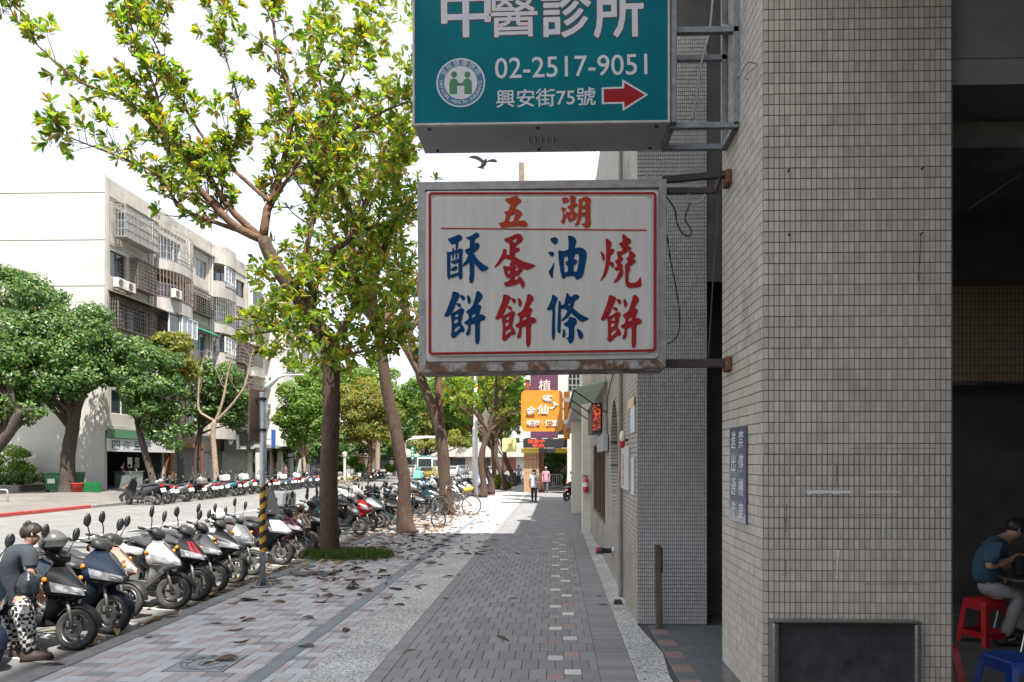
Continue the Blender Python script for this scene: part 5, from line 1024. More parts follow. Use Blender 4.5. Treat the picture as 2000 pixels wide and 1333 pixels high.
mb = MB().prism([(XB - .05, 51.3, 12.2), (XB + .8, 51.3, 11.75), (XB + .8, 51.3, 11.70), (XB - .05, 51.3, 12.1)], (0, 3.3, 0)); ap('green_awning', mb, M('green awning sheet', (.01, .19, .11), .5))
bay_wall(51.2, 54.5, 6.9, 51.6, 54.0, 7.7, 9.2); win(51.6, 54.0, 7.7, 9.2, nx=2); bay_wall(51.2, 54.5, 4.1, 51.6, 54.0, 4.9, 6.3); win(51.6, 54.0, 4.9, 6.3, nx=2)
for zf, kind in ((15.3, 0), (12.5, 1), (9.7, 2), (6.9, 2), (4.1, 0)):
	bay_wall(54.7, 58.1, zf, 55.1, 57.7, zf + .6, zf + 2.3); win(55.1, 57.7, zf + .6, zf + 2.3, nx=3)
	curved(54.8, 58.0, zf, .95, cage, .9 if kind != 1 else .35, kind == 1)
	if kind != 1: win(55.4, 56.5, zf + .95, zf + 2.2, .78, nx=2, grid=3); win(56.6, 57.6, zf + .95, zf + 2.2, .62, nx=2, grid=3)
mb = MB().loft([[(XB - .05 + math.sin(math.pi * k / 16) ** .75 * .95, 56.4 - 1.6 * math.cos(math.pi * k / 16), z) for z in (17.6, 19.0)] + [(XB - .1, 56.4 - 1.5 * math.cos(math.pi * k / 16), z) for z in (19.0, 17.6)] for k in range(17)]); ap('curved_parapet', mb, facade)
for zf in FZ:
	bay_wall(58.3, 61.3, zf, 58.7, 60.9, zf + .8, zf + 2.2); win(58.7, 60.9, zf + .8, zf + 2.2, fr=alu_d, gl=glassd, nx=2)
	if zf != 15.3: cagebox(58.5, 61.1, zf + .6, zf + 2.4, .6, cage if zf == 12.5 else cage_d, .16, 6)
for y in (46.45, 51.15, 54.65): mb = MB().tube([(XB + .08, y + .1, 4.1), (XB + .08, y + .1, 18.0)], .06, 8); ap('drain_pipe', mb, whitep)
acm = M('air conditioner casing', (.60, .59, .56), .5, c2=(.50, .48, .45), nscale=4)
def aircon(X, y, z, label, s=1.0):
	t = thing('air_conditioner', label, 'air conditioner', (X, y, z), 0, 'air conditioners on the apartment fronts')
	mb = MB().box((.16, 0, .30 * s), (.32, .85 * s, .60 * s), 0, None, .02); mb.build('casing', acm, t)
	mb = MB().lathe([(.001, .325), (.20 * s, .325), (.23 * s, .335), (.23 * s, .322)], (0, -.12, .30 * s), 'X', 20); mb.build('fan_grille', cage_d, t)
	mb = MB()
	for sy in (-.3, .3): mb.bx(-.1, .34, sy - .02, sy + .02, -.05, -.005)
	mb.build('support_arm', cage_d, t, kind='stuff')
aircon(XB + .05, 42.75, 12.62, 'first white air conditioner under the dark window nearest the corner'); aircon(XB + .05, 43.75, 12.62, 'second white air conditioner beside the first under the dark window')
aircon(XB + .95, 47.6, 13.1, 'air conditioner inside the curved caged balcony'); aircon(XB + .1, 53.6, 9.9, 'air conditioner below the green awning'); aircon(XB + .1, 59.2, 9.2, 'air conditioner on the far bay beside the round balcony'); aircon(XB + .1, 58.9, 6.3, 'lower air conditioner on the far bay')
mb = MB().bx(XB - .6, XB - .1, 41.86, 61.4, 3.85, 4.0); ap('shop_lintel', mb, facade2)
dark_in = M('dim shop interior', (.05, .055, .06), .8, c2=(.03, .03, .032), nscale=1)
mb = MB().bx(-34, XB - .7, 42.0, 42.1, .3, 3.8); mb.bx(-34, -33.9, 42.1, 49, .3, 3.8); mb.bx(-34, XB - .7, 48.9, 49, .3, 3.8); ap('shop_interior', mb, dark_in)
GS = thing('soy_milk_sign', 'long white shop sign with blue characters under a green strip', 'shop sign', (XB, 45, 2.6))
mb = MB().bx(.02, .22, -3.3, 4.0, -.02, .78, 0, .01); mb.build('sign_box', M('white sign face', (.68, .68, .66), .4, c2=(.62, .62, .61), nscale=3), GS)
mb = MB().bx(.0, .34, -3.3, .9, .80, 1.28, 0, .01); mb.build('green_strip', M('green sign strip', (.09, .24, .13), .5, c2=(.07, .19, .11), nscale=3), GS)
for ch, y in (('四', -2.65), ('海', -1.55), ('豆', -.45), ('漿', .65)): text(ch, bl, GS, 1, (.224, y, .38), (R(90), 0, R(90)), w=.75, h=.56, offset=.014, extrude=.002, name='character')
steelc = M('steel counter', (.30, .38, .34), .4, .4, c2=(.24, .30, .27), nscale=3)
CT = thing('breakfast_counter', 'pale green steel counter in front of the open breakfast shop', 'counter', (XB - .3, 44.5, .3)); mb = MB().box((0, 0, .5), (.7, 1.9, 1.0), 0, None, .02); mb.build('cabinet', steelc, CT); mb = MB().box((0, 0, 1.03), (.8, 2.1, .05), 0, None, .01); mb.build('counter_top', steel, CT)
for k, (y, c) in enumerate(((43.4, (.05, .05, .06)), (46.4, (.5, .5, .48)), (47.2, (.2, .25, .2)))):
	pt = MB(); pt.box((XB - 1.4, y, 1.9), (.04, .5, .7), 0, None, .01); o = pt.build('menu_board', M('menu board %d' % k, c, .6, c2=tuple(min(1, q * 2) for q in c), nscale=20), AP); o.location = -AO
def shutter_far(y0, y1, zt, label):
	t = thing('roller_shutter', label, 'shutter', (XB - .4, (y0 + y1) / 2, .3), 0, 'closed shutters across the street'); n = int((zt - .3) / .16); b = MB(); b.box((0, 0, 0), (.04, y1 - y0, .15), 0, None, .02); me = b.mesh('slat', [M('grey shutter slat', (.16, .16, .165), .5, .3, c2=(.12, .12, .125), nscale=2) if 'grey shutter slat' not in MATS else MATS['grey shutter slat']])
	for k in range(n): o = link('slat', me, t); o.location = (0, 0, .08 + k * .16)
shutter_far(49.6, 53.2, 2.9, 'closed grey roller shutter between the brown shop posts'); shutter_far(53.8, 56.6, 2.8, 'closed dark roller shutter left of the black salon sign')
brownp = M('brown shop post', (.24, .10, .045), .7, c2=(.18, .08, .04), nscale=4)
for y in (49.3, 53.5): mb = MB().bx(XB - .5, XB - .1, y - .2, y + .2, .25, 3.1); ap('shop_post', mb, brownp)
mb = MB().bx(XB - .5, XB - .05, 49.1, 53.7, 3.0, 3.3); ap('shop_beam', mb, brownp)
KS = thing('salon_sign', 'black shop sign with a round white emblem across the street', 'shop sign', (XB, 60, 2.9))
mb = MB().bx(0, .25, -3.6, 3.2, -.1, 1.55, 0, .01); mb.build('sign_box', M('black sign face', (.02, .02, .022), .35), KS)
mb = MB().lathe([(.001, .262), (.42, .262), (.42, .252)], (0, -2.5, .85), 'X', 24); mb.build('emblem_disc', whitep, KS)
for r, y in ((.05, -2.62), (.05, -2.38), (.07, -2.5)): mb = MB().lathe([(.001, .27), (r * 2, .27), (r * 2, .263)], (0, y, .85 + (r - .05) * 6), 'X', 12); mb.build('emblem_mark', black, KS)
mb = MB().bx(.252, .262, -1.4, -.9, .1, 1.35); mb.build('poster_strip', M('pale poster', (.45, .45, .45), .5, c2=(.05, .05, .05), nscale=9), KS)
for y0, y1, z in ((-.7, .4, .25), (1.3, 3.0, .3)): mb = MB().bx(.252, .262, y0, y1, z - .12, z + .14); mb.build('name_strip', whitep, KS)
mb = MB().bx(XB - .6, XB - .2, 57, 61.3, .2, 2.8); ap('salon_front', mb, M('grey green front', (.20, .22, .19), .7, c2=(.12, .14, .11), nscale=3))
N2 = thing('white_apartment_block', 'whiter apartment block with many air conditioners farther up the street', 'building', (XB, 62, 0)); NO = Vector((XB, 62, 0))
def n2(name, mb, m, **k): o = mb.build(name, m, N2, **k); o.location = -NO; return o
ww2 = M('whitish cream wall', (.66, .64, .59), .8, c2=(.56, .54, .50), nscale=.5, dirt=((.40, .38, .34), .5, .62))  # whitish cream wall colour with random stains
mb = MB().bx(-45, XB - .3, 62, 84, -.1, 17.5); n2('wall', mb, ww2)
mb = MB().bx(XB - .3, XB + 1.3, 66.0, 69.5, 3.4, 17.0); n2('bay_front', mb, ww2)
for z in FZ:
	for y0, y1, x in ((62.8, 65.2, XB - .3), (66.6, 68.9, XB + 1.3), (71, 73.4, XB - .3), (75, 77.5, XB - .3), (79, 81.5, XB - .3)):
		f = MB(); f.bx(x, x + .08, y0, y1, z + .8, z + 2.2); fo = n2('window', f, alu_w); p_ = MB(); p_.bx(x + .081, x + .09, y0 + .08, (y0 + y1) / 2 - .04, z + .88, z + 2.12); p_.bx(x + .081, x + .09, (y0 + y1) / 2 + .04, y1 - .08, z + .88, z + 2.12); o = p_.build('pane', glassd, fo, kind='stuff')
	mb = MB().bx(XB - .35, XB + .35, 62.3, 65.6, z - .1, z + .02); n2('balcony_slab', mb, facade)
mb = MB().bx(XB - .3, XB + .9, 62, 84, 3.2, 3.5); n2('shop_canopy', mb, facade2)
for k, y in enumerate((63, 68, 73, 78)): mb = MB().bx(XB - .32, XB - .2, y, y + 3.6, .2, 3.0); n2('shop_front', mb, glassd)
for y in (62.4, 67.3, 72.3): mb = MB().bx(XB + .3, XB + .7, y - .2, y + .2, .1, 3.2); n2('arcade_post', mb, creamw)
mb = MB().bx(XB + .9, XB + 1.0, 64.2, 65.0, 3.3, 4.9); n2('blue_panel', mb, M('blue sign panel', (.04, .13, .45), .5))
for i, (y, z) in enumerate(((63.4, 6.4), (64.5, 9.2), (63.5, 12.0), (70.2, 7.5), (74.2, 9.6), (70.2, 12.9))): aircon(XB + (.4 if y < 66 else -.2), y, z, ['air conditioner on the lowest slab of the whiter block', 'air conditioner on the second slab of the whiter block', 'air conditioner on the third slab of the whiter block', 'air conditioner past the bay of the whiter block, lower', 'air conditioner farthest along the whiter block', 'air conditioner past the bay of the whiter block, upper'][i])
# ---- bins, tubs, planter, rail in front of the end wall
def wheelie(px, py, Y, label, cm, w_=.85, h=1.1):
	p = at(px, py, Y); t = thing('wheelie_bin', label, 'bin', (p.x, Y, .28), 0, 'green bins across the street')
	mb = MB().loft([[(sx * w_ / 2 * f, sy * .38 * f, z) for sx, sy in ((-1, -1), (1, -1), (1, 1), (-1, 1))] for z, f in ((.12, .82), (.6, .92), (h - .12, 1.0))]); mb.build('bin_body', cm, t)
	mb = MB().box((0, 0, h - .05), (w_ * 1.06, .84, .10), 0, None, .04); mb.build('lid', cm, t)
	mb = MB().box((0, -.40, .62), (w_ * .5, .02, .25)); mb.build('label_panel', whitep, t)
	for sx in (-1, 1): mb = MB().lathe([(.02, -.04), (.11, -.04), (.11, .04), (.02, .04)], (sx * w_ * .36, -.26, .11), 'X', 12); mb.build('wheel', black, t)
gbin = M('green bin plastic', (.015, .16, .05), .45, c2=(.012, .12, .04), nscale=4)
wheelie(110, 930, 38.4, 'green wheelie bin left of the thick dark tree trunk', gbin); wheelie(146, 930, 39.5, 'green wheelie bin half hidden behind the thick dark trunk', gbin, .7)
tb_ = at(152, 940, 38); t = thing('red_tub', 'red plastic tub between the thick trunk and the green crates', 'tub', (tb_.x, 38, .25)); mb = MB().lathe([(.02, 0), (.26, 0), (.31, .52), (.34, .55), (.31, .56), (.27, .05), (.02, .04)], (0, 0, 0), 'Z', 20); mb.build('tub_body', M('red tub plastic', (.52, .06, .035), .45), t, True); mb = MB().lathe([(.31, .50), (.35, .52), (.35, .56), (.31, .56)], (0, 0, 0), 'Z', 20, 0, True); mb.build('rim', MATS['red tub plastic'], t)
gcr = M('green crate plastic', (.01, .20, .06), .5)
for col_ in range(2):
	for k in range(3):
		p = at(170 + 16 * col_, 940, 38.2); t = thing('crate', ['bottom', 'middle', 'top'][k] + ' green plastic crate of the %s stack beside the white wall' % ('left', 'right')[col_], 'crate', (p.x, 38.2, .25 + .2 * k), R(random.uniform(-4, 4)), 'green crates stacked by the wall')
		mb = MB().box((0, 0, .012), (.44, .34, .02)); mb.build('crate_floor', gcr, t)
		for sy in (-1, 1):
			mb = MB()
			for z in (.03, .085, .14, .185): mb.box((0, sy * .17, z), (.44, .02, .022))
			for x in (-.21, -.07, .07, .21): mb.box((x, sy * .171, .1), (.03, .018, .19))
			mb.build('crate_side', gcr, t, kind='stuff')
		for sx in (-1, 1): mb = MB().box((sx * .215, 0, .1), (.018, .30, .19)); mb.build('crate_end', gcr, t)
PL = thing('brick_planter', 'low grey brick planter along the hedge at the left edge', 'planter', (-32, 38, .25)); bk = MB(); bk.box((0, 0, 0), (.215, .12, .062), 0, None, .006); bme = bk.mesh('brick', [M('grey planter brick', (.26, .25, .24), .85, c2=(.20, .19, .18), nscale=9, rnd=.15)])
for j in range(6):
	for i in range(19): o = link('brick', bme, PL); o.location = (-1.6 + (i + .5 * (j % 2)) * .225, 0, .035 + j * .072)
mb = MB().bx(-1.7, 2.6, .06, 2, 0, .42); mb.build('planter_soil', earth, PL)
def urail(px0, px1, py0, py1, Y, z0, label, m, n=0, group=None):
	a, b = at(px0, py1, Y), at(px1, py0, Y); t = thing('hoop_rail', label, 'rail', (a.x, Y, z0), 0, group); w_, h = b.x - a.x, b.z - z0; r = min(.12, h * .2)
	pts = [(0, 0, 0), (0, 0, h - r)] + [(r - r * math.cos(R(k)), 0, h - r + r * math.sin(R(k))) for k in (30, 60, 90)] + [(w_ - r + r * math.sin(R(k)), 0, h - r + r * math.cos(R(k))) for k in (0, 30, 60, 90)] + [(w_, 0, 0)]
	mb = MB().tube(pts, .035, 8); mb.build('hoop', m, t, True)
	for k in range(n): x = w_ * (k + 1) / (n + 1); mb = MB().tube([(x, 0, .12), (x, 0, h)], .012, 6); mb.build('rail_bar', m, t)
	if n: mb = MB().tube([(0, 0, .12), (w_, 0, .12)], .015, 6); mb.build('bottom_bar', m, t)
stl = M('pale tube steel', (.55, .55, .54), .35, .7)
urail(-28, 15, 957, 993, 30.5, .02, 'bent white tube rail standing on the pavement at the left edge', stl)
# ---- the street's end: pale low building, bus, cars
LB = thing('low_pale_building', 'low pale building with a white eaves band at the end of the street', 'building', (-30, 150, 0)); LO = Vector((-30, 150, 0))
def lb(name, mb, m): o = mb.build(name, m, LB); o.location = -LO
mb = MB().bx(-62, 6, 150, 165, -.2, 5); lb('wall', mb, facade); mb = MB().bx(-62, 6, 148.5, 150, 2.9, 5.2); lb('eaves_band', mb, facade)
for k in range(12): mb = MB().bx(-60 + k * 5.4, -57 + k * 5.4, 149.9, 150.1, -.1, 2.6); lb('shop_opening', mb, dark_in if k % 3 else M('red shop front %d' % k, (.25, .06, .05), .6))
for x0, x1, h, Y, lbn, m_ in ((-75, -40, 17, 100, 'cream apartment tower partly hidden by trees up the street', ww2), (-12, 5, 22, 190, 'distant pale tower above the end of the street', whitewall)):
	t = thing('distant_building', lbn, 'building', ((x0 + x1) / 2, Y, 0)); mb = MB().box((0, 6, h / 2), (x1 - x0, 12, h)); mb.build('wall', m_, t)
	wm = MB(); wm.box((0, 0, 0), (1.5, .06, 1.3)); me = wm.mesh('window', [glassd])
	for i in range(int((x1 - x0) / 3)):
		for z in np.arange(4.5, h - 1, 3.1): o = link('window', me, t); o.location = (-(x1 - x0) / 2 + 1.6 + i * 3, 0, z)
def vehicle(name, label, cat, loc, rz, L, W_, Hh, prof, glassz, paint, gl=glassd, tail=True):
	"""prof: outline (x, z) of the side; the cabin narrows above glassz"""
	t = thing(name, label, cat, loc, rz); n = len(prof)
	def sec(y, f): return [(x, y * (1 - .16 * max(0, (z - glassz) / (Hh - glassz))), z) for x, z in prof]
	mb = MB().loft([sec(-W_ / 2 + .06, 1), sec(-W_ / 2, 1), sec(W_ / 2, 1), sec(W_ / 2 - .06, 1)][1:3]); mb.build('body', paint, t)
	for x in (-L * .31, L * .31):
		for sy in (-1, 1):
			w_ = MB(); w_.lathe([(.16, -.10), (.30, -.10), (.33, -.06), (.33, .06), (.30, .10), (.16, .10)], (x, sy * (W_ / 2 - .08), .33), 'Y', 18, 0, True); o = w_.build('wheel', rubber, t, True); w_ = MB(); w_.lathe([(.01, 0), (.17, 0), (.17, .03)], (x, sy * (W_ / 2 + .02), .33), 'Y', 12); w_.build('hub_cap', galv, o)
	return t
def car(label, loc, rz, paint, cat='car', L=4.3, W_=1.7, Hh=1.45):
	prof = [(-L / 2, .35), (-L / 2 - .03, .6), (-L / 2 + .05, .85), (-L / 2 + .5, .95), (-L / 2 + 1.05, Hh - .05), (-L / 2 + 1.5, Hh), (.35, Hh), (.75, Hh - .06), (1.2, .95), (L / 2 - .3, .82), (L / 2, .6), (L / 2, .32), (L / 2 - .4, .25), (-L / 2 + .4, .25)]
	t = vehicle('parked_car', label, cat, loc, rz, L, W_, Hh, prof, .9, paint)
	for sy in (-1, 1):
		mb = MB(); y = lambda z: sy * (W_ / 2 * (1 - .16 * max(0, (z - .9) / (Hh - .9))) + .004); mb.add([(-1.0, y(.97), .97), (1.0, y(.97), .97), (.62, y(1.36), 1.36), (-.75, y(1.36), 1.36)], [(0, 1, 2, 3)]); mb.build('side_window', glassd, t)
		mb = MB().ell((L / 2 - .08, sy * W_ * .36, .64), (.1, .2, .09), 10, 6); mb.build('headlight', M('car lamp', (.6, .6, .58), .2) if 'car lamp' not in MATS else MATS['car lamp'], t)
		mb = MB().ell((-L / 2 + .03, sy * W_ * .38, .74), (.07, .16, .1), 10, 6); mb.build('tail_light', M('tail lamp red', (.5, .02, .02), .3) if 'tail lamp red' not in MATS else MATS['tail lamp red'], t)
	mb = MB().add([(1.16, -.68, .98), (1.16, .68, .98), (.79, .6, 1.37), (.79, -.6, 1.37)], [(0, 1, 2, 3)]); mb.add([(-L / 2 + .53, -.68, .985), (-L / 2 + .53, .68, .985), (-L / 2 + 1.0, .6, 1.37), (-L / 2 + 1.0, -.6, 1.37)], [(0, 1, 2, 3)], 0);
	o = mb.build('windscreen', glassd, t, kind='stuff', fix=False); o.location = (.0, 0, .0); o.scale = (1.012, 1, 1.006)
	mb = MB().box((L / 2 + .01, 0, .42), (.03, .45, .14)); mb.build('number_plate', whitep, t)
	return t
for label, px, py, rz, c in (('yellow taxi coming down the street in front of the bus', 836, 936, -90, (.75, .50, .03)), ('silver car parked beyond the third kerbside tree', 884, 931, -90, (.5, .51, .53)), ('white car in the traffic behind the silver one', 903, 926, -90, (.7, .7, .7)), ('dark car far up the street by the traffic pole', 868, 922, -90, (.05, .055, .06)), ('white car waiting left of the bus', 806, 925, 90, (.65, .65, .65)), ('grey car seen through the trunks past the white post', 957, 932, -90, (.3, .31, .33))):
	g = ground(px, py, -.12); car(label, (g.x, g.y, -.12), R(rz), M('car paint ' + label.split()[0] + label.split()[-1], c, .3, .1, coat=.6), 'taxi' if 'taxi' in label else 'car')
g = ground(838, 932, -.12); Yb_ = g.y + 6
BU = thing('bus', 'small teal and white bus behind the yellow taxi', 'bus', (at(838, 905, Yb_).x, Yb_, -.12), R(-90)); buw = M('bus white', (.72, .73, .73), .35, coat=.4); but = M('bus teal', (.05, .35, .40), .35, coat=.4)
prof = [(-3.2, .4), (-3.25, 1.2), (-3.2, 2.5), (-3.0, 2.75), (2.8, 2.75), (3.1, 2.6), (3.25, 1.3), (3.2, .4)]
mb = MB().loft([[(x, y, z) for x, z in prof] for y in (-1.05, 1.05)]); mb.build('body', buw, BU)
mb = MB().bx(3.18, 3.262, -1.06, 1.06, .45, 1.25); mb.build('front_panel', but, BU); mb = MB().bx(-3.1, 3.0, -1.08, 1.08, 2.76, 2.86); mb.build('roof_fairing', but, BU); mb = MB().add([(3.275, -.95, 1.35), (3.275, .95, 1.35), (3.14, .9, 2.45), (3.14, -.9, 2.45)], [(0, 1, 2, 3)]); mb.build('windscreen', glassd, BU, fix=False)
for sy in (-1, 1):
	for k in range(4): mb = MB().bx(-2.8 + k * 1.4, -1.6 + k * 1.4, sy * 1.05, sy * 1.062, 1.4, 2.3); mb.build('side_window', glassd, BU)
	for x in (-2.0, 2.1): mb = MB().lathe([(.2, -.12), (.42, -.12), (.42, .12), (.2, .12)], (x, sy * .93, .42), 'Y', 18, 0, True); mb.build('wheel', rubber, BU)
	mb = MB().ell((3.22, sy * .8, .7), (.06, .16, .12), 10, 6); mb.build('headlight', MATS['car lamp'], BU)
g = ground(791, 931); t = thing('traffic_pole', 'white traffic pole with a long arm bent over the street', 'traffic pole', (g.x, g.y, 0)); k = g.y / F; hh = (931 - 858) * k
mb = MB().tube([(0, 0, 0), (0, 0, hh - .8), (.15, 0, hh - .3), (.6, 0, hh), (4.6, 0, hh + .35)], [.14, .12, .11, .10, .09], 10); mb.build('pole', whitep, t, True); mb = MB().bx(.9, 4.4, -.1, .1, hh + .12, hh + .42, 0, .05); mb.build('signal_case', whitep, t)
g = ground(806, 932); t = thing('street_name_sign', 'tall narrow teal street name sign on a post', 'street sign', (g.x, g.y, 0)); k = g.y / F
mb = MB().tube([(0, 0, 0), (0, 0, 55 * k)], .06, 8); mb.build('post', galv, t); mb = MB().bx(-.2, .2, -.09, -.06, 33 * k, 60 * k, 0, .01); mb.build('sign_plate', M('street sign green', (.0, .26, .22), .4), t)
for kk in range(4): mb = MB().bx(-.1, .1, -.1, -.091, (36 + kk * 6) * k, (39 + kk * 6) * k); mb.build('sign_mark', whitep, t)
g = ground(706, 930); t = thing('green_container', 'large green lidded bin by the curved reddish trunk', 'bin', (g.x, g.y, 0)); k = g.y / F; mb = MB().box((0, 0, .6), (26 * k, 1, .9), 0, None, .05); mb.build('bin_body', M('mint green plastic', (.05, .34, .17), .5), t); mb = MB().box((0, -.02, 1.12), (27 * k, 1.08, .14), 0, None, .05); mb.build('lid', MATS['mint green plastic'], t)
g = ground(673, 940); t = thing('bollard_lamp', 'white post lamp beside the shrubs up the street', 'lamp', (g.x, g.y, 0)); k = g.y / F; mb = MB().tube([(0, 0, 0), (0, 0, 48 * k)], .12, 10); mb.build('post', whitep, t); mb = MB().lathe([(.02, 58 * k), (.28, 55 * k), (.2, 48 * k), (.1, 47 * k)], (0, 0, 0), 'Z', 12); mb.build('lamp_head', whitep, t)
p = at(518, 760, 50); t = thing('street_lamp', 'tall street lamp across the street with a pale tapering arm', 'street lamp', (p.x, 50, 0)); q = at(575, 733, 50)
mb = MB().tube([(0, 0, 0), (0, 0, p.z)], [.12, .08], 10); mb.build('pole', galv, t, True); w_ = q.x - p.x; h_ = q.z - p.z
mb = MB().tube([(0, 0, p.z - .1), (.15, 0, p.z + .15), (w_ * .45, 0, p.z + h_ * .85), (w_ * .7, 0, p.z + h_), (w_, 0, p.z + h_)], [.09, .24, .13, .07, .06], 10); mb.build('arm', M('lamp grey', (.50, .52, .54), .5), t, True); mb = MB().ell((w_ + .3, 0, p.z + h_), (.42, .16, .08)); mb.build('lamp_head', MATS['lamp grey'], t)
g = ground(928, 969); t = thing('lamp_post', 'tall white lamp post with a small lantern on a side arm', 'lamp post', (g.x, g.y, 0)); k = g.y / F
mb = MB().tube([(0, 0, 0), (0, 0, 3.9), (.02, 0, 4.0), (.05, 0, 9.5)], [.17, .15, .12, .08], 12); mb.build('pole', whitep, t, True); z = H + (901 - 832) * k
mb = MB().box((.38, 0, z), (.85, .06, .06)); mb.tube([(.1, 0, z + .35), (.3, 0, z + .03)], .02, 6); mb.build('side_arm', whitep, t, kind='stuff'); mb = MB().lathe([(.05, 0), (.09, .1), (.22, .55), (.24, .6), (.05, .85), (.02, 1.0)], (.62, 0, z + .05), 'Z', 14); mb.build('lantern', M('lantern glass', (.55, .52, .45), .4), t, True)
# ------------------------------------------------------------------ things on the right-hand walls
BX = .985
def wallbox(px0, px1, py0, py1, X, dep, m, name, parent=None, bev=.004, label=None, cat=None):
	a, b = atx(px1, py0, X), atx(px0, py1, X); y0, y1 = sorted((a.y, b.y)); ym = (y0 + y1) / 2; k = ym / F
	z1, z0 = H + (CY - py0) * k, H + (CY - py1) * k; mb = MB().box((0, 0, 0), (dep, y1 - y0, z1 - z0), 0, None, bev); o = mb.build(name, m, parent, False, label, cat); o.location = (X - dep / 2 + .01, ym, (z0 + z1) / 2); return o, (y0, y1, z0, z1)
pale = M('pale sign panel', (.50, .51, .50), .45, c2=(.44, .45, .44), nscale=3, dirt=((.33, .32, .29), 4, .66))
o, (y0, y1, z0, z1) = wallbox(1212, 1229, 873, 955, BX, .03, pale, 'phone_sign', None, .004, 'narrow pale sign with a column of red telephone digits', 'wall sign'); po = o
tr_ = M('faded red print', (.42, .06, .10), .5)
for k, ch in enumerate('電話25172138'):
	zz = z1 - .10 - (z1 - z0 - .15) * (k + .5) / 10; t_ = text(ch, tr_ if k > 1 else M('orange print', (.50, .2, .1), .5) if 'orange print' not in MATS else MATS['orange print'], po, 1, (-.0165, 0, zz - po.location.z), SR, w=.17, h=(z1 - z0) / 13, extrude=.001, name='digit')
o, b = wallbox(1231.5, 1239, 782, 846, BX, .012, M('white poster', (.60, .63, .66), .5, c2=(.55, .58, .60), nscale=4), 'poster', None, 0, 'white poster with a torn orange top beside the grey tiled pier', 'poster')
_, b2 = wallbox(1227, 1239, 779, 797, BX, .016, M('orange poster print', (.55, .32, .15), .5, c2=(.7, .62, .4), nscale=7), 'poster_top', o, 0); _.location = Vector(_.location) - Vector(o.location)
o, b = wallbox(1232, 1238, 893, 966, BX, .012, M('pale blue poster', (.50, .53, .56), .5, c2=(.60, .55, .52), nscale=4), 'poster', None, 0, 'lower narrow pale poster by the edge of the grey tiled pier', 'poster')
p = atx(1224, 860, BX); t = thing('alarm_lamp', 'red and cream wall lamp above the narrow phone sign', 'lamp', (BX, p.y, p.z)); mb = MB().ell((-.06, 0, .03), (.042, .05, .10), 12, 8); mb.build('lamp_cap', M('cream lamp cap', (.60, .56, .42), .4), t, True); mb = MB().ell((-.06, 0, -.03), (.039, .046, .085), 12, 8); mb.build('red_lens', M('red lens', (.40, .015, .02), .25), t, True); mb = MB().tube([(-.1, 0, .0), (.02, 0, .0)], .02, 6); mb.build('bracket', iron, t)
o, b = wallbox(1174, 1187, 852, 883, .975, .10, M('grey meter box', (.33, .34, .34), .55, c2=(.28, .29, .29), nscale=4), 'meter_box', None, .01, 'grey electric box below the red display', 'electric box')
LD = thing('led_display', 'red dot-matrix display board hung above the shop window', 'led display', (.78, 15.7, 3.0)); a = atx(1158, 850, .70);
y0, y1 = 15.2, 17.0; zb, zt = 2.62, 3.25
mb = MB().bx(.0, .2, y0 - 15.7, y1 - 15.7, zb - 3.0, zt - 3.0, 0, .01); mb.build('case', M('display case', (.03, .035, .045), .4), LD)
ledm = M('display grille', (.22, .10, .07), .6, c2=(.30, .13, .09), nscale=30); mb = MB().bx(.012, .19, y0 - 15.712, y0 - 15.702, zb - 2.97, zt - 3.03); mb.build('display_face', ledm, LD)
redled = M('red led', (.5, .03, .02), .5, emit=(1, .12, .05), estr=.45)
mb = MB()
for r_ in range(22):
	for c_ in range(7):
		if random.random() < .42: z_ = zb - 2.955 + r_ * .025; x_ = .022 + c_ * .024; mb.bx(x_, x_ + .017, y0 - 15.715, y0 - 15.7125, z_, z_ + .017)
mb.build('lit_dots', redled, LD, kind='stuff', fix=False)
mb = MB().tube([(.96, 10.45, 0), (.96, 10.45, 9)], .03, 8); tag(mb.build('drain_pipe', M('brown pipe', (.22, .20, .17), .7, c2=(.15, .14, .12), nscale=4)), 'thin brown drain pipe running up the tiled side wall', 'pipe')
mb = MB().tube([(.975, 13.4, 2.2), (.975, 13.3, 3.2), (.975, 12.4, 3.4), (.975, 11.2, 3.65), (.975, 10.2, 3.9)], .010, 6); tag(mb.build('wall_wire', black), 'black wire clipped up the tiled side wall past the oval niche', 'cable')
mb = MB().tube([(.975, 13.9, 2.6), (.975, 13.9, 4.2), (.975, 12.5, 4.5)], .014, 6); tag(mb.build('wall_conduit', MATS['grey cable']), 'grey conduit beside the electric box', 'cable')
p = atx(1196, 1076, .985); t = thing('standpipe', 'dark outlet pipe with a red cap sticking out of the tiled wall', 'pipe outlet', (.99, p.y, p.z)); mb = MB().lathe([(.001, .015), (.085, .015), (.085, -.02), (.001, -.02)], (0, 0, 0), 'X', 16); mb.build('flange', M('chrome flange', (.6, .6, .6), .25, .9), t); mb = MB().lathe([(.045, -.02), (.045, -.16), (.06, -.165), (.06, -.23), (.05, -.24)], (0, 0, 0), 'X', 14); mb.build('pipe', M('dark green cast iron', (.03, .04, .045), .5, .3), t, True); mb = MB().lathe([(.001, -.30), (.055, -.295), (.06, -.25), (.04, -.24)], (0, 0, 0), 'X', 12); mb.build('red_cap', M('red cap', (.35, .03, .05), .5), t, True)
g = ground(1207, 1180); t = thing('rubber_cap', 'small black rubber block on the pebble strip', 'rubber block', (g.x, g.y, 0)); mb = MB().loft([[(sx * .055 * f, sy * .05 * f, z) for sx, sy in ((-1, -1), (1, -1), (1, 1), (-1, 1))] for z, f in ((0, 1), (.045, 1), (.06, .8))]); mb.build('block', black, t)
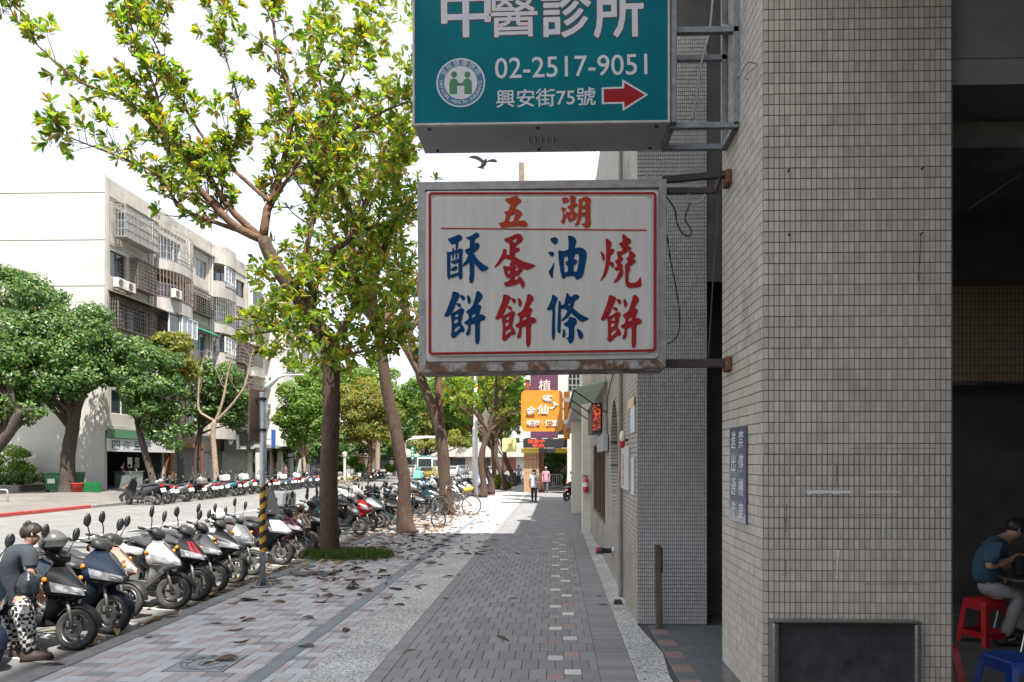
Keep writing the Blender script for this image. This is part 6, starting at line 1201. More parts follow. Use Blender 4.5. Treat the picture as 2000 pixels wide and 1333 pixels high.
g = ground(1286, 1228); t = thing('wooden_stake', 'weathered square post standing against the grey tiled pier', 'post', (g.x, g.y, 0)); mb = MB().box((0, 0, .50), (.075, .05, 1.0), 0, (0, R(-1), 0), .006); mb.build('post_body', M('weathered wood', (.13, .09, .065), .85, c2=(.06, .045, .035), nscale=10, stretch=(3, 3, .4), bump=.3), t); mb = MB().box((.03, -.03, .82), (.03, .012, .3)); mb.build('metal_strip', iron, t)
q = ground(1375, 1218); t = thing('leaning_board', 'grimy board leaning in the gap beside the shutter', 'board', (q.x - .05, q.y + .5, 0)); mb = MB().prism([(0, 0, 0), (.22, -.05, 0), (.06, .10, 1.0), (0, .10, 1.05)], (.01, .03, 0)); mb.build('board', M('grimy board', (.14, .115, .085), .9, c2=(.09, .08, .065), nscale=6), t)
AW = thing('tin_awning', 'grey corrugated tin awning on struts above the shop window', 'awning', (1.0, 16, 3.56)); tin = M('grey green tin', (.46, .50, .44), .6, c2=(.36, .39, .34), nscale=3, stretch=(1, 6, 1), trans=.5)
a0, a1 = at(1115, 788, 20.5), at(1173, 745, 15.5)
n = 24; sec = []
for k in range(n + 1):
	y = 13.6 + 4.6 * k / n; w_ = .025 * math.sin(k * 2.0); sec.append([(-.0, y - 16, w_), (-.66, y - 16, -.16 + w_), (-.66, y - 16, -.175 + w_), (-.0, y - 16, -.015 + w_)])
mb = MB().loft(sec); mb.build('tin_sheet', tin, AW)
for y in (13.8, 16.0, 18.0): mb = MB().tube([(-.64, y - 16, -.18), (0, y - 16, -.62)], .014, 6); mb.build('strut', iron, AW)
mb = MB().box((-.655, -.1, -.21), (.03, 4.6, .04)); mb.build('edge_bar', iron, AW)
p = at(1143.5, 948, 19.7); t = thing('fire_extinguisher', 'red fire extinguisher hung on the corner of the cream pier', 'fire extinguisher', (p.x, 19.60, p.z - .2)); exr = M('extinguisher red', (.50, .012, .05), .3, coat=.5)
mb = MB().lathe([(.001, 0), (.072, .0), (.076, .02), (.076, .33), (.05, .39), (.022, .41), (.022, .43)], (0, 0, 0), 'Z', 18); mb.build('cylinder', exr, t, True); mb = MB().lathe([(.0768, .16), (.0768, .28)], (0, 0, 0), 'Z', 18); mb.build('label_band', whitep, t, True); mb = MB().tube([(0, 0, .43), (-.02, 0, .47), (-.08, 0, .49), (-.10, .0, .40)], .012, 6); mb.build('hose', black, t, True); mb = MB().box((.02, 0, .45), (.09, .03, .03)); mb.build('handle', black, t)
# ---- shop with the orange prawn sign and wooden column
YD = 45.0; D = thing('corner_shop_building', 'tall pale building with a wooden column and a stack of shop signs', 'building', (-1.9, YD, 0)); DO = Vector((-1.9, YD, 0))
def dp(name, mb, m, parent=None, **k): o = mb.build(name, m, parent or D, **k); o.location = -DO; return o
xl = at(1023, 900, YD).x; xr = at(1053, 900, YD).x
mb = MB().bx(xl, 12, YD + .1, 70, 4.6, 24); dp('upper_wall', mb, whitewall)
woodp = M('column plank', (.46, .29, .17), .6, c2=(.36, .21, .12), nscale=3, stretch=(4, 4, .35), rnd=.08)
mb = MB().bx(xl + .02, xr - .02, YD + .02, YD + .9, -.02, 3.0); dp('column_core', mb, black)
n = 6; bw = (xr - xl) / n
for k in range(n):
	for z0, z1 in ((0, 1.28), (1.30, 2.1), (2.12, 2.9)): mb = MB().bx(xl + k * bw + .006, xl + (k + 1) * bw - .006, YD - .02, YD + .02, z0, z1, 0, .004); dp('plank', mb, woodp)
mb = MB().bx(xr - .02, xr + .28, YD + .1, YD + .9, 0, 2.9); dp('column_side', mb, M('dark brown panel', (.14, .05, .03), .5))
for k, (a, b, yy, c) in enumerate(((1018, 1052, (876, 885.5), (.80, .62, .10)), (1052, 1085, (876, 885), (.12, .12, .13)), (1085, 1113, (876, 885), (.72, .50, .03)))):
	A_, B_ = at(a, yy[0], YD), at(b, yy[1], YD); mb = MB().bx(A_.x, B_.x, YD - .12, YD + .1, B_.z, A_.z, 0, .005); fs = dp('fascia', mb, M('fascia %d' % k, c, .5))
	if k == 1:
		text('代工印製', wlet, D, 1, ((A_.x + B_.x) / 2 + .3 + 1.9, -.13, (A_.z + B_.z) / 2), FR, w=.62, h=.19, extrude=.002, name='lettering')
DB = thing('led_board', 'wide black display board with scrolling red characters over the passage', 'led display', (0, YD - .5, 3.3)); A_, B_ = at(1022, 857.5, YD - .5), at(1112, 875, YD - .5)
mb = MB().bx(A_.x, B_.x, -.12, .12, B_.z - 3.3, A_.z - 3.3, 0, .01); mb.build('case', black, DB)
cx_, w_ = at(1042, 866, YD - .5), .0
text('營業中', redled, DB, 1, (at(1047, 862, YD - .5).x, -.13, at(1042, 862.5, YD - .5).z - 3.3), FR, w=1.05, h=.24, extrude=.002, offset=.01, name='lit_characters'); text('歡迎', redled, DB, 1, (at(1052, 870.5, YD - .5).x, -.13, at(1042, 870.5, YD - .5).z - 3.3), FR, w=.75, h=.22, extrude=.002, offset=.01, name='lit_characters')
YP = 38.0; A_, B_ = at(1036, 700, YP), at(1090, 856, YP); PS = thing('purple_sign', 'tall dark purple sign with one pale character behind the orange one', 'shop sign', ((A_.x + B_.x) / 2, YP, B_.z)); PO = Vector(PS.location)
mb = MB().box((0, .15, (A_.z - B_.z) / 2), (B_.x - A_.x, .3, A_.z - B_.z), 0, None, .01); mb.build('sign_box', M('purple sign face', (.105, .035, .07), .45, c2=(.09, .03, .06), nscale=2), PS)
q = at(1064, 753, YP); text('植', M('pale peach letter', (.60, .47, .40), .5), PS, 1, (q.x - PO.x, -.006, q.z - PO.z), FR, w=.66, h=.62, extrude=.004, offset=.008, name='character')
mb = MB(); q = at(1031, 755, YP); mb.bx(q.x - PO.x - .12, q.x - PO.x + .1, .0, .2, q.z - PO.z - .35, q.z - PO.z + .35); mb.build('side_panel', black, PS)
text('熱炒', redled, PS, 1, (q.x - PO.x, -.008, q.z - PO.z), (R(90), 0, 0), w=.16, h=.5, extrude=.003, name='lit_characters')
mb = MB().box((B_.x - PO.x + 1.2, .3, 1.6), (2.6, .12, .12)); mb.build('bracket', galv, PS)
YO = 32.0; A_, B_ = at(1018, 763, YO), at(1099, 843, YO); ORG = thing('orange_sign', 'orange rounded lightbox sign with a white prawn and raised characters', 'shop sign', ((A_.x + B_.x) / 2, YO, (A_.z + B_.z) / 2)); ow, oh = B_.x - A_.x, A_.z - B_.z; org = M('orange sign paint', (.66, .24, .025), .45, c2=(.60, .21, .02), nscale=3); red_e = M('red brown edge', (.36, .07, .02), .5)
rr = rrect(-ow / 2, -oh / 2, ow / 2, oh / 2, .2, 6)
mb = MB().prism([(x, 0, z) for x, z in rr], (0, .05, 0)); mb.build('sign_face', org, ORG); mb = MB().prism([(x * .995, .052, z * .995) for x, z in rr], (0, .3, 0)); mb.build('sign_side', red_e, ORG)
wr = M('raised white letter', (.70, .69, .68), .4); k = YO / F
for ch, px, py, w_, h_ in (('金', 1037, 803, 19, 18), ('仙', 1061, 800, 22, 19)): q = at(px, py, YO); text(ch, wr, ORG, 1, (q.x - ORG.location.x, -.03, q.z - ORG.location.z), FR, w=w_ * k, h=h_ * k, extrude=.025, offset=.012, name='character', shear=.12)
for s_, px, w_ in (('蝦捲', 1042, 27), ('便當', 1077.5, 26)): q = at(px, 827, YO); text(s_, wr, ORG, 1, (q.x - ORG.location.x, -.02, q.z - ORG.location.z), FR, w=w_ * k, h=12.5 * k, extrude=.02, offset=.016, name='characters')
q = at(1059.5, 826, YO); mb = MB().box((q.x - ORG.location.x, -.01, q.z - ORG.location.z), (.015, .03, .22)); mb.build('divider', wr, ORG)
def oq(px, py, dy): q = at(px, py, YO); return (q.x - ORG.location.x, dy, q.z - ORG.location.z)
mb = MB().loft([[oq(x + r * math.sin(a) * c1, y + r * math.sin(a) * s1, -.035 * math.cos(a) - .012) for a in np.linspace(-1.57, 1.57, 7)] for x, y, r, c1, s1 in ((1061, 780, 1.5, 0, 1), (1066, 781, 4, 0, 1), (1072, 780, 5.5, .3, 1), (1078, 783, 6, .7, .7), (1083, 787, 6, .9, .4), (1085.5, 791.5, 4.5, 1, 0), (1084, 795, 3, .8, -.6), (1080, 797.5, 1.5, .3, -1))], closed=False); mb.build('prawn_body', wr, ORG, True)
mb = MB().tube([oq(x, y, -.02) for x, y in ((1063, 783), (1060, 778), (1063, 774.5), (1070, 773.5), (1079, 775.5))], .03, 6); mb.build('prawn_feeler', wr, ORG, True); mb = MB().prism([oq(1080, 796, -.03), oq(1073, 795, -.03), oq(1075, 799, -.03), oq(1080, 799, -.03)], (0, .02, 0)); mb.build('prawn_tail', wr, ORG)
for px, py in ((1077, 782), (1081, 786.5), (1083, 791)): mb = MB().tube([oq(px - 3, py + 3.5, -.05), oq(px + 4, py - 3, -.045)], .008, 5); mb.build('prawn_line', org, ORG)
for py in (781, 824): mb = MB(); q0, q1 = oq(1098, py, .1), oq(1124, py, .1); mb.box(((q0[0] + q1[0]) / 2, .1, q0[2]), (q1[0] - q0[0], .1, .17)); mb.build('bracket', whitep, ORG)
mb = MB(); q0 = at(1101, 765, YO + 2); q1 = at(1113, 858, YO + 2); mb.bx(q0.x, q1.x, YO + 2, YO + 2.3, q1.z, q0.z, 0, .02); o = mb.build('side_sign', org, None, False, 'narrow orange upright sign right of the prawn sign', 'shop sign')
mb = MB(); q0 = at(1113, 790, YO + 3); q1 = at(1141, 847, YO + 3); mb.bx(q0.x, q1.x, YO + 3, YO + 3.2, q1.z, q0.z, 0, .02); o = mb.build('pale_panel', M('pale grey panel', (.55, .57, .60), .5, c2=(.50, .52, .55), nscale=2), None, False, 'plain pale grey sign panel between the orange sign and the cream pier', 'sign panel')
q0, q1 = at(1110, 728, 36), at(1141, 765, 36); GW = thing('grille_window', 'white grille window with green behind it above the prawn sign bracket', 'window', (q0.x, 36, q1.z)); w_, h_ = q1.x - q0.x, q0.z - q1.z
mb = MB().bx(0, w_, .1, .15, 0, h_); mb.build('dark_pane', M('dark green pane', (.03, .07, .05), .3), GW)
for kk in range(5): mb = MB(); x = w_ * kk / 4; mb.bx(x - .03, x + .03, 0, .06, 0, h_); mb.build('grille_bar', whitep, GW)
for kk in range(4): mb = MB(); z = h_ * kk / 3; mb.bx(-.03, w_ + .03, .005, .055, z - .03, z + .03); mb.build('grille_bar', whitep, GW)
mb = MB(); q0 = at(1130, 868, 30); q1 = at(1146, 893, 30); mb.bx(q0.x - .08, q1.x, 30, 30.15, q1.z, q0.z, 0, .01); MS = mb.build('maroon_sign', M('maroon sign', (.13, .015, .02), .5), None, False, 'dark maroon hanging sign with a round pale emblem', 'shop sign'); q = at(1131, 879, 30); mb = MB().lathe([(.001, -.004), (.07, -.004), (.07, 0)], (q.x, 29.995, q.z), 'Y', 16); o = mb.build('emblem', whitep, MS)
YL = 46.0; q0, q1 = at(981, 856, YL), at(1008, 883, YL); t = thing('bolt_sign', 'small yellow light box with a lightning bolt', 'shop sign', ((q0.x + q1.x) / 2, YL, (q0.z + q1.z) / 2)); w_ = q1.x - q0.x
mb = MB().prism([(x, 0, z) for x, z in rrect(-w_ / 2, -w_ / 2, w_ / 2, w_ / 2, .12)], (0, .22, 0)); mb.build('sign_box', M('pale yellow sign', (.74, .66, .28), .45), t); mb = MB().prism([(.12, -.01, .3), (-.12, -.01, -.03), (.02, -.01, -.02), (-.1, -.01, -.32), (.16, -.01, .06), (.02, -.01, .04)], (0, .008, 0)); mb.build('bolt', M('bolt ochre', (.45, .30, .05), .5), t)
mb = MB().box((w_ / 2 + .55, .1, .2), (1.1, .05, .05)); mb.build('bracket', galv, t)
mb = MB(); q0, q1 = at(1013, 318, YD - .3), at(1023, 420, YD - .3); mb.bx(q0.x, q1.x, YD - .3, YD + 1.2, q1.z, q0.z); dp('lattice_box', mb, M('brown lattice', (.12, .08, .05), .7, c2=(.25, .2, .15), nscale=12))
for px0, px1 in ((1142, 1156), (1163, 1178)):
	q0, q1 = at(px0, 300, 30), at(px1, 420, 30); mb = MB().bx(q0.x, q1.x, 30, 30.5, 8.7, q0.z + 1.5); cpart('roof_pier', mb, tile_pier)
mb = MB().bx(1.3, 5, 21, 21.3, 8.6, 9.6); cpart('roof_parapet', mb, creamw)
mb = MB().bx(-2.5, 3, 64, 64.3, -.02, 2.6); tag(mb.build('garden_wall', M('brown garden wall', (.24, .19, .15), .85, c2=(.18, .14, .11), nscale=1)), 'brown wall behind the garden shrubs', 'wall')
urail(1075, 1098, 927, 951, 52, 0, 'white hoop rail with bars across the passage', stl, 5)
mb = MB().bx(-1.3, .8, 51.2, 51.5, -.01, .10, 0, .02); tag(mb.build('passage_step', kerbm, kind='structure'))
g = ground(1108, 960); t = thing('traffic_cone', 'red traffic cone by the cream column at the passage', 'traffic cone', (g.x, g.y, 0)); mb = MB().lathe([(.16, .02), (.14, .05), (.03, .95), (.001, .98)], (0, 0, 0), 'Z', 16); mb.build('cone', M('cone red', (.55, .09, .06), .5), t, True); mb = MB().box((0, 0, .02), (.4, .4, .04), 0, None, .01); mb.build('foot', MATS['cone red'], t)
mb = MB(); q0, q1 = at(1108, 870, 43), at(1120, 960, 43); mb.bx(q0.x, q1.x, 43, 43.5, -.02, 4.6); dp('cream_column', mb, creamw)
mb = MB().bx(.9, 6, 43.6, 44, -.02, 4.6); dp('side_wall', mb, dim_wall)
# ---- signpost with hazard stripes by the kerb
g = ground(513, 1146); HP = thing('hazard_post', 'grey steel signpost with yellow and black hazard stripes by the kerb', 'signpost', (g.x, g.y, 0)); k = g.y / F; zt_ = H + (CY - 765) * k; r = .046
mb = MB().tube([(0, 0, .03), (0, 0, zt_)], r, 16); mb.build('pole', M('pole zinc', (.42, .45, .48), .5, .4, c2=(.33, .36, .39), nscale=9), HP, True); mb = MB().box((0, 0, .012), (.30, .26, .022), 0, None, .004); mb.build('base_plate', galv, HP)
for a in range(4): mb = MB().prism([(math.cos(a * 1.571) * r, math.sin(a * 1.571) * r, .022), (math.cos(a * 1.571) * .12, math.sin(a * 1.571) * .12, .022), (math.cos(a * 1.571) * r, math.sin(a * 1.571) * r, .16)], (math.sin(a * 1.571) * .008, -math.cos(a * 1.571) * .008, 0)); mb.build('gusset', galv, HP)
for sx in (-1, 1):
	for sy in (-1, 1): mb = MB().lathe([(.001, .04), (.014, .04), (.016, .024)], (sx * .12, sy * .1, 0), 'Z', 6); mb.build('anchor_bolt', galv, HP)
z0, z1 = H + (CY - 1080) * k, H + (CY - 948) * k; n, m_ = 24, 60; sl = MB()
for i in range(m_ + 1):
	for j in range(n): a = 2 * math.pi * j / n; sl.v.append(((r + .0015) * math.cos(a), (r + .0015) * math.sin(a), z0 + (z1 - z0) * i / m_))
for i in range(m_):
	for j in range(n): a = (j + .5) / n * 6.283; zz = z0 + (z1 - z0) * (i + .5) / m_; x = math.cos(a); sl.f.append((i * n + j, i * n + (j + 1) % n, (i + 1) * n + (j + 1) % n, (i + 1) * n + j)); sl.m.append(int(((zz - z0) / .18 - (a / 6.283) * 1.0) % 1.0 > .5))
yel = M('hazard yellow', (.62, .34, .015), .55, c2=(.50, .27, .015), nscale=7, dirt=((.16, .11, .04), 8, .70)); sl.build('hazard_sleeve', [yel, M('hazard black', (.02, .02, .02), .6, dirt=((.12, .11, .1), 8, .72))], HP, True)
p0, p1 = at(494, 760, g.y), at(509, 862, g.y); mb = MB().box((0, 0, 0), (.42, .02, p0.z - p1.z), 0, None, .01); o = mb.build('sign_plate', M('back of sign plate', (.16, .105, .075), .6, .4, c2=(.20, .14, .11), nscale=3), HP); o.location = (p0.x - g.x + .05, .04, (p0.z + p1.z) / 2); o.rotation_euler = (0, 0, R(78))
for zz in (p0.z - .16, p1.z + .18): mb = MB().lathe([(r + .002, -.02), (r + .012, -.02), (r + .012, .02), (r + .002, .02)], (0, 0, zz), 'Z', 14, 0, True); mb.box((-.07, 0, zz), (.10, .05, .035)); mb.build('clamp', iron, HP, kind='stuff')
# ------------------------------------------------------------------ scooters
def paint(name, c, metal=.1, rough=.20, coat=0, c2=None): return M(name, c, rough, metal, coat=coat, c2=c2 or tuple(x * .82 for x in c), nscale=2.5, spec=.28, dirt=(tuple(.5 * x + .02 for x in c), 5, .72))
PT = {'black': paint('black scooter paint', (.012, .012, .015)), 'ink': paint('ink blue scooter paint', (.012, .022, .04)), 'pink': paint('salmon scooter paint', (.56, .28, .21), .25), 'silver': paint('silver scooter paint', (.50, .50, .49), .55), 'white': paint('white scooter paint', (.68, .68, .67)),
	'grey': paint('dark grey scooter paint', (.075, .077, .08), .4), 'bronze': paint('bronze scooter paint', (.20, .15, .12), .4), 'plum': paint('plum scooter paint', (.06, .022, .035), .3), 'olive': paint('dark olive scooter paint', (.055, .058, .048), .4), 'teal': paint('teal scooter paint', (.03, .11, .16), .3),
	'red': paint('red scooter paint', (.36, .012, .02), .2), 'green': paint('dark green scooter paint', (.012, .045, .04), .2), 'blue': paint('sky blue scooter paint', (.12, .36, .50), .2), 'midgrey': paint('mid grey scooter paint', (.26, .27, .28), .45)}
plas = M('grey scooter plastic', (.030, .030, .032), .45, spec=.3, c2=(.045, .044, .043), nscale=9); lampg = M('headlamp glass', (.17, .175, .18), .07, .5, c2=(.42, .42, .43), nscale=9, spec=.8); amber = M('amber lens', (.62, .20, .01), .2); redl = M('red lens glass', (.45, .012, .015), .2)
chrome = M('chrome', (.55, .55, .55), .2, .95); seatm = M('black seat vinyl', (.025, .025, .027), .45, c2=(.045, .044, .043), nscale=14, bump=.1, bscale=80); mirr = M('mirror glass', (.35, .38, .28), .04, 1.0); alloy = M('wheel alloy', (.24, .24, .24), .4, .7, c2=(.15, .145, .14), nscale=9); engm = M('engine casting', (.20, .20, .195), .55, .5, c2=(.10, .095, .09), nscale=9); plate = M('plate white', (.62, .62, .60), .5)
NZ = [  # z, half width, back x, depth forward
(.895, .065, .312, .035), (.865, .110, .318, .085), (.815, .160, .330, .155), (.75, .198, .346, .240), (.68, .212, .365, .320), (.62, .205, .380, .375), (.575, .185, .390, .385), (.545, .160, .392, .30), (.50, .160, .392, .16), (.42, .172, .385, .085), (.34, .176, .365, .05), (.27, .170, .335, .03)]
def nose_pt(u, v, off=0.0, tab=NZ, e=1.35):
	f = u * (len(tab) - 1); i = min(len(tab) - 2, int(f)); t = f - i; a, b = tab[i], tab[i + 1]; z, w_, xb, d = [a[k] * (1 - t) + b[k] * t for k in range(4)]
	return Vector((xb + (d + off) * (1 - abs(v) ** e) + off * .3, (w_ + off * .8) * v, z))
def u_of_z(z, tab=NZ):
	for i in range(len(tab) - 1):
		if tab[i + 1][0] <= z <= tab[i][0]: return (i + (tab[i][0] - z) / (tab[i][0] - tab[i + 1][0])) / (len(tab) - 1)
	return 0 if z > tab[0][0] else 1
def sect_x(x, zc, w_, h, n=16, p=2.6):
	q = []
	for k in range(n):
		a = 2 * math.pi * k / n; c, s = math.cos(a), math.sin(a); q.append((x, w_ * math.copysign(abs(c) ** (2 / p), c), zc + h * math.copysign(abs(s) ** (2 / p), s)))
	return q
def scooter_meshes(kind):
	"""one mesh for each part; paint is slot 0 of the painted ones"""
	P_ = {}; bp = PT['black']; tab = NZ; e = 1.35
	if kind == 'round': tab = [(z, w_ * (1.08 if z < .7 else 1.0), xb, d * (.55 if z > .55 else .8)) for z, w_, xb, d in NZ]; e = 2.2
	if kind == 'maxi': tab = [(z * 1.03, w_ * 1.12, xb, d * 1.18) for z, w_, xb, d in NZ]; e = 1.5
	pt = lambda u, v, off=0.0: nose_pt(u, v, off, tab, e)
	mb = MB(); nu, nv = 26, 18
	for i in range(nu + 1):
		for j in range(nv + 1): v = -1 + 2 * j / nv; mb.v.append(tuple(pt(i / nu, math.copysign(abs(v) ** .8, v))))
	for i in range(nu):
		for j in range(nv): a = i * (nv + 1) + j; mb.f.append((a, a + 1, a + nv + 2, a + nv + 1)); mb.m.append(0)
	me = mb.mesh('front_cover', [bp]); smooth_angle(me, 50); P_['front_cover'] = (me, True)
	mb = MB().loft([[(xb - .004, -w_ * .99, z), (xb - .03, -w_ * .9, z), (xb - .045, 0, z), (xb - .03, w_ * .9, z), (xb - .004, w_ * .99, z)] for z, w_, xb, d in tab], closed=False); me = mb.mesh('leg_shield', [plas]); smooth_angle(me); P_['leg_shield'] = (me, False)
	for sy in (-1, 1):
		mb = MB(); n, m_ = 8, 5
		for i in range(n + 1):
			v = .16 + (.86 - .16) * i / n
			zt = .632 + .10 * v if kind != 'round' else .66 + .05 * math.sin(i / n * 3.1); zb = .574 + .045 * v if kind != 'round' else .66 - .05 * math.sin(i / n * 3.1)
			for j in range(m_ + 1): z = zt + (zb - zt) * j / m_; mb.v.append(tuple(pt(u_of_z(z, tab), sy * v, .007)))
		for i in range(n):
			for j in range(m_): a = i * (m_ + 1) + j; mb.f.append((a, a + 1, a + m_ + 2, a + m_ + 1)); mb.m.append(0)
		me = mb.mesh('headlight', [lampg]); smooth_angle(me, 60); P_['headlight' + str(sy)] = (me, False)
		mb = MB(); c = pt(u_of_z(.70, tab), sy * .97, .01); mb.ell((c.x + .0, c.y, .735), (.030, .022, .030), 12, 8); P_['turn_signal' + str(sy)] = (mb.mesh('turn_signal', [amber], True), False)
	mb = MB().tube([pt(u, 0, .003) for u in np.linspace(.12, .52, 12)], .010, 6); P_['nose_trim'] = (mb.mesh('nose_trim', [plas], True), False)
	mb = MB().loft([sect_x(x, z, w_, h, 14, 4) for x, z, w_, h in ((.37, .285, .15, .03), (.30, .27, .165, .045), (.05, .255, .17, .05), (-.12, .262, .165, .055), (-.20, .28, .15, .05))]); me = mb.mesh('floorboard', [plas]); smooth_angle(me); P_['floorboard'] = (me, False)
	mb = MB().loft([sect_x(x, z, w_, h, 18, 3) for x, z, w_, h in ((-.10, .47, .10, .19), (-.14, .48, .135, .205), (-.25, .52, .165, .19), (-.42, .575, .178, .15), (-.60, .635, .165, .115), (-.76, .69, .13, .085), (-.88, .735, .075, .055), (-.91, .745, .04, .03))]); me = mb.mesh('rear_body', [bp]); smooth_angle(me, 50); P_['rear_body'] = (me, True)
	mb = MB().loft([sect_x(x, z, w_, h, 16, 2.8) for x, z, w_, h in ((-.03, .70, .07, .025), (-.07, .715, .125, .045), (-.20, .725, .150, .052), (-.36, .735, .158, .052), (-.46, .765, .160, .060), (-.62, .795, .150, .055), (-.76, .805, .12, .042), (-.81, .80, .07, .02))]); me = mb.mesh('seat', [seatm]); smooth_angle(me, 50); P_['seat'] = (me, False)
	mb = MB().tube([(-.58, -.15, .76), (-.78, -.15, .80), (-.92, -.09, .815), (-.92, .09, .815), (-.78, .15, .80), (-.58, .15, .76)], .014, 8); P_['grab_rail'] = (mb.mesh('grab_rail', [plas], True), False)
	mb = MB().loft([[(x, y, z) for x, y, z in ((-.885, -w_, z0), (-.925, -w_ * .6, z0 + .01), (-.935, 0, z0 + .012), (-.925, w_ * .6, z0 + .01), (-.885, w_, z0))] for z0, w_ in ((.67, .06), (.70, .10), (.75, .105), (.785, .07))], closed=False); P_['tail_light'] = (mb.mesh('tail_light', [redl], True), False)
	mb = MB().box((-.93, 0, .56), (.008, .25, .15), 0, (0, R(18), 0)); P_['number_plate'] = (mb.mesh('number_plate', [plate]), False)
	mb = MB().loft([[(x, -w_, z), (x + .01, 0, z + .015), (x, w_, z)] for x, z, w_ in ((-.80, .63, .06), (-.90, .55, .075), (-.96, .42, .08), (-.97, .36, .08))], closed=False); P_['rear_mudguard'] = (mb.mesh('rear_mudguard', [plas], True), False)
	mb = MB().loft([sect_x(x, z, w_, h, 14, 2.4) for x, z, w_, h in ((.20, .985, .05, .03), (.225, .985, .115, .06), (.285, .985, .135, .072), (.345, .965, .12, .065), (.385, .945, .06, .035))]); me = mb.mesh('handlebar_cover', [plas]); smooth_angle(me, 60); P_['handlebar_cover'] = (me, kind == 'round')
	mb = MB().tube([(.30, 0, .84), (.285, 0, .95)], [.075, .055], 12); P_['steering_neck'] = (mb.mesh('steering_neck', [plas], True), False)
	for sy in (-1, 1):
		mb = MB().tube([(.25, sy * .12, .985), (.22, sy * .22, 1.0), (.18, sy * .34, 1.005)], .017, 8); P_['grip' + str(sy)] = (mb.mesh('grip', [black], True), False)
		mb = MB().tube([(.27, sy * .13, 1.0), (.285, sy * .2, .995), (.255, sy * .32, .985)], .007, 6); P_['brake_lever' + str(sy)] = (mb.mesh('brake_lever', [chrome], True), False)
		mb = MB().tube([(.265, sy * .16, 1.02), (.275, sy * .185, 1.10), (.275, sy * .225, 1.17)], .007, 6); P_['mirror_stem' + str(sy)] = (mb.mesh('mirror_stem', [black], True), False)
		mb = MB().loft([[(.275 + .016 * math.cos(a) + dx, sy * (.235 + y) + sy * w_ * math.sin(a), 1.225 + z) for a in np.linspace(0, 2 * math.pi, 13)[:-1]] for z, w_, y, dx in ((-.065, .012, -.005, 0), (-.045, .034, 0, 0), (0, .048, .005, .004), (.045, .040, .008, .004), (.075, .018, .01, 0), (.082, .004, .01, 0))]); P_['mirror' + str(sy)] = (mb.mesh('mirror', [black], True), False)
		mb = MB().loft([[(.2572, sy * (.238) + w_ * .84 * s_, 1.225 + z) for s_ in (-1, 1)] for z, w_ in ((-.05, .026), (-.03, .040), (0, .046), (.04, .039), (.066, .02))], closed=False); P_['mirror_glass' + str(sy)] = (mb.mesh('mirror_glass', [mirr]), False)
	def wheel(cx, r=.222, wd=.052):
		t = MB(); prof = [(r - .078, -wd * .55), (r - .05, -wd * .95), (r - .022, -wd), (r - .005, -wd * .62), (r, 0), (r - .005, wd * .62), (r - .022, wd), (r - .05, wd * .95), (r - .078, wd * .55)]; t.lathe(prof, (cx, 0, r), 'Y', 32); tm = t.mesh('tyre', [rubber], True)
		w_ = MB(); w_.lathe([(r - .080, -.034), (r - .072, -.042), (r - .064, -.034), (r - .064, .034), (r - .072, .042), (r - .080, .034)], (cx, 0, r), 'Y', 28, 0, True); w_.lathe([(.001, -.045), (.035, -.045), (.042, -.03), (.042, .03), (.035, .045), (.001, .045)], (cx, 0, r), 'Y', 14)
		for k in range(5): a = 2 * math.pi * k / 5; w_.box((cx + .082 * math.cos(a), 0, r + .082 * math.sin(a)), (.10, .034, .030), 0, (0, -a, 0), .006)
		rm = w_.mesh('rim', [alloy]); smooth_angle(rm, 35); return tm, rm
	ft, fr = wheel(.62); rt, rr_ = wheel(-.60, .222, .055); P_['front_tyre'] = (ft, False); P_['front_rim'] = (fr, False); P_['rear_tyre'] = (rt, False); P_['rear_rim'] = (rr_, False)
	mb = MB().lathe([(.045, -.058), (.095, -.058), (.095, -.053), (.045, -.053)], (.62, 0, .222), 'Y', 24, 0, True); mb.box((.56, -.065, .27), (.05, .03, .07), 0, None, .008); P_['brake_disc'] = (mb.mesh('brake_disc', [engm]), False)
	mb = MB().tube([(.62, .075, .222), (.50, .07, .54)], .02, 8); mb.tube([(.62, -.075, .222), (.50, -.07, .54)], .02, 8); mb.tube([(.62, -.085, .222), (.62, .085, .222)], .014, 8); P_['fork'] = (mb.mesh('fork', [engm], True), False)
	mb = MB(); sec = []
	for k in range(13): a = R(5 + 140 * k / 12); rr = .245; w_ = .062 if 1 < k < 11 else .045; sec.append([(.62 + rr * math.cos(a) * 1.02, -w_, .222 + rr * math.sin(a) - .02), (.62 + (rr + .012) * math.cos(a), -w_ * .6, .222 + (rr + .014) * math.sin(a)), (.62 + (rr + .018) * math.cos(a), 0, .222 + (rr + .02) * math.sin(a)), (.62 + (rr + .012) * math.cos(a), w_ * .6, .222 + (rr + .014) * math.sin(a)), (.62 + rr * math.cos(a) * 1.02, w_, .222 + rr * math.sin(a) - .02)])
	mb.loft(sec, closed=False); me = mb.mesh('front_fender', [bp if kind != 'sport' else plas]); smooth_angle(me, 60); P_['front_fender'] = (me, kind != 'sport')
	mb = MB().box((-.36, .08, .26), (.42, .10, .17), 0, (0, R(6), 0), .03); mb.lathe([(.02, .06), (.10, .06), (.115, .09), (.10, .14), (.02, .145)], (-.56, 0, .225), 'Y', 16); mb.box((-.25, 0, .30), (.22, .22, .18), 0, None, .03); me = mb.mesh('engine', [engm]); smooth_angle(me, 30); P_['engine'] = (me, False)
	mb = MB().tube([(-.28, -.10, .20), (-.42, -.14, .20), (-.50, -.155, .235), (-.52, -.155, .24), (-.80, -.16, .33), (-.84, -.16, .345)], [.022, .022, .025, .056, .062, .03], 12); me = mb.mesh('exhaust', [engm]); smooth_angle(me, 40); P_['exhaust'] = (me, False)
	mb = MB().tube([(-.60, .11, .26), (-.56, .13, .58)], .022, 8); P_['shock'] = (mb.mesh('shock', [engm], True), False)
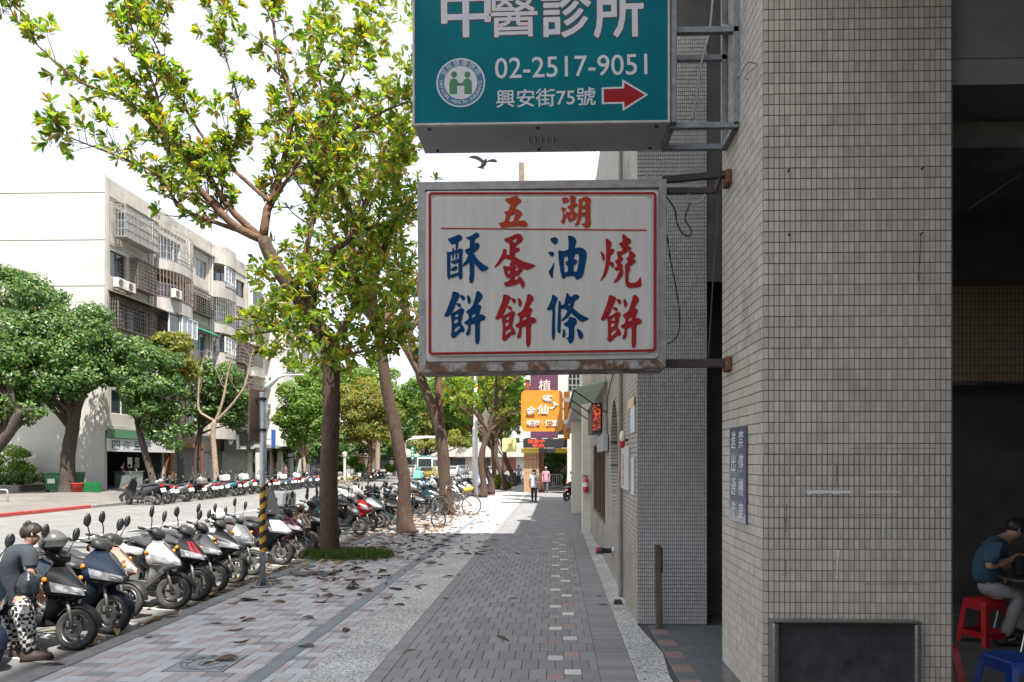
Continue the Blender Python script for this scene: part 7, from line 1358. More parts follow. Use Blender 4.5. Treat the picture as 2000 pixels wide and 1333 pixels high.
	mb = MB().tube([(-.2, .12, .20), (-.28, .20, .012)], .012, 6); P_['stand'] = (mb.mesh('stand', [black]), False)
	return P_
NMAP = {}
def scooter_proto(kind):
	pm = scooter_meshes(kind); r_ = bpy.data.objects.new('scooter', None); parts = {}
	for key, (me, painted) in pm.items():
		bm = bmesh.new(); bm.from_mesh(me); bmesh.ops.recalc_face_normals(bm, faces=bm.faces); bm.to_mesh(me); bm.free(); parts[key] = (me, painted)
	return parts
PROTO = {k: scooter_proto(k) for k in ('sport', 'round', 'maxi')}
def scooter(label, x, y, head, colr, kind='sport', group='scooters parked along the near kerb', lean=None, lower=None, skip=(), z=-.12, s=None, seat=None):
	t = thing('scooter', label, 'scooter', (x, y, z), 0, group); s = s or random.uniform(1.02, 1.11); t.rotation_mode = 'ZYX'; t.rotation_euler = Euler((R(lean if lean is not None else random.uniform(4, 9)), 0, R(head))).to_matrix().to_euler('ZYX')
	m_ = Matrix.Rotation(R(head), 4, 'Z') @ Matrix.Rotation(-R(lean if lean is not None else random.uniform(4, 8)), 4, 'X'); t.rotation_mode = 'XYZ'; t.rotation_euler = m_.to_euler(); t.scale = (s, s, s)
	steer = R(random.uniform(8, 34)); made = {}
	piv = Vector((.40, 0, .6)); SM = Matrix.Translation(piv) @ Matrix.Rotation(steer, 4, Vector((-.28, 0, .96))) @ Matrix.Translation(-piv)
	turned = ('front_tyre', 'front_rim', 'fork', 'brake_disc', 'front_fender', 'handlebar_cover', 'grip-1', 'grip1', 'brake_lever-1', 'brake_lever1', 'mirror_stem-1', 'mirror_stem1', 'mirror-1', 'mirror1', 'mirror_glass-1', 'mirror_glass1')
	for key, (me, painted) in PROTO[kind].items():
		if key in skip: continue
		nm = NMAP.get(key, key.rstrip('1').rstrip('-')) if key[-1] == '1' else NMAP.get(key, key); nm = {'front_rim': 'rim', 'rear_rim': 'rim', 'front_tyre': 'tyre', 'rear_tyre': 'tyre'}.get(nm, nm)
		par = {'front_rim': 'front_tyre', 'rear_rim': 'rear_tyre', 'mirror_glass-1': 'mirror-1', 'mirror_glass1': 'mirror1', 'brake_disc': 'front_tyre'}.get(key)
		o = link(nm, me, made.get(par) or t); made[key] = o
		if key in turned and not par: o.matrix_local = SM
		if painted: setmat(o, PT[lower] if lower and key in ('rear_body', 'front_fender') else PT[colr])
		if seat and key == 'seat': setmat(o, seat)
	return t
def child(t, name, mb, m, smooth=False): o = mb.build(name, m, t, smooth); return o
def on(t, p): bpy.context.view_layer.update(); return t.matrix_world @ Vector(p)
tan = M('pale seat vinyl', (.40, .39, .37), .5, c2=(.33, .32, .31), nscale=6)
def pos(px, py): g = ground(px, py, -.12); return g
def place(label, px, py, colr, kind='sport', head=-24, **k):
	"""px, py: where the front wheel stands"""
	g = pos(px, py); h = head + random.uniform(-7, 7); return scooter(label, g.x - .62 * math.cos(R(h)), g.y - .62 * math.sin(R(h)), h, colr, kind, **k)
sc_ = {}
sc_['cut'] = place('black scooter cut off by the bottom left corner of the picture', -42, 1312, 'ink', 'maxi', -30)
sc_['helm'] = place('black scooter with a grey open-face helmet hung on its handlebar', 138, 1270, 'black', 'sport', -20)
sc_['ink'] = place('glossy blue black scooter tucked behind the one carrying the grey helmet', 206, 1238, 'ink', 'maxi', -22)
sc_['pink'] = place('salmon pink scooter between a black and a silver one', 236, 1209, 'pink', 'sport', -24)
sc_['silver'] = place('silver scooter with a large pointed front cover', 327, 1190, 'silver', 'sport', -16, seat=tan)
sc_['stripe'] = place('black scooter with red stripes on its nose next to the silver one', 378, 1173, 'black', 'sport', -22)
sc_['dgrey'] = place('dark grey scooter with a cream helmet between two black ones', 408, 1158, 'grey', 'sport', -26)
sc_['redcal'] = place('black scooter with a red brake caliper left of the striped post', 452, 1140, 'black', 'sport', -20)
sc_['pale'] = place('pale grey scooter with a pink bag hooked inside its leg shield', 486, 1124, 'midgrey', 'round', -24, lower='silver', seat=tan)
sc_['ws'] = place('black and white scooter with a tall smoked windscreen behind the striped post', 545, 1103, 'black', 'maxi', -18, lower='bronze')
sc_['plum'] = place('plum coloured scooter behind the windscreen one', 578, 1092, 'plum', 'sport', -22)
sc_['bronze'] = place('bronze brown scooter left of the first tree', 598, 1082, 'bronze', 'round', -24)
sc_['olive'] = place('dark olive scooter nosing up to the first tree', 622, 1074, 'olive', 'sport', -20)
sc_['teal'] = place('teal scooter with a white delivery box just left of the first tree trunk', 640, 1062, 'teal', 'round', -24)
sc_['chrm'] = place('black scooter with a silver front mudguard right of the first tree', 700, 1046, 'grey', 'round', -14, lower='black')
sc_['red'] = place('bright red scooter between the first two trees', 718, 1038, 'red', 'sport', -18, lower='black')
sc_['mid'] = place('mid grey scooter next to the red one', 733, 1032, 'midgrey', 'sport', -20, lower='green')
sc_['green'] = place('dark green scooter with a black helmet on its handlebar', 747, 1031, 'green', 'round', -22)
sc_['olv2'] = place('olive black scooter with a pale rimmed front wheel beside the second tree', 766, 1026, 'olive', 'sport', -20)
sc_['wht'] = place('white scooter half hidden by the second tree trunk', 792, 1018, 'white', 'sport', -24)
rest = (('black scooter just right of the second tree trunk', 822, 1010, 'black', 'sport'), ('blue green scooter right of the second trunk behind the small bicycle', 838, 1004, 'teal', 'maxi'), ('black scooter with a silver mudguard left of the third trunk', 852, 998, 'black', 'maxi'), ('silver grey scooter nose against the third tree trunk', 866, 993, 'midgrey', 'sport'),
		('black scooter just beyond the third trunk', 884, 986, 'black', 'sport'), ('white scooter behind the bicycle with the yellow bag', 895, 982, 'white', 'round'), ('dark grey scooter behind the yellow bag', 905, 978, 'grey', 'sport'), ('silver scooter left of the white lamp post', 914, 974, 'silver', 'sport'), ('black scooter against the foot of the white lamp post', 921, 971, 'black', 'maxi'),
		('white scooter past the white lamp post', 933, 965, 'white', 'sport'), ('grey scooter by the blue tarpaulin', 940, 962, 'midgrey', 'sport'), ('black scooter by the crooked fourth tree', 947, 958, 'black', 'round'), ('silver scooter between the far kerbside trees', 962, 954, 'silver', 'sport'), ('black scooter parked under the yellow light box', 1002, 945, 'black', 'maxi'), ('dark scooter just beside the wooden column', 1012, 946, 'grey', 'sport'))
for lb, px, py, c, kd in rest: place(lb, px, py, c, kd, -20)
second = (('white scooter in the second rank seen over the white delivery box', 700, 985, 'white'), ('black scooter in the second rank left of the second tree', 760, 986, 'black'), ('silver scooter in the second rank behind the second tree', 805, 975, 'silver'), ('mint green delivery scooter in the second rank by the third tree', 835, 968, 'teal'), ('white scooter in the second rank beside the mint green box', 850, 962, 'white'), ('black scooter in the second rank past the third tree', 880, 957, 'black'), ('grey scooter in the second rank left of the white lamp post', 900, 952, 'midgrey'))
for i, (lb, px, py, c) in enumerate(second):
	tt = place(lb, px, py, c, ['sport', 'round', 'maxi'][i % 3], -25)
	if 'mint' in lb: mint = tt
def blk(t, name, c, d, m, bev=.03, rot=None): mb = MB().box(c, d, 0, rot, bev); return mb.build(name, m, t)
wbx = M('white box plastic', (.66, .66, .64), .45, c2=(.58, .58, .56), nscale=4)
blk(sc_['teal'], 'delivery_box', (-.80, 0, 1.02), (.44, .46, .38), wbx, .05); blk(mint, 'delivery_box', (-.75, 0, 1.08), (.50, .52, .50), M('mint box', (.20, .55, .42), .5), .05)
mb = MB().loft([[(.36 + .02 * math.cos(1.57 * y / .2) - (z - .95) * .42, y, z) for y in (-.2, -.1, 0, .1, .2)] for z in (.95, 1.1, 1.28, 1.42)], closed=False); mb.build('windscreen', M('smoked screen', (.04, .04, .04), .1), sc_['ws'], True)
for t in (sc_['ws'],): # white nose panel
	mb = MB(); n = 6
	for i in range(n + 1):
		for j in range(7): mb.v.append(tuple(nose_pt(.18 + .28 * i / n, -.75 + 1.5 * j / 6, .012, [(z * 1.03, w_ * 1.12, xb, d * 1.18) for z, w_, xb, d in NZ], 1.5)))
	for i in range(n):
		for j in range(6): a = i * 7 + j; mb.f.append((a, a + 1, a + 8, a + 7)); mb.m.append(0)
	mb.build('nose_panel', PT['white'], t, True)
for t, cc in ((sc_['stripe'], PT['red']),):
	for v in (-.45, .45, -.25, .25): mb = MB().loft([[tuple(nose_pt(u, v - .05, .004)), tuple(nose_pt(u, v + .05, .004))] for u in np.linspace(.16, .40, 8)], closed=False); mb.build('nose_stripe', cc, t)
blk(sc_['redcal'], 'brake_caliper', (.575, -.088, .26), (.06, .035, .075), M('caliper red', (.6, .04, .08), .4), .01)
mb = MB().ell((.24, -.02, .55), (.07, .10, .13), 12, 8); mb.build('bag', M('pink bag cloth', (.62, .10, .22), .7), sc_['pale'], True)
blk(sc_['chrm'], 'rear_box', (-.62, 0, .92), (.34, .36, .26), black, .05)
visor_m = M('clear visor', (.80, .83, .85), .03); visor_m.node_tree.nodes['Principled BSDF'].inputs['Transmission Weight'].default_value = .92; visor_m.node_tree.nodes['Principled BSDF'].inputs['IOR'].default_value = 1.06
def helmet(label, p, rz, m, visor=True, tilt=0, s=1.0):
	t = thing('helmet', label, 'helmet', p, rz, 'helmets left on the scooters'); t.rotation_euler = (0, tilt, rz); t.scale = (s, s, s)
	mb = MB(); nu, nv = 22, 12; vs = []
	for j in range(nv + 1):
		th = 1.95 * j / nv
		for i in range(nu):
			a = 2 * math.pi * i / nu; cut = 1.0
			z = .128 * math.cos(th); x = .138 * math.sin(th) * math.cos(a); y = .118 * math.sin(th) * math.sin(a)
			lo = .03 - .13 * min(1, max(0, (.55 - math.cos(a)) / .5)); k_ = 1 - .35 * max(0, (lo - z)) / .1; z = max(z, lo - .01 * (z < lo)); x *= max(.8, k_); y *= max(.8, k_)
			vs.append((x, y, z))
	fs = [(j * nu + i, j * nu + (i + 1) % nu, (j + 1) * nu + (i + 1) % nu, (j + 1) * nu + i) for j in range(nv) for i in range(nu)]; mb.add(vs, fs); mb.build('shell', m, t, True)
	mb = MB().ell((0, 0, -.02), (.118, .10, .08), 14, 8); mb.build('lining', black, t, True)
	if visor:
		mb = MB().loft([[(.150 * math.cos(a) + .012, .128 * math.sin(a), z) for a in np.linspace(-1.25, 1.25, 13)] for z in (.07, .04, .0, -.035)], closed=False); mb.build('visor', M('clear visor', (.75, .78, .8), .03) if 'clear visor' not in MATS else MATS['clear visor'], t, True)
	for sy in (-1, 1): mb = MB().lathe([(.001, .012 * sy), (.022, .012 * sy), (.026, 0)], (.05, sy * .121, .02), 'Y', 10); mb.build('visor_pivot', black, t)
	mb = MB().tube([(.0, -.10, -.05), (.03, -.05, -.13), (.03, .05, -.13), (0, .10, -.05)], .008, 6); mb.build('chin_strap', black, t); return t
hg = paint('grey helmet shell', (.13, .13, .125), .2, .25); hw = paint('white helmet shell', (.62, .62, .60), 0, .25); hc = paint('cream helmet shell', (.52, .42, .27), 0, .25); hk = paint('black helmet shell', (.02, .02, .022), 0, .25); hs = paint('silver helmet shell', (.40, .41, .40), .4, .25); hd = paint('dark chrome helmet shell', (.10, .11, .09), .7, .15)
helmet('grey open-face helmet with a clear visor hung on the black scooter handlebar', on(sc_['helm'], (.30, -.10, 1.13)), R(-20), hg, s=1.12)
helmet('white helmet on the black scooter with the red caliper', on(sc_['redcal'], (.18, .05, 1.13)), R(200), hw); helmet('cream helmet between the dark grey and black scooters', on(sc_['dgrey'], (-.05, .05, .88)), R(150), hc)
helmet('shiny dark helmet on the floorboard behind the striped post', on(sc_['ws'], (.12, -.02, .40)), R(-40), hd, False); helmet('black helmet on the dark green scooter handlebar', on(sc_['green'], (.22, 0, 1.14)), R(-30), hk); helmet('white helmet hanging behind the pale grey scooter', on(sc_['pale'], (-.35, .1, .90)), R(170), hw)
GF = 'scooters in the row across the street'
cols = ['grey', 'black', 'white', 'silver', 'white', 'black', 'white', 'blue', 'midgrey', 'white', 'blue', 'black', 'silver', 'white', 'midgrey', 'white', 'black', 'silver', 'white', 'blue', 'white', 'silver', 'black', 'white', 'blue', 'silver', 'white', 'midgrey', 'white', 'black', 'silver', 'white']
fl = {'black': 'black scooter parked tail out in the row across the street', 'white': 'white scooter parked tail out in the row across the street', 'silver': 'silver scooter parked tail out in the row across the street', 'blue': 'sky blue scooter parked tail out in the row across the street', 'midgrey': 'grey scooter parked tail out in the row across the street'}
y = 33.6; fs_ = []
for k, c in enumerate(cols):
	x = -20.0 + .16 * random.uniform(-1, 1); lb = 'dark grey maxi scooter leading the row across the street' if k == 0 else fl[c]
	if k:
		nth = sum(1 for q in cols[1:k + 1] if q == c); lb = ('first', 'second', 'third', 'fourth', 'fifth', 'sixth', 'seventh', 'eighth', 'ninth', 'tenth', 'eleventh', 'twelfth', 'thirteenth', 'fourteenth')[nth - 1] + ' ' + fl[c].replace(' parked tail out', '') + ', counted from the leading one'
	t = scooter(lb, x, y, 180 - 17 + random.uniform(-11, 11), c, ['sport', 'round', 'maxi'][(k * 2 + (k == 0) * 2) % 3], GF if k else 'scooters in the row across the street', s=random.uniform(1.04, 1.2) if k else 1.32); fs_.append(t); y += .79 + random.uniform(-.14, .17) + k * .006
for k, lb, m_ in ((2, 'pale helmet hung near the start of the far scooter row', hs), (7, 'clear white helmet high on a far scooter', hw), (13, 'white helmet on a scooter in front of the bare tree', hw)): helmet(lb, on(fs_[k], (.05, 0, 1.02)), R(120), m_)
[blk(fs_[q], 'rear_box', (-.78, 0, .97), (.40, .42, .30), (wbx, black, MATS['grey sign case'])[q % 3], .06) for q in (9, 12, 18, 21, 27)]; blk(fs_[5], 'rear_box', (-.78, 0, .96), (.40, .42, .28), M('grey top box', (.16, .14, .14), .4), .06); blk(fs_[14], 'rear_box', (-.78, 0, .96), (.42, .42, .30), wbx, .06)
for k, (px, py, c) in enumerate(((716, 940, 'black'), (724, 938, 'white'), (731, 936, 'black'), (738, 935, 'silver'), (746, 934, 'grey'), (709, 943, 'grey'))):
	g = pos(px, py); scooter(['black scooter first in the small far cluster by the green bin', 'white scooter in the small far cluster by the green bin', 'second black scooter in the small far cluster by the green bin', 'silver scooter in the small far cluster by the green bin', 'grey scooter at the end of the small far cluster by the green bin', 'grey scooter nearest the yellow rental bicycles'][k], g.x, g.y, 160, c, 'sport', 'scooters beyond the rental bicycles')
g = ground(1128, 978); scooter('black scooter parked at the shop wall behind the cream pier', g.x + .05, g.y, 205, 'black', 'maxi', 'scooters by the shop wall', z=0, lean=6)
tq_ = [o for o in col.objects if o.get('label') == 'black scooter parked at the shop wall behind the cream pier'][0]; blk(tq_, 'delivery_box', (-.7, 0, 1.1), (.42, .42, .36), M('blue delivery box', (.02, .13, .32), .5), .05)
# ------------------------------------------------------------------ bicycles
def bicycle(label, x, y, rz, m, wr=.33, s=1.0, bag=None, basket=False, z=0):
	t = thing('bicycle', label, 'bicycle', (x, y, z), rz, 'bicycles by the kerb'); t.scale = (s, s, s); wb = 1.05
	for cx in (-wb / 2, wb / 2):
		w_ = MB(); w_.lathe([(wr - .02, -.018), (wr, -.012), (wr + .006, 0), (wr, .012), (wr - .02, .018)], (cx, 0, wr), 'Y', 36, 0, True); o = w_.build('tyre', rubber, t, True)
		w_ = MB(); w_.lathe([(wr - .04, -.012), (wr - .02, -.014), (wr - .02, .014), (wr - .04, .012)], (cx, 0, wr), 'Y', 36, 0, True); w_.lathe([(.001, -.04), (.02, -.03), (.02, .03), (.001, .04)], (cx, 0, wr), 'Y', 10); w_.build('rim', chrome, o)
		w_ = MB()
		for k in range(18): a = 2 * math.pi * k / 18; w_.tube([(cx + .02 * math.cos(a + .4), .02 * (-1) ** k, wr + .02 * math.sin(a + .4)), (cx + (wr - .03) * math.cos(a), 0, wr + (wr - .03) * math.sin(a))], .0022, 4)
		w_.build('spoke_set', chrome, o, kind='stuff')
		w_ = MB(); sec = []
		for k in range(11): a = R(20 + 150 * k / 10) if cx < 0 else R(10 + 130 * k / 10); sec.append([(cx + (wr + .03) * math.cos(a), yy, wr + (wr + .03 + e) * math.sin(a)) for yy, e in ((-.028, -.01), (0, .004), (.028, -.01))])
		w_.loft(sec, closed=False); w_.build('mudguard', m, t, True)
	bb = (-.06, 0, .29); st = (-.22, 0, .72); hd = (.36, 0, .80); hb = (.39, 0, .66)
	for p_, q_, r_ in ((bb, st, .016), (bb, hb, .020), (st, hd, .014), ((-wb / 2, .05, wr), bb, .010), ((-wb / 2, -.05, wr), bb, .010), ((-wb / 2, .05, wr), (-.2, .0, .66), .009), ((-wb / 2, -.05, wr), (-.2, 0, .66), .009), (hd, hb, .022)): mb = MB().tube([p_, q_], r_, 8); mb.build('frame_tube', m, t, True)
	for sy in (-1, 1): mb = MB().tube([(wb / 2, sy * .05, wr), (.42, sy * .045, .64), hb], .012, 6); mb.build('fork_blade', m, t, True)
	mb = MB().tube([hd, (.34, 0, .95)], .014, 8); mb.tube([(.22, -.28, 1.0), (.36, -.16, 1.0), (.36, .16, 1.0), (.22, .28, 1.0)], .012, 8); mb.build('handlebar', chrome, t, True, kind='stuff')
	mb = MB().loft([sect_x(x_, z_, w_, h_, 12) for x_, z_, w_, h_ in ((-.08, .855, .02, .012), (-.14, .86, .03, .022), (-.26, .865, .085, .03), (-.34, .87, .09, .03), (-.37, .87, .06, .015))]); mb.build('saddle', seatm, t, True); mb = MB().tube([st, (-.25, 0, .85)], .013, 8); mb.build('seat_post', chrome, t)
	mb = MB().lathe([(.02, .03), (.09, .03), (.09, .036), (.02, .036)], bb, 'Y', 20, 0, True); mb.build('chain_ring', engm, t)
	for sg in (-1, 1): mb = MB().tube([(bb[0], sg * .06, bb[2]), (bb[0] + sg * .12, sg * .06, bb[2] - sg * .10)], .009, 6); mb.box((bb[0] + sg * .12, sg * .11, bb[2] - sg * .10), (.07, .09, .02)); mb.build('pedal', black, t)
	mb = MB().bx(-.72, -.28, -.06, .06, .735, .75); mb.tube([(-.66, .06, .74), (-wb / 2, .06, wr)], .006, 5); mb.tube([(-.66, -.06, .74), (-wb / 2, -.06, wr)], .006, 5); mb.build('carrier', chrome, t, kind='stuff')
	if basket: mb = MB().loft([[(.52 + sx * .13 * f, sy * .17 * f, z_) for sx, sy in ((-1, -1), (1, -1), (1, 1), (-1, 1))] for z_, f in ((.72, .8), (1.0, 1))], cap=False); mb.build('basket', basket, t)
	return t
g = ground(891, 1007); bk1 = bicycle('old black bicycle with thin wheels leaning by the third tree', g.x, g.y, R(176), M('old bicycle paint', (.03, .028, .028), .5, .3, c2=(.08, .06, .05), nscale=9), .34, 1.08)
p = on(bk1, (-.42, 0, .90)); yb = MB(); yb.ell((0, 0, 0), (.20, .13, .10), 14, 8, 0, (0, R(-15), R(10))); o = yb.build('yellow_bag', M('yellow bag cloth', (.72, .52, .05), .7, c2=(.60, .42, .04), nscale=5), None, True, 'yellow bundle lying on the saddle of the old bicycle', 'bag'); o.location = p
g = ground(824, 1030); bicycle('small black folding bicycle with a silver carrier right of the second tree', g.x, g.y, R(170), M('black bicycle paint', (.015, .015, .016), .4), .24, 1.0)
yb_ = M('rental bike yellow', (.72, .50, .08), .4);
for i, (px, py) in enumerate(((668, 950), (690, 947))): g = pos(px, py); bicycle(['yellow and white rental bicycle nearer the first trunk', 'yellow and white rental bicycle beside the small far scooters'][i], g.x, g.y, R(20 + 8 * i), yb_, .34, 1.05, basket=wbx, z=-.12)
g = ground(939, 960); T_ = 14; mb = MB(); k = g.y / F
for i in range(T_ + 1):
	for j in range(17): a = 2 * math.pi * j / 16; r = (.22 + .42 * (i / T_) ** 1.3) * (1 + .12 * math.sin(5 * a + i * .3)); mb.v.append((r * math.cos(a), r * .8 * math.sin(a), 1.85 - 1.35 * i / T_))
for i in range(T_):
	for j in range(16): a = i * 17 + j; mb.f.append((a, a + 1, a + 18, a + 17)); mb.m.append(0)
o = mb.build('tarpaulin', M('pale blue tarpaulin', (.36, .50, .66), .6, c2=(.28, .42, .60), nscale=4), None, True, 'pale blue tarpaulin draped by the white lamp post', 'tarpaulin'); o.location = (g.x, g.y, 0)
# ------------------------------------------------------------------ people
skin = M('skin', (.46, .27, .19), .55, c2=(.40, .23, .16), nscale=12, spec=.35); hair = M('black hair', (.012, .010, .009), .45, c2=(.03, .022, .018), nscale=30, stretch=(1, 1, .2)); hairb = M('brown hair', (.020, .011, .007), .5, c2=(.06, .028, .014), nscale=9, stretch=(1, 1, .3), contrast=(.58, .8), bump=.6, bscale=30)
def skinmesh(name, J, B_, m, parent, sub=2, off=Vector((0, 0, 0)), extra=None):
	"""J: joints name -> (x, y, z, r or (rx, ry)); grown into one surface"""
	names = list(J); me = bpy.data.meshes.new(name); me.from_pydata([Vector(J[n][:3]) - off for n in names], [(names.index(a), names.index(b)) for a, b in B_], [])
	ob = bpy.data.objects.new(name, me); col.objects.link(ob); md = ob.modifiers.new('skin', 'SKIN'); md.use_smooth_shade = True; md.branch_smoothing = .4
	if not me.skin_vertices: return None
	for i, n in enumerate(names): r = J[n][3]; sv = me.skin_vertices[0].data[i]; sv.radius = r if hasattr(r, '__len__') else (r, r); sv.use_root = (i == 0)
	sd = ob.modifiers.new('sub', 'SUBSURF'); sd.levels = sub; sd.render_levels = sub
	dg = bpy.context.evaluated_depsgraph_get(); m2 = bpy.data.meshes.new_from_object(ob.evaluated_get(dg)); bpy.data.objects.remove(ob)
	if extra:
		bm = bmesh.new(); bm.from_mesh(m2); t = bpy.data.meshes.new('t'); t.from_pydata(extra.v, [], extra.f); bm.from_mesh(t); bmesh.ops.recalc_face_normals(bm, faces=bm.faces); bm.to_mesh(m2); bm.free()
	m2.materials.clear(); m2.materials.append(m); m2.polygons.foreach_set('use_smooth', [True] * len(m2.polygons)); m2.name = name
	return link(name, m2, parent)
def finger_tubes(mb, wrist, palm, up, s=1.0, curl=.6):
	"""four fingers and a thumb off the palm, bent towards -up"""
	w_, p = Vector(wrist), Vector(palm); d = (p - w_).normalized(); sd = d.cross(Vector(up)).normalized(); n = sd.cross(d).normalized()
	for k, (o, ln) in enumerate(((-.030, .072), (-.010, .082), (.010, .076), (.029, .060))):
		b = p + sd * o * s + d * .012; c1 = d * math.cos(curl * .4) - n * math.sin(curl * .4); c2 = d * math.cos(curl) - n * math.sin(curl); c3 = d * math.cos(curl * 1.6) - n * math.sin(curl * 1.6); L = ln * s
		q1 = b + c1 * L * .42; q2 = q1 + c2 * L * .33; mb.tube([b - d * .02, b, q1, q2, q2 + c3 * L * .25], [.010 * s, .0098 * s, .009 * s, .008 * s, .005 * s], 7)
	b = w_ + (p - w_) * .35 - sd * .025 * s; t1 = (d * .6 - sd * .75 - n * .2).normalized(); mb.tube([b, b + t1 * .035 * s, b + t1 * .045 * s + d * .028 * s], [.013 * s, .011 * s, .007 * s], 7)
def head(parent, c, fwd, r, hairm, style, off, mask=False):
	"""face features and hair round a head centred at c"""
	f = Vector(fwd).normalized(); s = f.cross(Vector((0, 0, 1))).normalized(); u = s.cross(f).normalized(); Mx = Matrix((s, f, u)).transposed(); c = Vector(c) - off
	def w_(x, y, z): return c + Mx @ Vector((x * r, y * r, z * r))
	mb = MB().loft([[w_(x, y, z) for x, y, z in q] for q in (((-.06, .86, .18), (.06, .86, .18), (.0, .90, .2)), ((-.10, .92, -.08), (.10, .92, -.08), (0, 1.12, -.08)), ((-.12, .88, -.2), (.12, .88, -.2), (0, 1.02, -.2)))]); mb.build('nose', skin, parent, True)
	for sx in (-1, 1):
		mb = MB().ell(w_(sx * .80, -.02, -.02), (r * .09, r * .2, r * .28), 8, 6); mb.build('ear', skin, parent, True)
		mb = MB().ell(w_(sx * .32, .83, .14), (r * .12, r * .08, r * .06), 8, 6); mb.build('eye', M('eye', (.03, .02, .02), .2) if 'eye' not in MATS else MATS['eye'], parent, True)
		mb = MB().tube([w_(sx * .16, .88, .30), w_(sx * .33, .86, .35), w_(sx * .5, .76, .30)], r * .035, 5); mb.build('eyebrow', hairm, parent)
	mb = MB().tube([w_(-.25, .82, -.42), w_(0, .89, -.44), w_(.25, .82, -.42)], r * .05, 5); mb.build('mouth', M('lips', (.32, .12, .10), .5) if 'lips' not in MATS else MATS['lips'], parent)
	if mask:
		mb = MB().loft([[w_(math.sin(a) * .86, .98 * math.cos(a) + .04, z + .1 * (1 - abs(a))) for a in np.linspace(-1.2, 1.2, 9)] for z in (.02, -.2, -.45, -.72)], closed=False); mb.build('face_mask', M('white face mask', (.72, .72, .72), .7) if 'white face mask' not in MATS else MATS['white face mask'], parent, True)
	mb = MB(); nu, nv = 20, 12
	for j in range(nv + 1):
		for i in range(nu):
			a = 2 * math.pi * i / nu; fr = (math.cos(a) + 1) / 2; lim = (2.45 - 1.45 * fr ** 1.2) if style != 'bald' else .01; th = lim * j / nv; k = ((1.07 if style == 'bun' else 1.12) + .03 * math.sin(a * 5 + j) + .02 * math.sin(a * 13)) * (1 - .42 * max(0, th - 1.5))
			mb.v.append(tuple(w_(math.sin(th) * math.sin(a) * .88 * k, math.sin(th) * math.cos(a) * .98 * k - .05, math.cos(th) * 1.12 * k + .02)))
	mb.f = [(j * nu + i, j * nu + (i + 1) % nu, (j + 1) * nu + (i + 1) % nu, (j + 1) * nu + i) for j in range(nv) for i in range(nu)]; mb.m = [0] * len(mb.f)
	if style == 'bun':
		mb.ell(w_(.05, -.62, .98), (r * .36, r * .30, r * .40), 12, 8); mb.ell(w_(-.12, -.82, .62), (r * .26, r * .22, r * .5), 12, 8); mb.ell(w_(.1, -.8, .0), (r * .45, r * .3, r * .7), 12, 8)
		for q in ((-.2, -.75, 1.25), (.25, -.6, 1.3), (0, -.95, 1.0)): mb.tube([w_(.02, -.7, .95), w_(*q)], [r * .14, r * .04], 6)
	if style == 'long':
		for sx in (-1, 1): mb.loft([[w_(sx * (.78 + dx), y, z) for dx, y in ((-.12, .3), (.22, .2), (.25, -.4), (-.1, -.5))] for z in (.6, 0, -.7, -1.3, -1.5)])
		mb.loft([[w_(x, y, z) for x, y in ((-.8, -.5), (.8, -.5), (.8, -.9), (-.8, -.9))] for z in (.5, -.3, -1.0, -1.5)])
	if style != 'bald': mb.build('hair', hairm, parent, True)
	return w_
ARM = lambda s: [('chest', 'sh' + s), ('sh' + s, 'el' + s), ('el' + s, 'wr' + s), ('wr' + s, 'ha' + s)]
LEG = lambda s: [('pel', 'hip' + s), ('hip' + s, 'kn' + s), ('kn' + s, 'an' + s), ('an' + s, 'toe' + s)]
BONES = [('pel', 'spine'), ('spine', 'chest'), ('chest', 'neck'), ('neck', 'jaw'), ('jaw', 'head')] + ARM('L') + ARM('R') + LEG('L') + LEG('R')
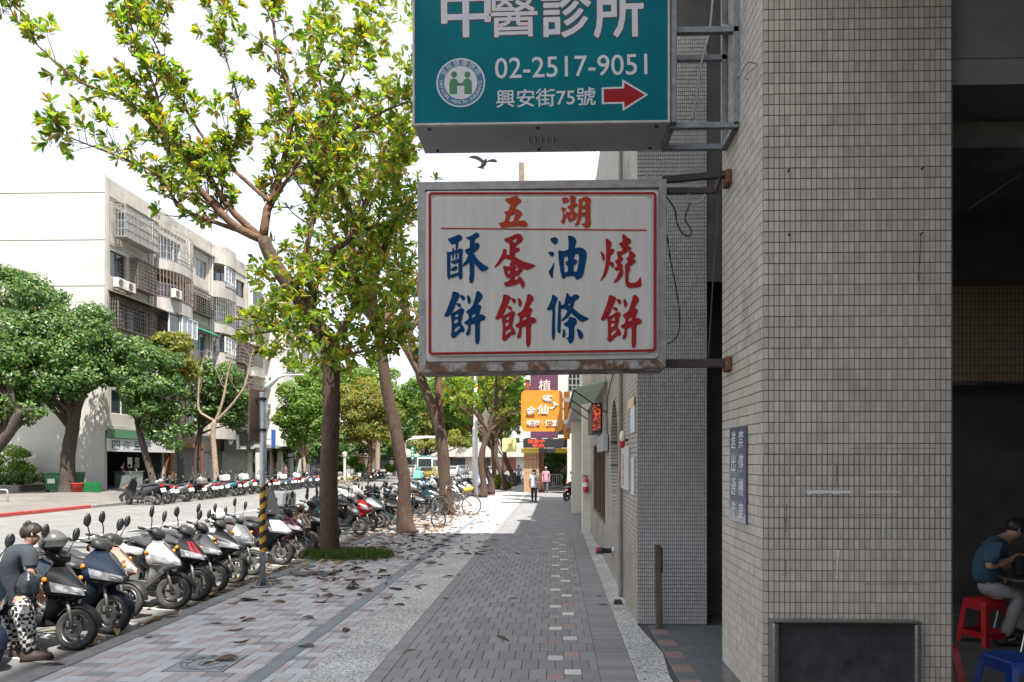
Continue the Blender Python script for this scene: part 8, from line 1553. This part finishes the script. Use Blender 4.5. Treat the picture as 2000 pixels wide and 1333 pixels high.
def person(label, J, hair_style, hm, fwd, top, bottom, shoe, sleeve=.55, hr=.098, mask=False, loose=1.0, group=None, topfit=1.0, sub=2, long_sleeve=False, up=(0, 0, 1), hem=.09):
	"""J in world coordinates with body radii"""
	zb = min(J['toeL'][2], J['toeR'][2]); base = Vector((J['pel'][0], J['pel'][1], zb - .03)); t = thing('person', label, 'person', base, 0, group)
	fg = MB()
	for s in 'LR': finger_tubes(fg, Vector(J['wr' + s][:3]) - base, Vector(J['ha' + s][:3]) - base, up, 1.0)
	JB = {n: (*v[:3], v[3] * {'p': .78, 's': .82, 'c': .78, 'h': .82, 'k': .85}.get(n[0], 1) if n[:2] not in ('ha', 'he') else v[3]) for n, v in J.items() if n[:3] != 'toe'}
	skinmesh('body', JB, [b for b in BONES if b[1][:3] != 'toe'], skin, t, sub, base, fg)
	lerp = lambda a, b, k: tuple(J[a][i] * (1 - k) + J[b][i] * k for i in range(3))
	S_ = {'pel': (*J['pel'][:3], .155 * topfit), 'spine': (*J['spine'][:3], .140 * topfit), 'chest': (*J['chest'][:3], .142 * topfit), 'collar': (*lerp('chest', 'neck', .74), .092)}; SB = [('pel', 'spine'), ('spine', 'chest'), ('chest', 'collar')]
	pd = Vector(J['pel'][:3]) - Vector(J['spine'][:3]);
	if hem: S_['hem'] = (*(Vector(J['pel'][:3]) + pd.normalized() * hem), .165 * topfit); SB.append(('pel', 'hem'))
	for s in 'LR':
		S_['sh' + s] = (*J['sh' + s][:3], .086 * topfit); SB.append(('chest', 'sh' + s))
		if long_sleeve: S_['el' + s] = (*J['el' + s][:3], .056); S_['cu' + s] = (*lerp('el' + s, 'wr' + s, .92), .045); SB += [('sh' + s, 'el' + s), ('el' + s, 'cu' + s)]
		else: S_['sl' + s] = (*lerp('sh' + s, 'el' + s, sleeve), .072 * topfit); S_['sm' + s] = (*lerp('sh' + s, 'el' + s, sleeve + .22), .070 * topfit); SB += [('sh' + s, 'sl' + s), ('sl' + s, 'sm' + s)]
	skinmesh('top', S_, SB, top, t, sub, base)
	T_ = {'pel': (*J['pel'][:3], .140 * loose), 'waist': (*(Vector(J['pel'][:3]) - pd.normalized() * .09), .128)}; TB_ = [('pel', 'waist')]
	for s in 'LR':
		T_['hip' + s] = (*J['hip' + s][:3], .105 * loose); T_['kn' + s] = (*J['kn' + s][:3], .076 * loose); T_['an' + s] = (*lerp('kn' + s, 'an' + s, .97), .060 * loose); TB_ += [('pel', 'hip' + s), ('hip' + s, 'kn' + s), ('kn' + s, 'an' + s)]
	skinmesh('trousers', T_, TB_, bottom, t, sub, base)
	for s in 'LR':
		a, b = Vector(J['an' + s][:3]) - base, Vector(J['toe' + s][:3]) - base; a = Vector((a.x, a.y, max(b.z, .02) + .035)); d = (b - a); d.z = 0; d.normalize(); sd = Vector((-d.y, d.x, 0)); L = (b - a).length
		mb = MB().loft([[a + d * x + sd * y * w_ + Vector((0, 0, z - .05 - (.035 if 0 else 0))) for y, z in ((-1, -.012), (-1, .02), (-.6, h), (.6, h), (1, .02), (1, -.012))] for x, w_, h in ((-.085, .02, .06), (-.07, .044, .105), (0, .050, .115), (.07, .052, .085), (.13, .052, .07), (.19, .042, .055), (.215, .015, .02))]); mb.build('shoe', shoe, t, True)
	head(t, J['head'][:3], fwd, hr, hm, hair_style, base, mask); return t, base
def standing(x, y, z0, rz, h, stride=0.0, armL=0.0, armR=0.0, bendR=.1, bendL=.1):
	k = h / 1.7; c, s = math.cos(rz), math.sin(rz)
	def W(a, b, zz, r): return (x + (a * c - b * s) * k, y + (a * s + b * c) * k, z0 + zz * k, tuple(q * k for q in r) if hasattr(r, '__len__') else r * k)   # a: sideways, b: ahead
	J = {'pel': W(0, 0, .93, .12), 'spine': W(0, 0, 1.10, .115), 'chest': W(0, .0, 1.30, .13), 'neck': W(0, .01, 1.46, .052), 'jaw': W(0, .04, 1.535, .062), 'head': W(0, .035, 1.60, .088)}
	for sd, sx, ar, be, st in (('L', -1, armL, bendL, stride), ('R', 1, armR, bendR, -stride)):
		J['sh' + sd] = W(sx * .17, 0, 1.38, .055); J['el' + sd] = W(sx * .235, math.sin(ar) * .28 - .02, 1.38 - .28 * math.cos(ar), .043)
		e = (sx * .235, math.sin(ar) * .28 - .02, 1.38 - .28 * math.cos(ar)); a2 = ar + be; J['wr' + sd] = W(e[0] - sx * .02 * (1 + 3 * (be > .8)), e[1] + math.sin(a2) * .24, e[2] - math.cos(a2) * .24, .030); J['ha' + sd] = W(e[0] - sx * .03 * (1 + 3 * (be > .8)), e[1] + math.sin(a2) * .33, e[2] - math.cos(a2) * .33, .034)
		J['hip' + sd] = W(sx * .09, 0, .86, .09); J['kn' + sd] = W(sx * .095, st * .22 + .03, .48, .062); J['an' + sd] = W(sx * .09, st * .42 - .02, .075 + (.05 if st < -.2 else 0), .042); J['toe' + sd] = W(sx * .10, st * .42 + .13, .03 + (.02 if st < -.2 else 0), .03)
	return J
cloth = lambda n, c, c2=None: M(n, c, .85, c2=c2 or tuple(x * .75 for x in c), nscale=7, bump=.55, bscale=11)
def wp(px, py, Y, r): p = at(px, py, Y); return (p.x, p.y, p.z, r)
JW = {'pel': wp(28, 1165, 7.42, .14), 'spine': wp(26, 1122, 7.40, .135), 'chest': wp(38, 1086, 7.44, .135), 'neck': wp(54, 1066, 7.50, .05), 'jaw': wp(63, 1055, 7.52, .072), 'head': wp(63, 1043, 7.52, .092),
	'shR': wp(60, 1080, 7.30, .055), 'elR': wp(58, 1118, 7.24, .043), 'wrR': wp(76, 1150, 7.36, .029), 'haR': wp(80, 1165, 7.44, .034), 'shL': wp(22, 1080, 7.62, .055), 'elL': wp(40, 1122, 7.78, .043), 'wrL': wp(68, 1140, 7.82, .029), 'haL': wp(78, 1146, 7.82, .034),
	'hipR': wp(41, 1178, 7.36, .10), 'knR': wp(52, 1228, 7.32, .065), 'anR': wp(58, 1285, 7.34, .042), 'hipL': wp(18, 1178, 7.50, .10), 'knL': wp(28, 1230, 7.50, .065), 'anL': wp(36, 1284, 7.52, .042)}
for s in 'LR': a = JW['an' + s]; JW['an' + s] = (a[0], a[1], -.045, .042); JW['toe' + s] = (a[0] + .14, a[1] + .06, -.09, .03)
def checkmat():
	m = mat('wavy black and white check', (.6, .6, .58), .85); n = m.node_tree.nodes; l = m.node_tree.links; tc = n.new('ShaderNodeTexCoord'); nz = n.new('ShaderNodeTexNoise'); nz.inputs['Scale'].default_value = 5.5; l.new(tc.outputs['Object'], nz.inputs['Vector'])
	sub_ = n.new('ShaderNodeVectorMath'); sub_.operation = 'SUBTRACT'; l.new(nz.outputs['Color'], sub_.inputs[0]); sub_.inputs[1].default_value = (.5, .5, .5); sc__ = n.new('ShaderNodeVectorMath'); sc__.operation = 'SCALE'; sc__.inputs['Scale'].default_value = .12; l.new(sub_.outputs[0], sc__.inputs[0])
	ad = n.new('ShaderNodeVectorMath'); l.new(tc.outputs['Object'], ad.inputs[0]); l.new(sc__.outputs[0], ad.inputs[1]); ck = n.new('ShaderNodeTexChecker'); ck.inputs['Scale'].default_value = 24; ck.inputs['Color1'].default_value = (.60, .59, .57, 1); ck.inputs['Color2'].default_value = (.015, .015, .017, 1); l.new(ad.outputs[0], ck.inputs['Vector']); l.new(ck.outputs[0], n['Principled BSDF'].inputs['Base Color']); return m
slateT = cloth('slate blue cotton', (.028, .036, .048), (.021, .028, .037))
wt, wb_ = person('woman in a dark slate shirt and checked trousers bending over a scooter', JW, 'bun', hairb, (.72, .60, -.25), slateT, checkmat(), M('brown shoe', (.05, .03, .025), .6), sleeve=.62, loose=1.22, topfit=1.04, hem=.05)
mb = MB(); q = [at(px, py, Y) - wb_ for px, py, Y in ((52, 1068, 7.36), (44, 1090, 7.26), (50, 1115, 7.18))]; mb.tube(q, .012, 6); mb.build('bag_strap', M('bag strap', (.05, .06, .07), .5), wt)
p = at(54, 1140, 7.14); t = thing('plastic_bag', 'shiny black plastic bag hanging on the bending woman\'s arm', 'bag', p); mb = MB()
for i in range(11):
	f = i / 10; r = .03 + .085 * math.sin(min(1, f * 1.25) * 1.75) ** .8
	for j in range(18): a = 2 * math.pi * j / 18; k = 1 + .10 * math.sin(5 * a + 2 * f) + .06 * math.sin(9 * a); mb.v.append((r * k * math.cos(a), r * .75 * k * math.sin(a), .12 - .22 * f))
mb.f = [(i * 18 + j, i * 18 + (j + 1) % 18, (i + 1) * 18 + (j + 1) % 18, (i + 1) * 18 + j) for i in range(10) for j in range(18)] + [tuple(180 + j for j in range(18))]; mb.m = [0] * len(mb.f)
mb.build('bag_body', M('black bag film', (.012, .016, .020), .22, c2=(.02, .028, .034), nscale=12, bump=.8, bscale=16), t, True)
def mp(px, py, Y, r): p = at(px, py, Y); return (p.x, p.y, p.z, r)
YM = 7.9
JM = {'pel': mp(1926, 1146, YM, .15), 'spine': mp(1924, 1108, YM, .145), 'chest': mp(1942, 1068, YM, .15), 'neck': mp(1965, 1050, YM, .062), 'jaw': mp(1980, 1045, YM, .068), 'head': mp(1983, 1033, YM, .092), 'shR': mp(1942, 1068, YM - .2, .062), 'elR': mp(1930, 1110, YM - .26, .048), 'wrR': mp(1978, 1092, YM - .2, .033), 'haR': mp(1996, 1084, YM - .15, .036),
	'shL': mp(1950, 1066, YM + .2, .062), 'elL': mp(1960, 1108, YM + .28, .048), 'wrL': mp(2000, 1095, YM + .2, .033), 'haL': mp(2014, 1088, YM + .15, .036), 'hipR': mp(1934, 1150, YM - .1, .11), 'knR': mp(1992, 1163, YM - .16, .078), 'anR': mp(1962, 1222, YM - .10, .048), 'hipL': mp(1936, 1150, YM + .1, .11), 'knL': mp(2004, 1160, YM + .14, .078), 'anL': mp(1992, 1222, YM + .14, .048)}
for s in 'LR': a = JM['an' + s]; JM['an' + s] = (a[0], a[1], .09, .048); JM['toe' + s] = (a[0] + .15, a[1] - .02, .035, .034)
heather = M('heathered blue knit', (.045, .125, .175), .85, c2=(.02, .045, .07), nscale=60, ndet=2, stretch=(1, 1, 4))
mt, mb0 = person('man in a heathered blue T-shirt and grey trousers hunched on a red stool', JM, 'short', hair, (.85, -.12, -.62), heather, cloth('light grey trousers', (.30, .29, .29), (.25, .245, .245)), M('black trainer', (.015, .015, .016), .5), sleeve=.62, hr=.100, topfit=1.10, loose=1.02, hem=0)
for k in range(3): mb = MB(); a = Vector(JM['anR'][:3]) - mb0; mb.box(a + Vector((.03 + .028 * k, -.046, -.035 + .006 * k)), (.012, .006, .055), 0, (0, R(-20), 0)); mb.build('shoe_stripe', whitep, mt)
def stool(label, x, y, z, m, s=1.0, rz=0.0, h=.47):
	t = thing('plastic_stool', label, 'stool', (x, y, z), rz, 'plastic stools under the arcade'); a, b = .15 * s, .20 * s
	mb = MB().loft([[(q[0], q[1], zz) for q in rrect(-a - e, -a - e, a + e, a + e, .05)] for zz, e in ((h - .045, .012), (h - .012, .010), (h, 0), (h + .002, -.012))]); mb.build('seat', m, t, False)
	for k in range(6): mb = MB(); v = -a + .03 + (2 * a - .06) * k / 5; mb.bx(v - .006, v + .006, -a + .02, a - .02, h + .001, h + .006); mb.build('seat_rib', m, t)
	for sx in (-1, 1):
		for sy in (-1, 1):
			mb = MB(); sec = []
			for zz, f in ((h - .02, a), (h * .45, (a + b) / 2 + .005), (0, b)): w_ = .062 if zz > .1 else .058; sec.append([(sx * f, sy * f, zz), (sx * (f - w_), sy * f, zz), (sx * (f - w_), sy * (f - .010), zz), (sx * (f - .010), sy * (f - .010), zz), (sx * (f - .010), sy * (f - w_), zz), (sx * f, sy * (f - w_), zz)])
			mb.loft(sec); mb.build('leg', m, t)
	for k in range(4):
		rot = Matrix.Rotation(k * math.pi / 2, 3, 'Z'); mb = MB().prism([rot @ Vector(p) for p in ((-(a - .03), -a - .004, h - .03), (a - .03, -a - .004, h - .03), (a - .05, -a - .008, h - .10), (-(a - .05), -a - .008, h - .10))], rot @ Vector((0, .010, 0))); mb.build('apron', m, t)
		f = (a + b) / 2 + .02; mb = MB().prism([rot @ Vector(p) for p in ((-f + .03, -f + .004, h * .30), (f - .03, -f + .004, h * .30), (f - .03, -f + .010, h * .17), (-f + .03, -f + .010, h * .17))], rot @ Vector((0, .010, 0))); mb.build('cross_rail', m, t)
	return t
redst = M('red stool plastic', (.40, .008, .014), .35, c2=(.34, .008, .012), nscale=5); blust = M('blue stool plastic', (.008, .055, .30), .35, c2=(.008, .05, .26), nscale=5)
q = at(1922, 1200, YM); stool('red plastic stool under the seated man', q.x, YM, .004, redst, .94, R(18), .48); q = at(1962, 1300, 5.85); stool('blue plastic stool at the lower right corner', q.x, 5.75, .004, blust, 1.05, R(12), .44); q = at(1826, 1300, 5.9); stool('red plastic stool with one leg showing beside the tiled pier', q.x - .06, 5.95, .004, redst, 1.15, R(8), .50)
q = at(1958, 1120, 7.6); t = thing('folding_table', 'steel folding table in front of the seated man', 'table', (q.x + .65, 7.75, .004)); mb = MB().box((0, 0, .745), (1.25, .6, .025), 0, (0, R(1), 0), .006); mb.build('table_top', steel, t)
for sx in (-1, 1):
	for sy in (-1, 1): mb = MB().tube([(sx * .36, sy * .25, .73), (sx * .52, sy * .25, 0)], .013, 8); mb.build('leg', chrome, t)
q = at(1996, 1102, 7.65); t = thing('black_bag', 'black bag standing on the steel table', 'bag', (q.x + .04, 7.66, .764)); mb = MB().box((0, 0, .11), (.24, .14, .22), 0, None, .04); mb.build('bag_body', M('black cloth', (.012, .012, .013), .8), t); mb = MB().tube([(-.06, 0, .21), (-.05, 0, .28), (.05, 0, .28), (.06, 0, .21)], .008, 6); mb.build('bag_handle', black, t)
q = at(1990, 1262, 7.3); mb = MB().tube([(0, 0, .01), (-.12, .05, .012), (-.15, .12, .012), (.1, .2, .012)], .008, 6); o = mb.build('floor_cable', black, None, True, 'black cable on the arcade floor by the blue stool', 'cable'); o.location = (q.x, 7.3, 0)
def walker(label, px, py, h, rz, *a, stride=.7, aL=-.35, aR=.3, bL=.2, bR=.3, z0=0, **k):
	g = ground(px, py, z0); return person(label, standing(g.x, g.y, z0, rz, h, stride, aL, aR, bR, bL), *a, **k)
wtee = cloth('white tee', (.66, .67, .69), (.58, .60, .63)); navy = cloth('navy jeans', (.022, .028, .045))
t, b0_ = walker('woman in a white T-shirt with a face mask walking towards us looking at her phone', 1043, 981, 1.58, R(180), 'long', hair, (0, -1, -.25), wtee, navy, M('dark shoe', (.03, .03, .03), .6), stride=.55, aL=.25, bL=1.5, aR=-.45, bR=.1, mask=True)
mb = MB().loft([[(.22 + x * f, .02 + y, z) for x, y in ((-.09, -.05), (.09, -.05), (.09, .05), (-.09, .05))] for z, f in ((.62, 1.2), (.80, 1.1), (.95, .8))]); mb.tube([(.2, 0, .95), (.16, 0, 1.33)], .012, 6); mb.build('shoulder_bag', M('tan bag', (.42, .33, .24), .7), t)
mb = MB().box((.10, -.30, 1.12), (.08, .02, .14), 0, (R(40), 0, 0)); mb.build('phone', black, t)
t, b0_ = walker('grey haired man in a pink shirt over white sleeves walking behind the woman', 1066, 963, 1.62, R(180), 'short', M('grey cropped hair', (.30, .28, .26), .7), (0, -1, -.05), M('rose check shirt', (.46, .22, .22), .85, c2=(.42, .20, .36), nscale=3), cloth('grey green trousers', (.12, .12, .10)), M('dark shoe b', (.03, .03, .03), .6), stride=.3, aL=.1, aR=.1, long_sleeve=False, topfit=1.1)
walker('person in a grey shirt walking away beyond the wooden column', 1013, 948, 1.68, 0, 'short', hair, (0, 1, 0), cloth('grey shirt', (.30, .33, .36)), navy, M('dark shoe c', (.03, .03, .03), .6), stride=.4)
for lb, px, Y, c, h in (('cook in dark clothes behind the steel counter of the breakfast shop', 212, 44.2, (.10, .03, .025), 1.6), ('person in green standing inside the breakfast shop', 298, 46.8, (.10, .22, .14), 1.6), ('person in a dark top inside the breakfast shop', 268, 45.6, (.03, .03, .035), 1.45)):
	p = at(px, 930, Y); p.x = -27.6 - (Y - 44) * .3
	person(lb, standing(p.x, p.y + .2, .3, R(-70), h, .1, .3, .5, .6, .6), 'short', hair, (.9, -.3, -.3), cloth('cloth ' + lb[:14], c), navy, MATS['dark shoe'], sub=1, group='people in the breakfast shop')
g = ground(665, 936, -.12); person('person walking by the white post lamp up the street', standing(g.x, 66, 0, R(90), 1.65, .4), 'short', hair, (1, 0, 0), cloth('dull red shirt', (.22, .12, .12)), navy, MATS['dark shoe'], sub=1)
p = at(945, 320, 17.0); t = thing('pigeon', 'grey pigeon flying with spread wings between the two signs', 'bird', p, R(25)); pg = M('pigeon grey', (.20, .21, .23), .7, c2=(.12, .125, .14), nscale=14); pw = M('pigeon wing', (.30, .30, .31), .7, c2=(.15, .15, .16), nscale=9)
mb = MB().loft([[(w_ * math.cos(a), y, z + h_ * math.sin(a)) for a in np.linspace(0, 2 * math.pi, 13)[:-1]] for y, z, w_, h_ in ((-.165, .045, .006, .006), (-.15, .045, .022, .022), (-.125, .04, .032, .034), (-.09, .025, .04, .042), (-.03, 0, .062, .06), (.05, -.01, .055, .052), (.12, 0, .03, .022), (.17, .005, .025, .010))]); mb.build('body', pg, t, True)
mb = MB().loft([[(x * f, y, .003 * (1 - abs(x)) + z) for x in np.linspace(-1, 1, 9)] for y, f, z in ((.13, .03, 0), (.20, .07, -.01), (.26, .10, -.02))], closed=False); mb.build('tail', pg, t)
for sx in (-1, 1):
	mb = MB().loft([[(sx * x, y0 + (y1 - y0) * k / 5, z + .012 * math.sin(3.14 * k / 5)) for k in range(6)] for x, y0, y1, z in ((.03, -.08, .06, .03), (.10, -.11, .06, .07), (.19, -.12, .07, .10), (.27, -.08, .09, .115), (.33, -.02, .09, .12), (.36, .05, .08, .12))], closed=False); mb.build('wing', pw, t, True)
mb = MB().tube([(0, -.16, .045), (0, -.19, .038)], [.008, .002], 6); mb.build('beak', black, t)
# ------------------------------------------------------------------ fallen leaves
dry = M('dry leaf', (.11, .058, .032), .75, c2=(.06, .032, .02), nscale=6, rnd=.30); dry2 = M('tan dry leaf', (.30, .19, .10), .75, c2=(.20, .12, .065), nscale=6, rnd=.25); ylw = M('fallen yellow leaf', (.30, .30, .05), .6, c2=(.22, .2, .04), nscale=6)
def dryleaf(curl, twist, arch, wd):
	mb = MB(); n, m_ = 9, 4
	for i in range(n + 1):
		t_ = i / n; w_ = wd * (math.sin(math.pi * min(1, t_ * .96 + .03)) ** .8) * (.7 + .5 * t_); ax = twist * (t_ - .5)
		for j in range(-m_, m_ + 1):
			f = j / m_; ang = curl * f; y = w_ * (math.sin(ang) / curl if curl > .01 else f); z = w_ * (1 - math.cos(ang)) / curl + arch * math.sin(math.pi * t_); mb.v.append((t_ - .5, y * math.cos(ax) - z * math.sin(ax), y * math.sin(ax) + z * math.cos(ax)))
	k = 2 * m_ + 1; mb.f = [(i * k + j, i * k + j + 1, (i + 1) * k + j + 1, (i + 1) * k + j) for i in range(n) for j in range(k - 1)]; mb.m = [0] * len(mb.f)
	mb.tube([(-.5, 0, .002), (-.62, .01, .02), (-.72, .0, .015)], .008, 4); z0 = min(v[2] for v in mb.v); mb.v = [(v[0], v[1], v[2] - z0) for v in mb.v]; return mb
LV = [[dryleaf(*a).mesh('fallen_leaf', [m], True) for a in ((1.6, .9, .03, .20), (2.5, -1.3, .0, .17), (.7, .5, .05, .22), (2.9, 1.4, .02, .15), (1.2, -1.8, -.04, .19))] for m in (dry, dry2, ylw)]
def leaflabel(x, y, v, c):
	on_ = 'charcoal paving' if x > -1.727 else 'pebble strip' if x > -2.34 else 'paving'
	by = ('near the carved tile' if y < 7.2 else 'before the striped post' if y < 10.2 else 'beside the striped post' if y < 12.4 else 'in front of the grassy tree' if y < 14 else 'level with the grassy tree' if y < 16.5 else 'short of the second tree' if y < 19 else 'past the second tree' if y < 23 else 'by the third tree')
	return ('half rolled', 'tightly rolled', 'flat', 'tube-like', 'twisted')[v] + (' brown' if c == 0 else ' tan') + ' dead leaf on the ' + on_ + ' ' + by
def fleaf(x, y, s, rz, v, c, z=.001, lb=None):
	o = link('fallen_leaf', LV[c][v], None, lb or leaflabel(x, y, v, c), 'fallen leaf', 'dry leaves fallen on the paving'); o.location = (x, y, z); fl_ = random.random() < .4; o.rotation_euler = (random.uniform(-.3, .3) + (math.pi if fl_ else 0), random.uniform(-.16, .16), rz); o.location.z += s * (.26 if fl_ else .02); o.scale = (s, s, s); return o
big = ((440, 1290, .30, 15, 2), (405, 1297, .16, 40, 1), (598, 1264, .24, -20, 2), (797, 1273, .20, 60, 3), (600, 1208, .22, -15, 2), (455, 1183, .2, 20, 0), (485, 1213, .22, 25, 2), (460, 1238, .24, 5, 1), (420, 1220, .2, 10, 3), (470, 1260, .22, 35, 0), (615, 1178, .16, 80, 3), (635, 1177, .14, 70, 3), (640, 1165, .26, -5, 2), (560, 1150, .28, 10, 1), (690, 1150, .28, 8, 2), (725, 1128, .14, 90, 0), (757, 1127, .2, 10, 3), (750, 1185, .18, 30, 1), (780, 1183, .2, 25, 0), (795, 1172, .16, 30, 1), (845, 1100, .24, 0, 2), (895, 1124, .18, -40, 3), (1000, 1186, .18, 70, 3), (1003, 1170, .14, -10, 1), (960, 1076, .15, 15, 0), (1178, 1183, .20, -35, 3), (1170, 1168, .16, -50, 1), (1010, 1082, .2, -3, 1), (870, 1170, .14, -30, 1), (820, 1085, .26, 8, 2), (575, 1135, .2, -30, 2), (520, 1170, .26, -10, 3), (545, 1178, .24, 20, 2), (480, 1175, .12, 0, 0), (330, 1205, .28, 12, 2), (300, 1215, .2, 30, 1), (105, 1300, .24, 20, 2), (290, 1247, .12, 0, 0))
for px, py, s, a, v in big: g = ground(px, py); fleaf(g.x, g.y, s * .86, R(a + random.uniform(-10, 10)), v, 1 if (px + py) % 9 == 0 else 0)
g = ground(472, 1175); fleaf(g.x, g.y, .16, .6, 0, 2, lb='yellow green leaf fallen on the pale pavers near the striped post')
cnt = 0
while cnt < 205:
	r = random.random()
	if r < .42: px, py = random.gauss(640, 90), random.gauss(1130, 24)
	elif r < .80: px, py = random.gauss(830, 70), random.gauss(1062, 18)
	elif r < .92: px, py = random.gauss(880, 50), random.gauss(1020, 12)
	else: px, py = random.uniform(300, 1150), random.uniform(1040, 1320)
	if py < 985: continue
	g = ground(px, py)
	if not (-4.65 < g.x < .9 and 6 < g.y < 28): continue
	if g.x > -1.4 and random.random() < .75: continue
	fleaf(g.x, g.y, random.uniform(.14, .27), random.uniform(0, 6.28), random.randrange(5), 0 if random.random() < .86 else 1); cnt += 1
def litter(n, fn, name, label, z):
	P_ = np.array([fn() for _ in range(n)]); P_[:, 2] += z; d = rv(n) * np.array([1, 1, .18]); d /= np.linalg.norm(d, axis=1)[:, None]; nn = rv(n) * .5 + np.array([0, 0, 1.0])
	me = leaf_mesh(name, P_, d, nn, rng.uniform(.10, .24, n), leafmat(name + ' colours', [(0, (.07, .038, .022)), (.4, (.15, .08, .04)), (.75, (.27, .16, .08)), (1, (.34, .24, .10))], .7, .15), True, 1.1); link(name, me, None, label, 'leaf litter', None, 'stuff')
litter(950, lambda: (random.gauss(-5.15, .22) if random.random() < .6 else random.uniform(-6.6, -5.0), random.uniform(7.6, 30), random.uniform(.0, .03)), 'gutter_leaves', 'dry leaves gathered in the gutter under the scooters', -.118)
def rt():
	bx, by = random.choice(((b1[0], b1[1]), (-4.22, 19.9), (-4.1, 26.4), (-4.3, 22))); return (min(-2.4, max(-4.72, random.gauss(bx + .3, .6))), random.gauss(by + .2, 1.3), random.uniform(0, .05))
litter(620, rt, 'leaf_litter', 'drift of dry leaves round the feet of the kerbside trees', .004)
